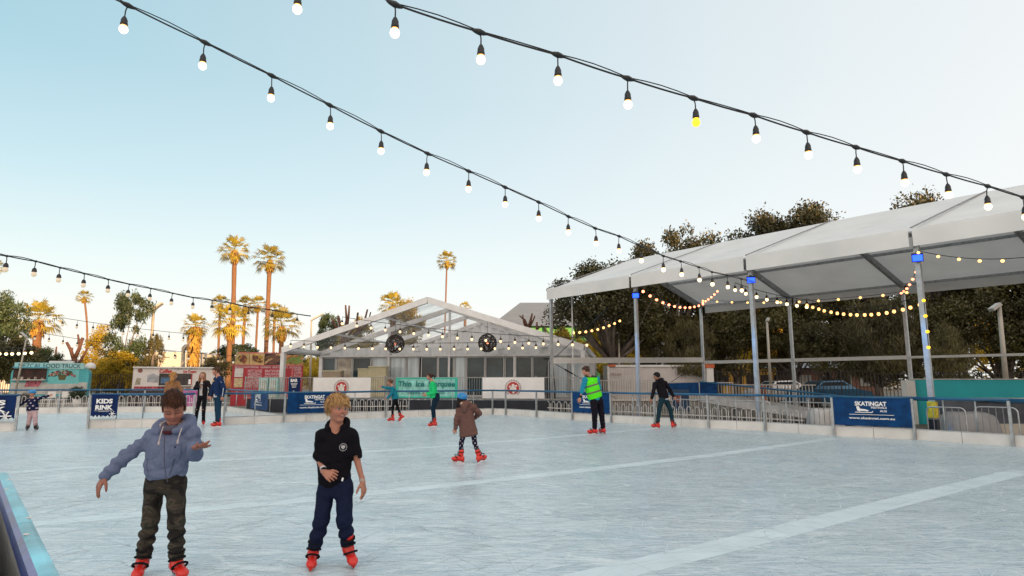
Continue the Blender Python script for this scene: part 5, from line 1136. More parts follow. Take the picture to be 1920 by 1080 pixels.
def car(c, ang, col, label):
    t = thing('parked_car', label, 'car', c); rm = Matrix.Rotation(ang, 3, 'Z'); T = lambda x, y, z: c + rm @ V((x, y, z)); w = .85
    pr = [(-2.1, .3), (-2.15, .75), (-1.9, .92), (-1.35, .98), (-.75, 1.42), (.45, 1.46), (1.15, 1.0), (1.95, .86), (2.15, .62), (2.12, .3)]
    k = MB(); vs = [T(x, y * (w if z < 1.05 else w * .82), z) for y in (-1, 1) for x, z in pr]; n = len(pr); k.add(vs, [tuple(range(n)), tuple(range(2 * n - 1, n - 1, -1))] + [(i, n + i, n + (i + 1) % n, (i + 1) % n) for i in range(n)]); ob = k.build('body', mat(label[:8] + '_paint', col, .25, .3, var=.05), t)
    for y in (-1, 1):
        k = MB(); k.add([T(x, y * (w * .93 + .0), z) for x, z in ((-1.2, 1.0), (-.7, 1.36), (.4, 1.39), (1.0, 1.02))], [(0, 1, 2, 3)]); k.build('side_window', bgl, t)
        for x in (-1.3, 1.35):
            k = MB(); k.lathe(T(x, y * .8, .33), [(.001, -.1), (.3, -.1), (.33, -.06), (.33, .06), (.3, .1), (.001, .1)], 16, axis=rm @ Matrix.Rotation(math.pi / 2, 3, 'X')); k.build('wheel', black, t, smooth=True)
    k = MB(); k.add([T(x, y, z) for x, y, z in ((-1.37, -.7, 1.0), (-.76, -.62, 1.41), (-.76, .62, 1.41), (-1.37, .7, 1.0))], [(0, 1, 2, 3)]); k.build('windscreen', bgl, t)
car(V((W(1552, 712, 35.2).x, 35.2, 0)), .1, (.03, .10, .18), 'blue parked car behind the marquee legs')
car(V((W(1466, 712, 38.5).x, 38.5, 0)), .1, (.5, .5, .5), 'silver parked car behind the dark bar fence')
# loose pieces left: seating bits seen beyond the kids rink
pk = mat('pink_fabric', (.45, .10, .35), .7, var=.3, scale=6)
for u, D, w, h, m, lb in ((362, 34, 1.1, .9, pk, 'pink skirted table in front of the coffee trailer'), (300, 36, 3.0, .95, mat('dark_table', (.05, .035, .04), .8, var=.5, scale=3), 'dark clothed long table in front of the coffee trailer')):
    x = W(u, 712, D).x; t = thing('market_table', lb, 'table', V((x, D, 0))); k = MB(); k.box((x, D, h - .03), (w, .7, .06)); k.build('tabletop', m, t); k = MB()
    for i in range(int(w / .1)): k.box((x - w / 2 + .05 + i * .1, D - .33 + .012 * math.sin(i * 2), (h - .06) / 2), (.1, .03, h - .07))
    k.build('cloth_skirt', m, t)
for u, lb in ((95, 'left white folding chair in front of the turquoise truck'), (122, 'white folding chair second from left in front of the turquoise truck'), (148, 'green topped planter stand in front of the turquoise truck')):
    D = 33; x = W(u, 712, D).x; t = thing('folding_chair' if 'chair' in lb else 'planter_stand', lb, 'chair' if 'chair' in lb else 'planter', V((x, D, 0)))
    if 'chair' in lb:
        k = MB(); k.box((x, D, .45), (.42, .42, .04)); k.build('seat', whitep, t); k = MB(); k.box((x, D + .2, .72), (.42, .03, .32)); k.build('backrest', whitep, t)
        for a in (-1, 1):
            for b in (-1, 1): k = MB(); k.beam((x + a * .18, D + b * .18, 0), (x + a * .18, D + b * .18, .43), .03, .03); k.build('leg', whitep, t)
    else:
        k = MB(); k.lathe((x, D, 0), [(.001, 0), (.14, 0), (.18, .5), (.16, .5), (.001, .48)], 12); k.build('pot', whitep, t, smooth=True); me, cs = crown_proto('bush', leafgum, 1); o = bpy.data.objects.new('foliage', me); C.objects.link(o); o.parent = t; o.location = (0, 0, .8); o.scale = (.45, .45, .35)
# ================================================================== people: sculpted as distance fields, meshed by surface nets
NP = lambda v: np.array(v, dtype=np.float32)
class SDF:
    def __init__(s, res): s.res = res; s.pr = []; s.fold = 0; s.fscale = 1.0
    def add(s, fn, lo, hi, k=.02, cid=0, op='u'): s.pr.append((fn, NP(lo), NP(hi), k, cid, op)); return s
    def rc(s, a, b, ra, rb=None, k=.02, cid=0, op='u', wr=None):
        a = NP(a); b = NP(b); rb = ra if rb is None else rb; ab = b - a; L2 = float(ab @ ab) + 1e-9; L = math.sqrt(L2)
        def fn(P):
            q = P - a; t = np.clip((q @ ab) / L2, 0, 1); d = q - t[..., None] * ab; r = ra + (rb - ra) * t
            if wr:
                amp, fr, ph = wr; sd_ = (q[..., 0] * 13 + q[..., 1] * 9); r = r + amp * np.sin(t * L * fr + ph + 1.3 * np.sin(sd_ * 1.7 + ph)) * np.clip(np.sin(np.pi * t), 0, 1) ** .5
            return np.sqrt((d * d).sum(-1)) - r
        m = max(ra, rb) + k + (wr[0] if wr else 0); return s.add(fn, np.minimum(a, b) - m, np.maximum(a, b) + m, k, cid, op)
    def ell(s, c, rad, M=None, k=.02, cid=0, op='u'):
        c = NP(c); M = np.eye(3, dtype=np.float32) if M is None else np.array(M, dtype=np.float32); rad = NP(rad)
        def fn(P):
            q = ((P - c) @ M.T) / rad; l = np.sqrt((q * q).sum(-1)) + 1e-6; q2 = q / rad; return l * (l - 1) / (np.sqrt((q2 * q2).sum(-1)) + 1e-6)
        m = float(rad.max()) + k; return s.add(fn, c - m, c + m, k, cid, op)
    def slices(s, a, b, x, sl, k=.03, cid=0, wr=None, off_=None):
        """torso: elliptical sections (t, halfwidth, halfdepth) between a and b, width along x"""
        a = NP(a); b = NP(b); z = b - a; L = float(np.linalg.norm(z)); z = z / L; x = NP(x); x = x - z * float(x @ z); x = x / np.linalg.norm(x); y = np.cross(z, x)
        T = NP([q[0] for q in sl]); Wd = NP([q[1] for q in sl]); Dp = NP([q[2] for q in sl]); Of = NP(off_ if off_ is not None else [0] * len(sl))
        def fn(P):
            q = P - a; t = (q @ z) / L; tc_ = np.clip(t, T[0], T[-1]); w = np.interp(tc_, T, Wd); d = np.interp(tc_, T, Dp); o = np.interp(tc_, T, Of)
            qx = q @ x; qy = q @ y - o
            if wr: amp = wr[0]; w = w + amp * np.sin(t * L * wr[1] + 3 * np.sin(qx * 8 + wr[2])) ; d = d + amp * np.sin(t * L * wr[1] * .9 + 2 * np.sin(qx * 9))
            l = np.sqrt((qx / w) ** 2 + (qy / d) ** 2) + 1e-6; rr = (l - 1) * np.minimum(w, d) * .9
            ez = np.maximum(np.abs(t - tc_) * L - .0, 0); return np.where(ez > 0, np.sqrt(np.maximum(rr + .03, 0) ** 2 + ez ** 2) - .03, rr)
        m = float(max(Wd.max(), Dp.max())) + k + .05; e0 = a + z * L * T[0]; e1 = a + z * L * T[-1]
        return s.add(fn, np.minimum(e0, e1) - m, np.maximum(e0, e1) + m, k, cid)
    def mesh(s, name, m, parent, cols, paint=None, smooth=1):
        pos = [p for p in s.pr if p[5] == 'u']; lo = np.min([p[1] for p in pos], 0) - s.res * 2; hi = np.max([p[2] for p in pos], 0) + s.res * 2
        n = np.ceil((hi - lo) / s.res).astype(int) + 1; D = np.full(n, .06, np.float32); I = np.zeros(n, np.uint8); ax = [lo[i] + np.arange(n[i], dtype=np.float32) * s.res for i in range(3)]
        for fn, a, b, k, cid, op in s.pr:
            i0 = np.maximum(((a - lo) / s.res).astype(int) - 1, 0); i1 = np.minimum(((b - lo) / s.res).astype(int) + 2, n)
            if (i1 <= i0).any(): continue
            sl = tuple(slice(i0[j], i1[j]) for j in range(3)); P = np.stack(np.meshgrid(*[ax[j][sl[j]] for j in range(3)], indexing='ij'), -1); d = fn(P).astype(np.float32); c = D[sl]
            if op == 'u':
                I[sl] = np.where(d < c, cid, I[sl]); h = np.maximum(k - np.abs(c - d), 0) / k if k > 0 else 0; D[sl] = np.minimum(c, d) - h * h * k / 4
            else:
                e_ = -d; h = np.maximum(k - np.abs(c - e_), 0) / k if k > 0 else 0; D[sl] = np.maximum(c, e_) + h * h * k / 4
        if s.fold:
            mk = np.abs(D) < .03; idx = np.argwhere(mk); P = lo + idx * s.res; f = s.fscale; x, y, z = P.T
            cr_ = 1 - 2 * np.abs(np.sin(16 * f * x - 21 * f * z + 1.9 * np.sin(13 * f * z + 5 * f * x) + 1.3 * np.sin(24 * f * y))) ** .6; nz = cr_ * .55 + np.sin(31 * f * x + 17 * f * z + 2.2 * np.sin(19 * f * z + 7 * f * y)) * .4 + np.sin(23 * f * z - 21 * f * y + 2 * np.sin(15 * f * x)) * .35 + np.sin(57 * f * (x + y) + 41 * f * z + 2 * np.sin(33 * f * z)) * .25
            D[mk] += s.fold * nz
        # ---- surface nets
        ins = D < 0; nx, ny, nz_ = n; cell = np.zeros((nx - 1, ny - 1, nz_ - 1), np.int8); corners = [(i, j, k) for i in (0, 1) for j in (0, 1) for k in (0, 1)]
        for i, j, k in corners: cell += ins[i:nx - 1 + i, j:ny - 1 + j, k:nz_ - 1 + k]
        act = np.argwhere((cell > 0) & (cell < 8)); vid = np.full(cell.shape, -1, np.int64); vid[tuple(act.T)] = np.arange(len(act))
        sm_ = np.zeros((len(act), 3)); cnt = np.zeros(len(act))
        for ci, c0 in enumerate(corners):
            for axn in range(3):
                if c0[axn] == 1: continue
                c1 = list(c0); c1[axn] = 1; p0 = act + c0; p1 = act + c1; d0 = D[tuple(p0.T)]; d1 = D[tuple(p1.T)]; m_ = (d0 < 0) != (d1 < 0); t = np.where(m_, d0 / (d0 - d1 + 1e-12), 0)
                pt = p0 + t[:, None] * (np.array(c1) - np.array(c0)); sm_[m_] += pt[m_]; cnt[m_] += 1
        vs = lo + (sm_ / cnt[:, None]) * s.res; F = []
        for axn in range(3):
            o1, o2 = [(1, 2), (2, 0), (0, 1)][axn]; sa = [slice(None)] * 3; sb = [slice(None)] * 3; sa[axn] = slice(0, -1); sb[axn] = slice(1, None); A_ = ins[tuple(sa)]; B_ = ins[tuple(sb)]
            e_ = np.argwhere(A_ != B_); ok = (e_[:, o1] > 0) & (e_[:, o2] > 0) & (e_[:, o1] < n[o1] - 1) & (e_[:, o2] < n[o2] - 1); e_ = e_[ok]; fl = A_[tuple(e_.T)]
            def g(a1, a2): q = e_.copy(); q[:, o1] -= a1; q[:, o2] -= a2; return vid[tuple(q.T)]
            q = np.stack([g(1, 1), g(0, 1), g(0, 0), g(1, 0)], 1); q[~fl] = q[~fl][:, ::-1]; F.append(q)
        F = np.concatenate(F); F = F[(F >= 0).all(1)]
        for _ in range(smooth):
            acc = np.zeros_like(vs); c_ = np.zeros(len(vs))
            for a, b in ((0, 1), (1, 2), (2, 3), (3, 0)):
                np.add.at(acc, F[:, a], vs[F[:, b]]); np.add.at(acc, F[:, b], vs[F[:, a]]); np.add.at(c_, F[:, a], 1); np.add.at(c_, F[:, b], 1)
            vs = vs * .5 + .5 * acc / np.maximum(c_, 1)[:, None]
        ids = I[tuple((act + (cell.shape[0] < 0)).T)]; col = np.array(cols, np.float32)[np.minimum(ids, len(cols) - 1)]
        if paint is not None: col = paint(vs, col)
        o_ = np.array(off(parent)); me = bpy.data.meshes.new(name); me.vertices.add(len(vs)); me.vertices.foreach_set('co', (vs - o_).astype(np.float32).ravel()); me.loops.add(len(F) * 4); me.loops.foreach_set('vertex_index', F.astype(np.int32).ravel())
        me.polygons.add(len(F)); me.polygons.foreach_set('loop_start', np.arange(0, len(F) * 4, 4, dtype=np.int32)); me.polygons.foreach_set('loop_total', np.full(len(F), 4, np.int32)); me.polygons.foreach_set('use_smooth', np.ones(len(F), bool))
        me.update(calc_edges=True); at = me.color_attributes.new('Col', 'FLOAT_COLOR', 'POINT'); at.data.foreach_set('color', np.concatenate([col, np.ones((len(col), 1), np.float32)], 1).astype(np.float32).ravel())
        me.materials.append(m); ob = bpy.data.objects.new(name, me); C.objects.link(ob); ob.parent = parent; return ob
skinm = mat('skin', (0, 0, 0), .5, attr=True, var=.06, scale=18, spec=.35); skinm.node_tree.nodes['Principled BSDF'].inputs['Subsurface Weight'].default_value = .12; skinm.node_tree.nodes['Principled BSDF'].inputs['Subsurface Radius'].default_value = (.02, .008, .004)
clothm = mat('fabric', (0, 0, 0), .85, attr=True, var=.10, scale=40, bump=.25, bscale=90, spec=.08); shinym = mat('shiny_plastic', (0, 0, 0), .32, attr=True, var=.08, scale=20, spec=.5)
hairm = mat('hair', (0, 0, 0), .5, attr=True, var=.45, scale=60, bump=.5, bscale=90, stretch=(1, 1, .25), spec=.15); steel = mat('blade_steel', (.6, .6, .62), .25, .9, var=.05)
def mat_camo():
    m = mat('camo_fabric', (.03, .028, .022), .85, var=.1, spec=.2, bump=.12, bscale=100); t = m.node_tree; b = t.nodes['Principled BSDF']; tcn = nn(t, 'ShaderNodeTexCoord'); n = nn(t, 'ShaderNodeTexNoise'); n.inputs['Scale'].default_value = 9; n.inputs['Detail'].default_value = 3; n.inputs['Distortion'].default_value = .6
    mp = nn(t, 'ShaderNodeMapping'); mp.inputs['Scale'].default_value = (.7, 1, 1.5); t.links.new(tcn.outputs['Object'], mp.inputs[0]); t.links.new(mp.outputs[0], n.inputs[0]); r = nn(t, 'ShaderNodeValToRGB'); r.color_ramp.interpolation = 'CONSTANT'
    e = r.color_ramp.elements; e[0].position = 0; e[0].color = (.014, .012, .011, 1); e[1].position = .46; e[1].color = (.034, .028, .022, 1)
    for p_, c_ in ((.55, (.062, .05, .038)), (.62, (.03, .032, .022))): k = e.new(p_); k.color = (*c_, 1)
    t.links.new(n.outputs['Fac'], r.inputs[0]); t.links.new(r.outputs[0], b.inputs['Base Color']); return m
def vnorm(v): v = np.array(v, float); return v / (np.linalg.norm(v) + 1e-9)
def basis(yaw, pitch, roll):
    y = R(yaw); f = np.array([math.sin(y), -math.cos(y), 0.]); r = np.array([math.cos(y), math.sin(y), 0.]); u = np.array([0, 0, 1.])
    p = R(pitch); f2 = f * math.cos(p) - u * math.sin(p); u2 = u * math.cos(p) + f * math.sin(p); a = R(roll); r3 = r * math.cos(a) - u2 * math.sin(a); u3 = u2 * math.cos(a) + r * math.sin(a); return r3, f2, u3   # roll>0 tips the crown to image right
def head_sdf(S_, c, B, H, cid=0):
    r, f, u = B; M = np.array([r, f, u]); P = lambda a, b, z: c + (r * a + f * b + u * z) * H; q = lambda *a: tuple(x * H for x in a)
    S_.ell(P(0, -.07, .13), q(.318, .41, .36), M, .03 * 1, cid); S_.ell(P(0, .09, -.13), q(.235, .28, .34), M, .035, cid); S_.ell(P(0, .255, -.405), q(.095, .10, .075), M, .02, cid)
    for s in (-1, 1):
        S_.rc(P(s * .195, -.02, -.22), P(s * .06, .22, -.40), .06 * H, .055 * H, .02, cid); S_.ell(P(s * .16, .22, -.12), q(.11, .12, .12), M, .03, cid)
        S_.ell(P(s * .328, -.05, -.04), q(.035, .085, .125), M, .008, cid); S_.ell(P(s * .135, .40, -.005), q(.085, .08, .05), M, .02, cid, 's')
        S_.ell(P(s * .13, .285, -.005), q(.07, .06, .055), M, .004, cid)
    S_.ell(P(0, .30, .085), q(.23, .07, .05), M, .03, cid); S_.rc(P(0, .35, .05), P(0, .465, -.10), .026 * H, .042 * H, .012, cid)
    for s in (-1, 1): S_.ell(P(s * .045, .40, -.125), q(.035, .04, .03), M, .012, cid)
    S_.ell(P(0, .345, -.225), q(.095, .05, .024), M, .008, cid); S_.ell(P(0, .335, -.268), q(.08, .05, .028), M, .008, cid)
def head_paint(c, B, H, brow, smile=0, lipc=(.36, .10, .09), eyec=(.05, .035, .03), flush=(.42, .15, .11), lids=False):
    r, f, u = B
    def pt(vs, col):
        q = (vs - c) @ np.array([r, f, u]).T / H; x, y, z = q.T; near = (np.abs(x) < .5) & (y > .05) & (np.abs(z) < .6); col = col.copy()
        def put(mask, cc, a=1.0): col[mask & near] = col[mask & near] * (1 - a) + np.array(cc) * a
        ck = np.exp(-(((np.abs(x) - .18) / .10) ** 2 + ((z + .12) / .10) ** 2)); mm = near & (y > .15); col[mm] = col[mm] * (1 - .5 * ck[mm, None]) + np.array(flush) * .5 * ck[mm, None]
        zl_ = -.243 + (smile * x * x * 5); put((np.abs(x) < .095 + smile * .1) & (np.abs(z - zl_) < .038) & (y > .25), lipc, .6); put((np.abs(x) < .09 + smile * .1) & (np.abs(z - zl_) < .010) & (y > .25), (.10, .02, .02), .7)
        if smile > .2: put((np.abs(x) < .06) & (np.abs(z - zl_) < .014) & (y > .25), (.5, .40, .36), .6)
        put((np.abs(np.abs(x) - .135) < .08) & (np.abs(z - .085 - .02 * np.cos((np.abs(x) - .135) * 18)) < .018) & (y > .2), brow, .8)
        ex = np.abs(np.abs(x) - .13)
        if lids: put((ex < .07) & (np.abs(z + .025 + .3 * ex * ex * 8 * .1) < .012) & (y > .2), eyec, .85)
        else:
            put((ex < .060) & (np.abs(z + .004) < .022 * np.sqrt(np.maximum(0, 1 - (ex / .066) ** 2))) & (y > .2), (.55, .48, .44), .9); put((ex < .028) & (np.abs(z + .004) < .028) & (y > .2), eyec, 1); put((ex < .072) & (np.abs(z - .028) < .010) & (y > .2), eyec, .8)
        put((np.abs(np.abs(x) - .04) < .018) & (np.abs(z + .145) < .014) & (y > .3), (.12, .04, .03), .45)
        return col
    return pt
def hair_sdf(res, c, B, H, style, rr):
    r, f, u = B; M = np.array([r, f, u]); P = lambda a, b, z: c + (r * a + f * b + u * z) * H; q = lambda *a: tuple(x * H for x in a); S_ = SDF(res)
    th = {'short': .05, 'mop': .075, 'long': .055, 'pony': .03, 'bun': .03}[style]
    def fn(Pt):
        w = (Pt - NP(c)) @ M.T.astype(np.float32) / H; x, y, z = w[..., 0], w[..., 1], w[..., 2]
        az = np.arctan2(x, y - .0); st_ = .5 * np.sin(az * 19 + 6 * z + 3 * np.sin(z * 7)) + .5 * np.sin(az * 31 - 9 * z + 2 * np.sin(az * 5)) + .4 * np.sin(x * 40 + y * 23)
        T = th + (.025 if style in ('mop', 'short') else .01) * st_ * (.6 if style != 'mop' else 1)
        if style == 'short': T = T * .55 + .16 * np.clip(z - .12, 0, .5) + .10 * np.clip(y, 0, .4) * (z > .2) + .02 * np.sin(x * 9 + 2)
        l = np.sqrt((x / (.335 + T)) ** 2 + ((y + .07) / (.41 + T)) ** 2 + ((z - .13) / (.36 + T)) ** 2); d = (l - 1) * .38
        # face opening
        if style == 'short': hl = .285 - .04 * np.sin(x * 9) + .015 * np.sin(x * 43) - .5 * x * x; low = -.10 - .12 * np.clip(-y * 3, 0, 1)
        elif style == 'mop': hl = .13 + .035 * np.sin(x * 30) + .03 * np.sin(x * 13 + 1); low = -.16 - .2 * np.clip(-y * 3, 0, 1)
        elif style in ('pony', 'bun'): hl = .27 - .3 * x * x; low = -.1 - .1 * np.clip(-y * 3, 0, 1)
        else: hl = .27 - .4 * x * x; low = -.9
        face = (hl - z) * .9; face = np.minimum(face, (y - (.06 if style != 'mop' else .04) - .25 * np.clip(z, -.2, .4)) * .9)      # inside opening where >0
        if style == 'mop': face = np.minimum(np.maximum(hl - z, 0) + 0 * z + (hl - z), face)
        cut = low - z; return np.maximum(np.maximum(d, face), cut * .8) * H
    m = H * .75; S_.add(fn, c - m, c + m, .004, 0)
    if style == 'long':
        for i in range(9):
            a = (i - 4) / 4; x = .30 * math.sin(a * 1.75); y = -.30 * math.cos(a * 1.6) + .05; S_.rc(P(x * 1.05, y, .05), P(x * 1.25, y * .9 + .02, -.55), .12 * H, .13 * H, .03); S_.rc(P(x * 1.25, y * .9 + .02, -.55), P(x * 1.2 + rr.uniform(-.05, .05), y * .8 + .05, -1.15 - .15 * rr.random()), .13 * H, .05 * H, .02)
    if style == 'pony': S_.rc(P(0, -.46, .22), P(0, -.72, .05), .10 * H, .12 * H, .02); S_.rc(P(0, -.72, .05), P(0, -.70, -.35), .12 * H, .05 * H, .02)
    if style == 'bun': S_.ell(P(0, -.50, .24), q(.15, .14, .15), M, .02)
    return S_
def hand_sdf(S_, w, d, n, side, s, curl=.35, spread=.12, cid=0, thumb_out=.9, clist=None):
    """w wrist, d pointing dir, n palm normal (towards palm side), side = direction of the thumb"""
    d = vnorm(d); n = vnorm(n - d * np.dot(n, d)); t = np.cross(d, n); 
    if np.dot(t, side) < 0: t = -t
    fl = (.068, .078, .074, .058); k0 = []
    S_.rc(w - d * .03 * s, w + d * .02 * s, .021 * s, .023 * s, .015, cid)
    for i in range(4):
        x = (.5 - i / 3) * .058 * s * 1.15; kn = w + d * (.082 - .006 * abs(i - 1)) * s + t * x - n * .003 * s; S_.rc(w + d * .012 * s + t * x * .55, kn, .0125 * s, .0105 * s, .010 * s, cid)
        dd = vnorm(d + t * (.5 - i / 3) * spread * 2); p = kn; cc = (clist[i] if clist else curl * (1 + .12 * i)); ang = cc * .5
        for j, (fr, r0, r1) in enumerate(((.45, .0098, .0090), (.31, .0088, .0080), (.24, .0080, .0066))):
            v = dd * math.cos(ang) + n * math.sin(ang); e_ = p + v * fl[i] * fr * s * 1.05; S_.rc(p, e_, r0 * s, r1 * s, .0035 * s, cid); p = e_; ang += cc
    tb = w + d * .022 * s + t * .024 * s + n * .008 * s; t1 = tb + vnorm(d * .75 + t * thumb_out + n * .35) * .036 * s; t2 = t1 + vnorm(d * 1.0 + t * thumb_out * .45 + n * .45) * .030 * s; t3 = t2 + vnorm(d * 1.1 + t * .15 + n * .5) * .022 * s
    S_.rc(tb, t1, .014 * s, .0115 * s, .012 * s, cid); S_.rc(t1, t2, .0112 * s, .010 * s, .004 * s, cid); S_.rc(t2, t3, .0098 * s, .0078 * s, .004 * s, cid)
def skate(parent, A, toe, up, s, res, col=(.62, .022, .014), blk=(.012, .012, .014), detail=True):
    """A ankle joint, toe direction"""
    up = vnorm(up); toe = vnorm(toe - up * np.dot(toe, up)); sd_ = np.cross(toe, up); P = lambda a, b, z: A + (toe * a + sd_ * b + up * z) * s
    S_ = SDF(res); S_.rc(P(-.010, 0, .085), P(-.002, 0, .0), .050 * s, .046 * s, .02); S_.rc(P(-.035, 0, -.045), P(.02, 0, -.035), .043 * s, .045 * s, .02); S_.rc(P(.02, 0, -.035), P(.13, 0, -.055), .044 * s, .034 * s, .02); S_.ell(P(.135, 0, -.055), (.055 * s, .042 * s, .032 * s), np.array([toe, sd_, up]), .02)
    S_.rc(P(-.011, 0, .09), P(-.012, 0, .125), .043 * s, .041 * s, .006, 1)
    def base(Pt): q = (Pt - NP(A)) @ NP(up); return (-.085 * s - q)
    S_.add(base, A - .3, A + .3, .006, 0, 'i'); S_.pr[-1] = (lambda Pt: -((-.085 * s - (Pt - NP(A)) @ NP(up))), S_.pr[-1][1], S_.pr[-1][2], .004, 0, 's')
    S_.rc(P(-.06, 0, -.083), P(.17, 0, -.083), .014 * s, .014 * s, .01, 0); 
    b = S_.mesh('skate_boot', shinym, parent, [col, blk])
    if detail:
        for a0, z0, ra, tilt in ((.0, .07, .053, .1), (.012, .015, .054, .9), (.075, -.02, .052, 1.35)):
            S2 = SDF(res); N = 14; ax1 = toe * math.cos(tilt) + up * -math.sin(tilt) * 0 + 0; d1 = vnorm(toe * math.cos(tilt * .55) + up * math.sin(tilt * .55)); pts = [P(a0, 0, z0) + (d1 * math.cos(q) * ra * (1.05) + sd_ * math.sin(q) * ra) * s for q in np.linspace(0, 2 * math.pi, N)]
            for p, q in zip(pts[:-1], pts[1:]): S2.rc(p, q, .008 * s, .008 * s, .008)
            S2.mesh('strap', clothm, parent=b, cols=[blk])
    k = MB(); z0, z1 = -.130, -.092
    pr = [(-.085, z0 + .01), (-.08, z0), (.15, z0), (.185, z0 + .008), (.195, z0 + .022), (.18, z0 + .026), (-.08, z0 + .022)]
    vs = [P(a, y, z) for y in (-.0022 / s, .0022 / s) for a, z in pr]; n = len(pr); k.add(vs, [tuple(range(n)), tuple(range(2 * n - 1, n - 1, -1))] + [(i, (i + 1) % n, n + (i + 1) % n, n + i) for i in range(n)]); k.build('blade', steel, b)
    for a0, a1 in ((-.07, -.02), (.07, .15)): k = MB(); k.beam(P((a0 + a1) / 2, 0, z0 + .018), P((a0 + a1) / 2, 0, -.082), (a1 - a0) * s, .014 * s, up=tuple(sd_)); k.build('blade_holder', mat('holder_dark', (.25, .02, .015), .4), b)
    return b
def band(parent, name, a, b, r, th, res, col, m=None):
    S_ = SDF(res); S_.rc(a, b, r + th, r + th, .004); return S_.mesh(name, m or clothm, parent, [col])
def person(label, D, J, sc, head, hair, top, pants, boots, res=.009, group=None, extra=None, base=None, skin=(.42, .20, .14), hands=None, brow=(.08, .04, .025), smile=0, lids=False, torso=None, arms=(.055, .045, .036), legs=(.085, .062, .05), eyec=(.05, .035, .03)):
    X = {k: np.array(W(*(v[:2]), D + (v[2] if len(v) > 2 else 0))) for k, v in J.items()}
    for s_ in 'LR':
        lift = boots.get('lift', {}).get(s_, 0); X['an' + s_][2] = .130 * boots['s'] + lift; X['toe' + s_][2] = X['an' + s_][2] - boots.get('dip', {}).get(s_, 0) * .15
    t = thing('person', label, 'person', V((*np.mean([X['anL'][:2], X['anR'][:2]], 0), 0)), group); rr = random.Random(int(D * 100))
    B = basis(*head['rot']); H = head['h']; hc = X['head']; cols = [skin]
    b = SDF(res); head_sdf(b, hc, B, H); b.rc(hc - B[2] * H * .22 - B[1] * H * .16, X['neck'], .043 * sc, .055 * sc, .02); sx_ = vnorm(X['shR'] - X['shL'])
    mid = (X['shL'] + X['shR']) / 2; b.rc(X['neck'], (X['hipL'] + X['hipR']) / 2, .07 * sc, .08 * sc, .03); b.rc(X['shL'], X['shR'], .035 * sc, .035 * sc, .03)
    for s in 'LR':
        b.rc(X['sh' + s], X['el' + s], .036 * sc, .029 * sc, .015); b.rc(X['el' + s], X['wr' + s], .030 * sc, .021 * sc, .012); b.rc(X['hip' + s], X['kn' + s], .055 * sc, .045 * sc, .02); b.rc(X['kn' + s], X['an' + s], .042 * sc, .03 * sc, .02)
        hd = (hands or {}).get(s, {}); d = hd.get('d'); d = vnorm(d) if d is not None else vnorm(X['wr' + s] - X['el' + s]); n = np.array(hd.get('n', (0, 1, 0)), float); hand_sdf(b, X['wr' + s], d, n, np.array(hd.get('side', (0, -1, .3)), float), sc * hd.get('s', 1.0), hd.get('curl', .35), hd.get('spread', .12), clist=hd.get('cl'))
    b.mesh('body', skinm, t, cols, head_paint(hc, B, H, brow, smile, eyec=eyec, lids=lids), smooth=1 if res < .006 else 1)
    hs = hair_sdf(res * .9, hc, B, H, hair['style'], rr); ho = hs.mesh('hair', hairm, t, [hair['col']])
    if hair.get('n', 250):
        me = ho.data; nv = len(me.vertices); co = np.empty(nv * 3, np.float32); me.vertices.foreach_get('co', co); co = co.reshape(-1, 3); nr = np.empty(nv * 3, np.float32); me.vertices.foreach_get('normal', nr); nr = nr.reshape(-1, 3)
        rg = np.random.default_rng(7); top_ = hc - np.array(off(ho)) + B[2] * H * .52 - B[1] * H * .12; wl = hair.get('w', .0022); k = MB(); cl = []
        for i in rg.integers(0, nv, hair.get('n', 250)):
            p, n_ = co[i].astype(float), nr[i].astype(float); 
            if n_ @ B[2] < -.5: continue
            d = vnorm(p - top_) + np.array(hair.get('comb', (0, 0, 0))) @ np.array([B[0], B[1], B[2]]) + rg.normal(size=3) * .22 - np.array([0, 0, .25]); d = vnorm(d - n_ * (d @ n_)); L = hair.get('L', .045) * rg.uniform(.6, 1.3) * H / .23; sdv = vnorm(np.cross(d, n_)) * wl * rg.uniform(.6, 1.4)
            b0 = p - n_ * .003; q1 = p + d * L * .5 + n_ * .004 * rg.uniform(.1, 1.2); q2 = p + d * L + n_ * .003 * rg.uniform(-2.0, 1.2) - np.array([0, 0, .004]); k.add([b0 - sdv, b0 + sdv, q1 + sdv, q1 - sdv], [(0, 1, 2, 3)]); k.add([q1 - sdv, q1 + sdv, q2], [(0, 1, 2)]); cc = np.array(hair['col']) * rg.uniform(.55, 1.6); cl += [cc] * 7
        so_ = k.build('hair_strands', hairm, ho, local=True); at = so_.data.color_attributes.new('Col', 'FLOAT_COLOR', 'POINT'); at.data.foreach_set('color', np.concatenate([np.array(cl), np.ones((len(cl), 1))], 1).astype(np.float32).ravel())
    # ---- top garment
    T = SDF(res); T.fold = top.get('fold', .004); T.fscale = top.get('fs', 1); tc_ = top['col']; hem = X['hem'] if 'hem' in X else (X['hipL'] + X['hipR']) / 2; sl = top['sl']
    T.slices(hem, X['neck'], sx_, sl, .04, 0, off_=top.get('off'))
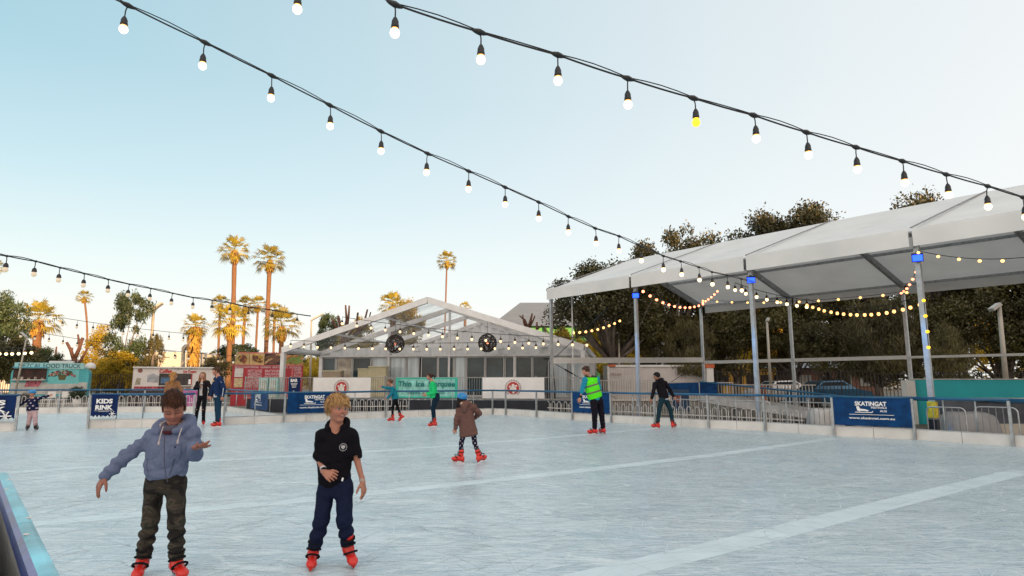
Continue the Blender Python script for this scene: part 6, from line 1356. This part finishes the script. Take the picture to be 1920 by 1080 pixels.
    for s in 'LR':
        r0, r1, r2 = arms; T.rc(X['neck'] * .55 + X['sh' + s] * .45, X['sh' + s], r0 * .85, r0, .05)
        w1 = top.get('wr', (.005, 70, 1.)); e0, e1 = X['sh' + s], X['el' + s]
        if top.get('sleeve', 'long') == 'long':
            we = X['wr' + s]; T.rc(e0, e1, r0, r1, .035, 0, wr=w1); se = top.get('send', 1.0); T.rc(e1, e1 + (we - e1) * .93 * se, r1, r1 + (r2 - r1) * se, .02, 0, wr=(w1[0] * 1.2, w1[1] * 1.1, 2.)); T.rc(e1 + (we - e1) * .90 * se, e1 + (we - e1) * se, r2 * .82, r2 * .76, .006, top.get('cuff', 0))
        else:
            f = top.get('slen', .8); T.rc(e0, e0 + (e1 - e0) * f, r0, r0 * 1.12, .04, 0, wr=(.003, 45, 1.)); T.rc(e0 + (e1 - e0) * (f + .02), e0 + (e1 - e0) * (f + .35), r0 * .95, r0 * .95, .006, 0, 's')
    if top.get('hood'):
        nk = X['neck']; hb = top['hood']; N = 12; fw = np.array(hb.get('fw', (0, -1, 0)), float); fw = vnorm(fw - sx_ * np.dot(fw, sx_)); ux = np.array([0, 0, 1.]); wv_, dv = hb.get('w', .10) * sc, hb.get('d', .09) * sc
        for i in range(N):
            a0, a1 = -2.55 + 5.1 * i / N, -2.55 + 5.1 * (i + 1) / N
            def hp(a): return nk + sx_ * math.sin(a) * wv_ - fw * (math.cos(a) * dv - .0) + ux * (.03 + .035 * math.cos(a)) * sc
            T.rc(hp(a0), hp(a1), hb.get('r', .035) * sc * (1 + .35 * math.cos(a0)), hb.get('r', .035) * sc * (1 + .35 * math.cos(a1)), .02, 0)
            if hb.get('lin'): T.rc(hp(a0) + (nk - hp(a0)) * .28 + ux * .015, hp(a1) + (nk - hp(a1)) * .28 + ux * .015, .026 * sc, .026 * sc, .004, 1)
        T.rc(nk - fw * dv * 1.5 + ux * .0, nk - fw * dv * 1.6 - ux * .09 * sc, .07 * sc, .05 * sc, .04, 0)
        if hb.get('fur'):
            for i in range(40): a = rr.uniform(-2.6, 2.6); p = hp(a) + np.array([rr.gauss(0, .012), rr.gauss(0, .012), rr.uniform(.0, .03)]); T.ell(p, (.025, .025, .02), None, .008, 1)
    if top.get('vneck'):
        d_ = np.array(top['vneck'], float); T.rc(X['neck'] + d_ * .035 + np.array([0, 0, .06]), X['neck'] + d_ * .12 + np.array([0, 0, -.085]), .062 * sc, .014 * sc, .01, 0, 's')
    T.mesh(top.get('name', 'top'), top.get('mat', clothm), t, top.get('cols', [tc_]), top.get('paint'))
    # ---- trousers
    Q = SDF(res); Q.fold = pants.get('fold', .004); h0 = (X['hipL'] + X['hipR']) / 2; wq = pants.get('hipw', .13); r0, r1, r2 = legs
    Q.slices(h0 - np.array([0, 0, .04]), h0 + np.array([0, 0, .14]) * 1, sx_, [(0, wq, wq * .78), (.5, wq, wq * .78), (1, wq * .93, wq * .72)], .04, 0)
    for s in 'LR':
        a = X['an' + s]; kn = X['kn' + s]; e_ = a + (kn - a) * pants.get('up', .22); Q.rc(X['hip' + s], kn, r0, r1, .03, 0, wr=(pants.get('wa', .003), 40, 1.)); Q.rc(kn, e_, r1, r2, .02, 0, wr=(pants.get('wb', .006), pants.get('wf', 75), .5)); 
        if pants.get('cuff'): Q.rc(e_ + (a - e_) * .1, e_ + (a - e_) * .35, r2 * .8, r2 * .78, .008, 0)
    Q.mesh('trousers', pants.get('mat', clothm), t, [pants['col']], pants.get('paint'))
    for s in 'LR': 
        a = X['an' + s]; td = X['toe' + s] - a; kd = vnorm(X['kn' + s] - a); u_ = np.array([kd[0] * .7, kd[1] * .7, 1.]) + vnorm(td) * boots.get('dip', {}).get(s, 0); skate(t, a, td, u_, boots['s'], min(res, .007), boots.get('col', (.62, .022, .014)), detail=boots.get('detail', True))
    if extra: extra(t, X, B, hc, H, sx_)
    return t, X
DP = lambda u, v: G(u, v).y
DB1 = DP(300, 1084); DB2 = DP(620, 1064)
# ------------------------------------------------ boy in the blue hoodie
def ex1(t, X, B, hc, H, sx_):
    r = .0045; nk = X['neck']
    S_ = SDF(r); n = 14; wv_ = .072
    for i in range(n):
        a0, a1 = 2 * math.pi * i / n, 2 * math.pi * (i + 1) / n; hp = lambda a: nk + np.array([math.sin(a) * wv_ + .015, -math.cos(a) * wv_ - .012, .038 - .022 * math.cos(a) + .006 * math.sin(5 * a)]); S_.rc(hp(a0), hp(a1), .022, .022, .012, 0); S_.rc(hp(a0) - np.array([0, 0, .026]), hp(a1) - np.array([0, 0, .026]), .018, .018, .01, 1)
    S_.fold = .003; S_.mesh('neck_warmer', clothm, t, [(.10, .09, .12), (.08, .022, .03)])
    for u0, v0, u1, v1 in ((306, 800, 298, 829), (341, 803, 333.5, 826)):
        S_ = SDF(.0035); dz = -.155 if u0 < 320 else -.16; a = np.array(W(u0, v0, DB1 + dz + .02)); b_ = np.array(W(u1, v1, DB1 + dz)); m_ = (a + b_) / 2 + np.array([.004, -.012, 0]); S_.rc(a, m_, .0048, .0048, .004); S_.rc(m_, b_, .0048, .0048, .004); S_.rc(b_, b_ - np.array([0, 0, .016]), .008, .009, .003); S_.mesh('drawstring', clothm, t, [(.46, .40, .40)])
    k = MB(); pts = [np.array(W(u, v, DB1)) + np.array([0, y, 0]) for u, v, y in ((328, 812, -.148), (329, 835, -.158), (329, 860, -.158), (331, 885, -.152), (334, 898, -.146))]; k.tube([V(p) for p in pts], .0035, 5); k.build('zip', mat('zip_dark', (.05, .05, .08), .5), t)
    wr = X['wrL']; d = vnorm(X['wrL'] - X['elL']); band(t, 'wristband', wr - d * .012, wr + d * .003, .022, .003, .0035, (.45, .5, .62)); band(t, 'inner_cuff', wr - d * .04, wr - d * .014, .024, .004, .004, (.02, .05, .13))
DB1 = DP(300, 1084)
J1 = dict(head=(326, 765, -.07), neck=(325, 806, .0), shL=(285, 819, .02), shR=(362, 814, -.0), elL=(236, 856, -.05), elR=(366, 853, .0), wrL=(196, 893, -.14), wrR=(364, 839, -.22), hem=(308, 893, .02), hipL=(290, 905, .03), hipR=(330, 905, .0),
          knL=(283, 975, -.01), knR=(331, 978, -.05), anL=(268, 1052, .04), anR=(331, 1047, .0), toeL=(256, 1080, -.14), toeR=(345, 1076, -.12))
def paint1(vs, col):                      # pocket seams and marl of the hoodie
    col = col.copy(); X0 = np.array(W(308, 893, DB1)); z = vs[:, 2] - X0[2]; x = vs[:, 0] - X0[0]; front = vs[:, 1] < X0[1] - .03
    for s, o in ((1, -.09), (-1, .10)):
        l = np.abs((x - o) - s * (z - .08) * -.28); m = front & (l < .005) & (z > .02) & (z < .14); col[m] *= .55
    m = front & (np.abs(z - .245) < .004) & (x > .085) & (x < .15); col[m] *= .55; m = front & (np.abs(np.abs(x - .118) - .034) < .003) & (z > .175) & (z < .245); col[m] *= .75
    m = front & ((x - .118) ** 2 + (z - .232) ** 2 < .0075 ** 2); col[m] = (.02, .02, .05); return col
person('boy in light blue hooded jacket and dark camouflage trousers looking down at his palm', DB1, J1, .97, dict(rot=(26, 26, -7), h=.238), dict(style='short', col=(.055, .022, .012), n=2200, comb=(.5, .3, -.1), L=.03),
       dict(name='hooded_jacket', cols=[(.13, .155, .245), (.42, .33, .30)], col=0, sl=[(-.03, .140, .105), (.06, .158, .118), (.3, .160, .118), (.6, .168, .120), (.82, .158, .10), (.95, .09, .075)], hood=dict(w=.125, d=.095, r=.040, lin=True, fw=(.2, -1, 0)), fold=.007, fs=.9, wr=(.008, 85, 1.), paint=paint1),
       dict(col=(.03, .03, .02), mat=mat_camo(), fold=.004, wa=.004, wb=.010, wf=78, hipw=.132, up=.13), dict(s=1.0), res=.0048, extra=ex1, arms=(.053, .049, .042), legs=(.076, .058, .053), lids=True, skin=(.29, .115, .078),
       hands={'L': dict(d=(-.35, -.15, -1), n=(.5, .6, -.2), side=(.6, -.4, -.3), curl=.3, cl=(.25, .3, .38, .45), spread=.22, s=1.02), 'R': dict(d=(.85, -.55, .12), n=(-.05, .1, 1), side=(.2, .9, .2), curl=.28, cl=(.12, .3, .4, .5), spread=.16, s=1.02)})
# ------------------------------------------------ blond boy in black
def ex2(t, X, B, hc, H, sx_):
    for s, off_, cl in (('L', .03, (.012, .012, .015)), ('L', .052, (.55, .5, .5))):
        wr = X['wr' + s]; d = vnorm(X['wr' + s] - X['el' + s]); band(t, 'wristband', wr - d * (off_ + .012), wr - d * (off_ - .006), .0235, .003, .0035, cl)
    wr = X['wrR']; d = vnorm(X['wrR'] - X['elR']); band(t, 'wristband', wr - d * .02, wr - d * .008, .022, .0025, .0035, (.4, .3, .28))
    wm = mat('chest_print', (.42, .40, .42), .7, var=.3, scale=60); c = W(652, 835, DB2); c = V((c.x, DB2 - .142, c.z)); k = MB(); xd = V((1, .42, 0)).normalized(); ud = V((0, 0, 1)); nd = V((.42, -1, 0)).normalized()
    P_ = lambda r_, a: c + xd * r_ * math.cos(a) + ud * r_ * math.sin(a) + nd * .004
    for i in range(20):
        a0, a1 = 2 * math.pi * i / 20, 2 * math.pi * (i + .72) / 20; k.add([P_(.026, a0), P_(.031, a0), P_(.031, a1), P_(.026, a1)], [(0, 1, 2, 3)])
    k.add([c + xd * x + ud * z + nd * .004 for x, z in ((-.014, .015), (.014, .015), (.016, -.002), (0, -.018), (-.016, -.002))], [(0, 1, 2, 3, 4)]); k.build('chest_crest', wm, t)
    k = MB(); c = W(647, 896, DB2 - .04); c = V((c.x, DB2 - .118, c.z)); k.box(c, (.014, .004, .026), Matrix.Rotation(.25, 3, 'Y')); k.build('hem_label', textw, t)
    S_ = SDF(.005); a = np.array(W(594, 822, DB2)); 
DB2 = DP(620, 1064)
J2 = dict(head=(633, 766, -.02), neck=(632, 803, .02), shL=(605, 818, .03), shR=(659, 816, .0), elL=(598, 861, .05), elR=(669, 861, .02), wrL=(609, 886, -.13), wrR=(680, 903, .0), hem=(626, 903, .03), hipL=(613, 915, .04), hipR=(645, 914, .02),
          knL=(603, 975, -.02), knR=(646, 975, -.03), anL=(588, 1034, .03), anR=(652, 1026, .05), toeL=(586, 1062, -.16), toeR=(664, 1052, -.10))
person('blond boy in a black short sleeved hooded top and navy trousers, smiling to the right', DB2, J2, .92, dict(rot=(44, 0, 2), h=.226), dict(style='mop', col=(.40, .235, .10), n=2600, comb=(.35, .2, -.2), L=.036),
       dict(name='hooded_top', col=0, cols=[(.007, .006, .009)], sleeve='short', slen=.86, sl=[(-.03, .128, .098), (.06, .134, .104), (.3, .134, .106), (.6, .138, .108), (.82, .130, .088), (.95, .075, .06)], hood=dict(w=.085, d=.075, r=.021, fw=(.3, -1, 0)), vneck=(.16, -1, 0), fold=.006, fs=.9),
       dict(col=(.010, .014, .038), fold=.0035, wa=.003, wb=.008, wf=62, hipw=.122, up=.17, cuff=True), dict(s=.97, lift={'R': .035}, dip={'R': .25}), res=.0048, extra=ex2, arms=(.048, .047, .045), legs=(.076, .060, .054), smile=.35, skin=(.38, .165, .11), brow=(.28, .15, .07), eyec=(.06, .07, .10),
       hands={'L': dict(d=(.75, -.5, -.28), n=(.3, .7, -.5), side=(.2, -.5, 1), curl=.95, cl=(.85, .95, 1.0, 1.05), s=.98, thumb_out=.5), 'R': dict(d=(.18, -.1, -1), n=(-.8, .2, -.1), side=(-.2, -1, 0), cl=(.3, .35, .42, .5), spread=.12, s=.98)})
# ------------------------------------------------ girl in brown coat
D3 = DP(878, 868)
def ex3(t, X, B, hc, H, sx_):
    r, f, u = B; S_ = SDF(.008); M = np.array([r, f, u]); S_.ell(hc + u * H * .2 - f * H * .02, (H * .48, H * .57, H * .42), M, .01); 
    S_.ell(hc - u * H * .40 + f * H * .3, (H * .6, H * .6, H * .42), M, .01, op='s'); S_.ell(hc - u * H * .42, (H * .62, H * .75, H * .42), M, .01, op='s')
    for i in range(-2, 3): S_.rc(hc + u * H * .60 + r * H * .14 * i - f * H * .25, hc + u * H * .58 + r * H * .14 * i + f * H * .25, .010, .010, .008, 0, 's')
    S_.mesh('helmet', shinym, t, [(.02, .20, .48)])
    for i in range(3):
        pass
J3 = dict(head=(866, 748, .0), neck=(871, 761, .0), shL=(861, 767, -.02), shR=(888, 763, .0), elL=(856, 787, -.06), elR=(899, 775, .06), wrL=(854, 803, -.05), wrR=(891, 783, .16), hem=(879, 814, .0), hipL=(871, 806, 0), hipR=(887, 806, 0), knL=(865, 831, -.02), knR=(890, 830, .02), anL=(864, 851, -.02), anR=(898, 850, .02), toeL=(848, 860, .04), toeR=(908, 860, .12))
def coat_paint(vs, col): return col
person('girl in a brown padded coat with fur trimmed hood and blue helmet, seen from behind', D3, J3, .82, dict(rot=(-150, 0, -6), h=.20), dict(style='long', col=(.012, .009, .009)),
       dict(name='padded_coat', col=0, cols=[(.135, .072, .062), (.50, .36, .25)], sl=[(-.02, .170, .13), (.1, .166, .13), (.4, .145, .12), (.7, .140, .11), (.9, .115, .09), (1, .06, .05)], hood=dict(w=.10, d=.09, r=.040, fur=True, fw=(-.5, .86, 0)), fold=.004, wr=(.006, 60, 1.)),
       dict(col=(.010, .012, .035), fold=.001, hipw=.10, up=.15, paint=lambda vs, col: np.where((((np.floor(vs[:, 2] * 24) + np.floor(vs[:, 0] * 26)) % 2 == 0) & (np.abs((vs[:, 2] * 24) % 1 - .5) < .22) & (np.abs((vs[:, 0] * 26) % 1 - .5) < .25))[:, None], np.array((.5, .42, .42)), col)), dict(s=.98), res=.008, extra=ex3, arms=(.052, .048, .040), legs=(.055, .042, .038))
# ------------------------------------------------ man in yellow vest
D4_ = DP(1117, 814.5)
def ex4(t, X, B, hc, H, sx_):
    S_ = SDF(.009); S_.fold = .003; hem = X['hem']; S_.slices(hem + np.array([0, 0, .05]), X['neck'], sx_, [(0, .222, .172), (.4, .222, .172), (.78, .212, .155), (.93, .12, .11)], .03, 0); 
    for s in 'LR': S_.rc(X['neck'] * .5 + X['sh' + s] * .5, X['neck'] * .18 + X['sh' + s] * .82, .078, .080, .04)
    for s in 'LR': S_.ell(X['sh' + s] + (X['sh' + s] - X['neck']) * .28 - np.array([0, 0, .05]), (.075, .12, .13), None, .01, op='s')
    z0 = hem[2]
    def pv(vs, col):
        col = col.copy(); zz = vs[:, 2] - z0 - (vs[:, 0] - hem[0]) * .28
        for a in (.20, .40): m = np.abs(zz - a) < .028; col[m] = (.16, .15, .11)
        m = (vs[:, 2] > X['neck'][2] - .03); col[m] = (.03, .05, .03); return col
    S_.mesh('safety_vest', clothm, t, [(.10, .78, .02)], pv); wr = X['wrL']; d = vnorm(X['wrL'] - X['elL']); band(t, 'watch', wr - d * .05, wr - d * .02, .028, .005, .007, (.02, .02, .02))
J4 = dict(head=(1098, 696, -.05), neck=(1104, 706, 0), shL=(1097, 712, -.10), shR=(1119, 711, .12), elL=(1092, 730, -.14), elR=(1124, 730, .28), wrL=(1088, 746, -.16), wrR=(1112, 738, .42), hem=(1116, 748, .04), hipL=(1113, 752, -.05), hipR=(1124, 752, .1), knL=(1115, 777, -.08), knR=(1128, 777, .08), anL=(1115, 801, -.02), anR=(1131, 801, .12), toeL=(1098, 806, -.0), toeR=(1122, 806, .3))
person('man in yellow green safety vest, blue top and black trousers, back to the camera', D4_, J4, 1.05, dict(rot=(-125, 14, -8), h=.245), dict(style='short', col=(.06, .030, .02)),
       dict(name='blue_top', send=.35, col=0, cols=[(.02, .24, .36)], sl=[(-.03, .205, .16), (.3, .208, .16), (.75, .20, .145), (.93, .09, .08), (1., .07, .06)], fold=.004), dict(col=(.010, .009, .014), fold=.003, hipw=.165, up=.12), dict(s=1.12), res=.009, extra=ex4, arms=(.075, .062, .05), legs=(.105, .080, .065), skin=(.45, .22, .15))
# ------------------------------------------------ dark clothed man
D5 = DP(1243, 803)
J5 = dict(head=(1231, 706, -.05), neck=(1236, 715, 0), shL=(1228, 720, -.14), shR=(1247, 718, .14), elL=(1225, 735, -.18), elR=(1257, 733, .20), wrL=(1222, 747, -.22), wrR=(1263, 743, .12), hem=(1245, 745, .03), hipL=(1240, 751, -.06), hipR=(1249, 751, .08), knL=(1236, 768, -.10), knR=(1257, 768, .06), anL=(1233, 790, -.05), anR=(1261, 787, .10), toeL=(1220, 796, -.0), toeR=(1268, 797, .25))
def ex5(t, X, B, hc, H, sx_):
    S_ = SDF(.008); nk = X['neck']; S_.rc(nk + np.array([-.05, .06, .03]), nk + np.array([.07, -.04, .0]), .022, .022, .01); S_.mesh('green_collar', clothm, t, [(.02, .35, .12)])
    S_ = SDF(.009); h = X['hem']; S_.slices(h - np.array([0, 0, .06]), h + np.array([0, 0, .05]), sx_, [(0, .155, .125), (1, .155, .125)], .01); S_.mesh('shirt_tail', clothm, t, [(.42, .42, .46)])
person('man in black hooded jacket and dark jeans skating away with arms held out', D5, J5, 1.0, dict(rot=(-130, 10, -6), h=.235), dict(style='short', col=(.010, .009, .010)),
       dict(name='black_jacket', col=0, cols=[(.012, .010, .014)], sl=[(-.03, .165, .135), (.3, .172, .14), (.75, .17, .13), (.93, .09, .08), (1, .07, .06)], fold=.005, hood=dict(w=.09, d=.085, r=.035, fw=(-.7, .7, 0))), dict(col=(.012, .035, .05), fold=.003, hipw=.145, up=.12), dict(s=1.08), res=.009, extra=ex5, arms=(.066, .058, .046), legs=(.088, .068, .056), skin=(.30, .15, .10))
# ------------------------------------------------ girl in teal jacket (profile, facing left)
D6 = DP(738, 790)
J6 = dict(head=(731, 717, 0), neck=(735.5, 725, 0), shL=(737, 728, -.13), shR=(737, 728, .13), elL=(733, 740, -.19), elR=(727, 728, .22), wrL=(726, 747, -.16), wrR=(716, 725, .25), hem=(741.5, 747, 0), hipL=(741, 750, -.07), hipR=(742, 750, .07), knL=(736, 764, -.08), knR=(745.5, 763, .08), anL=(736, 780, -.06), anR=(752, 778, .08), toeL=(722, 783, -.08), toeR=(741, 788, .02))
person('girl in a teal blue jacket and black leggings reaching one arm forward beside the rail', D6, J6, .86, dict(rot=(-88, 4, 4), h=.205), dict(style='bun', col=(.13, .055, .03)),
       dict(name='teal_jacket', col=0, cols=[(.012, .17, .24)], sl=[(-.02, .13, .12), (.3, .128, .11), (.75, .13, .10), (.93, .07, .065), (1, .05, .05)], fold=.004), dict(col=(.008, .008, .010), fold=.002, hipw=.115, up=.12), dict(s=1.02, lift={'R': .06}, dip={'R': .5}), res=.009, arms=(.054, .048, .038), legs=(.068, .048, .040))
# ------------------------------------------------ woman in green jacket
D7 = DP(811, 799.5)
J7 = dict(head=(805.5, 706.5, 0), neck=(810.5, 716, 0), shL=(812, 720, -.15), shR=(812, 720, .15), elL=(813, 736, -.20), elR=(809, 736, .2), wrL=(801, 740, -.15), wrR=(799, 739, .16), hem=(814, 744, 0), hipL=(818, 747, -.08), hipR=(818, 747, .08), knL=(811, 765, -.08), knR=(813, 765, .1), anL=(813.5, 785, -.08), anR=(815, 785, .1), toeL=(799, 790, -.08), toeR=(801, 790, .1))
person('woman in a bright green jacket and dark jeans leaning on the rink rail', D7, J7, 1.0, dict(rot=(-90, 4, 3), h=.225), dict(style='pony', col=(.045, .02, .016)),
       dict(name='green_jacket', col=0, cols=[(.02, .50, .16)], sl=[(-.02, .155, .14), (.3, .15, .13), (.75, .155, .12), (.93, .08, .075), (1, .06, .06)], fold=.005, cuff=0), dict(col=(.008, .022, .042), fold=.002, hipw=.145, up=.12), dict(s=1.08), res=.009, arms=(.062, .055, .044), legs=(.085, .060, .048))
# ------------------------------------------------ small child at the left
D8 = DP(62, 807)
def ex8(t, X, B, hc, H, sx_):
    r, f, u = B; S_ = SDF(.008); M = np.array([r, f, u]); S_.ell(hc + u * H * .22 - f * H * .02, (H * .49, H * .56, H * .42), M, .01); S_.ell(hc - u * H * .30 + f * H * .2, (H * .6, H * .7, H * .42), M, .01, op='s')
    for i in range(-2, 3): S_.rc(hc + u * H * .62 + r * H * .14 * i - f * H * .2, hc + u * H * .55 + r * H * .16 * i + f * H * .42, .010, .010, .008, 0, 's')
    S_.mesh('helmet', shinym, t, [(.02, .20, .45)])
J8 = dict(head=(60.5, 738, 0), neck=(61, 747.5, 0), shL=(54, 750, 0), shR=(68, 749, 0), elL=(45, 754, -.03), elR=(82, 744, 0), wrL=(37, 761, -.05), wrR=(92, 742, 0), hem=(61, 768, 0), hipL=(57, 771, 0), hipR=(65, 771, 0), knL=(56, 782, -.02), knR=(66, 782, -.02), anL=(53, 796, 0), anR=(67, 797, 0), toeL=(51, 801, -.14), toeR=(72, 802, -.12))
person('small child in a blue helmet, navy spotted top and pale pink trousers with arms spread', D8, J8, .78, dict(rot=(18, 0, 0), h=.205), dict(style='short', col=(.2, .10, .05)),
       dict(name='spotted_top', col=0, cols=[(.010, .014, .045)], sl=[(-.02, .165, .13), (.3, .155, .125), (.75, .135, .10), (.93, .07, .065), (1, .05, .05)], fold=.002, paint=lambda vs, col: np.where((((np.floor(vs[:, 2] * 13) + np.floor(vs[:, 0] * 13)) % 2 == 0) & (np.abs((vs[:, 2] * 13) % 1 - .5) < .22) & (np.abs((vs[:, 0] * 13) % 1 - .5) < .25))[:, None], np.array((.45, .38, .45)), col)),
       dict(col=(.48, .33, .34), fold=.003, hipw=.125, up=.15), dict(s=.92, col=(.020, .008, .012)), res=.009, extra=ex8, arms=(.046, .040, .034), legs=(.075, .062, .055))
# ------------------------------------------------ woman in black jacket
D9 = DP(376, 797)
def ex9(t, X, B, hc, H, sx_):
    S_ = SDF(.009); h = X['hem']; S_.slices(h, X['neck'], sx_, [(-.02, .10, .135), (.4, .095, .135), (.8, .09, .12), (.93, .05, .075)], .02); S_.mesh('white_shirt', clothm, t, [(.50, .47, .46)])
    k = MB(); c = V(X['wrL']) + V((.06, -.05, .03)); k.box(c, (.07, .012, .14), Matrix.Rotation(.5, 3, 'Y')); k.build('phone', black, t)
    for s in 'LR': S_ = SDF(.008); kn = X['kn' + s]; S_.ell(kn + np.array([0, -.045, 0]), (.035, .03, .018), None, .005); S_.mesh('knee_rip', skinm, t, [(.45, .25, .2)])
J9 = dict(head=(380, 704, 0), neck=(380, 715, 0), shL=(371, 718, 0), shR=(389.5, 717, 0), elL=(366, 728, -.03), elR=(396, 729, 0), wrL=(374, 725, -.2), wrR=(392, 741, -.02), hem=(380, 740, 0), hipL=(375, 744, 0), hipR=(384, 744, 0), knL=(370, 768, -.03), knR=(382, 768, -.04), anL=(367, 786, 0), anR=(381.5, 787, 0), toeL=(365, 790, -.2), toeR=(382, 791, -.2))
person('long haired blonde woman in a black jacket over a white shirt with ripped black jeans', D9, J9, 1.0, dict(rot=(5, -4, 0), h=.235), dict(style='long', col=(.26, .13, .06)),
       dict(name='black_jacket', col=0, cols=[(.016, .013, .015)], sl=[(-.02, .155, .12), (.3, .155, .12), (.75, .16, .11), (.93, .08, .065), (1, .06, .05)], fold=.004), dict(col=(.010, .010, .013), fold=.003, hipw=.145, up=.12), dict(s=1.05), res=.009, extra=ex9, arms=(.062, .056, .044), legs=(.08, .060, .05), skin=(.5, .27, .2))
# ------------------------------------------------ man in navy tracksuit
D10 = DP(408, 800)
def ex10(t, X, B, hc, H, sx_):
    for a_, b_ in (('shL', 'elL'), ('elL', 'wrL')):
        S_ = SDF(.009); o = np.array([.012, -.060, 0]); S_.rc(X[a_] + o, X[b_] + o * .85, .014, .012, .004); S_.mesh('sleeve_stripe', clothm, t, [(.55, .55, .58)])
    S_ = SDF(.009); h = X['hem']; S_.slices(h - np.array([0, 0, .06]), h + np.array([0, 0, .04]), sx_, [(0, .17, .15), (1, .17, .15)], .01); S_.mesh('shirt_tail', clothm, t, [(.5, .48, .5)])
    k = MB(); c = V(X['neck']) + V((-.09, -.13, -.12)); k.lathe(c, [(.001, 0), (.028, .001), (.03, .0)], 10, axis=Matrix.Rotation(math.pi / 2, 3, 'X')); k.build('chest_badge', mat('badge_gold', (.5, .3, .06), .5, var=.5, scale=40), t)
J10 = dict(head=(405, 696.5, 0), neck=(409.5, 707, 0), shL=(413.5, 711, -.19), shR=(405, 711, .16), elL=(420, 728, -.22), elR=(399, 728, .1), wrL=(417.5, 743, -.22), wrR=(395, 742, .0), hem=(410, 740, 0), hipL=(411, 745, -.08), hipR=(407, 745, .08), knL=(410, 768, -.08), knR=(407, 768, .08), anL=(410.5, 788, -.06), anR=(408, 788, .10), toeL=(396, 792, -.12), toeR=(394, 792, .06))
person('man in a navy tracksuit top with white sleeve stripes and blue jeans, talking', D10, J10, 1.06, dict(rot=(-70, 6, 0), h=.25), dict(style='short', col=(.07, .035, .022)),
       dict(name='tracksuit_top', col=0, cols=[(.012, .028, .085)], sl=[(-.02, .185, .15), (.3, .19, .15), (.75, .19, .135), (.93, .09, .08), (1, .07, .06)], fold=.004), dict(col=(.012, .04, .075), fold=.003, hipw=.155, up=.12), dict(s=1.12), res=.009, extra=ex10, arms=(.073, .063, .05), legs=(.092, .07, .06), skin=(.45, .2, .14))
# ------------------------------------------------ woman half hidden behind the boy
D11 = DP(322, 799)
J11 = dict(head=(325.5, 704.5, 0), neck=(322, 716, 0), shL=(314, 719, -.1), shR=(333, 718, .12), elL=(311, 735, -.1), elR=(340, 732, .1), wrL=(322, 745, -.16), wrR=(340, 738, .05), hem=(322, 745, 0), hipL=(319, 748, 0), hipR=(325, 748, 0), knL=(318, 770, -.03), knR=(326, 770, -.04), anL=(318, 789, 0), anR=(326, 789, 0), toeL=(322, 793, .1), toeR=(332, 793, .1))
person('blonde woman in tan coat half hidden behind the head of the hooded jacket boy', D11, J11, .98, dict(rot=(115, 6, 0), h=.25), dict(style='long', col=(.40, .20, .07), n=700, L=.09, w=.005),
       dict(name='tan_coat', col=0, cols=[(.28, .14, .07)], sl=[(-.1, .16, .14), (.3, .155, .13), (.75, .16, .12), (.93, .08, .075), (1, .06, .06)], fold=.004), dict(col=(.02, .02, .03), fold=.003, hipw=.14, up=.12), dict(s=1.04), res=.010, arms=(.062, .055, .044), legs=(.08, .06, .05), skin=(.5, .27, .2))
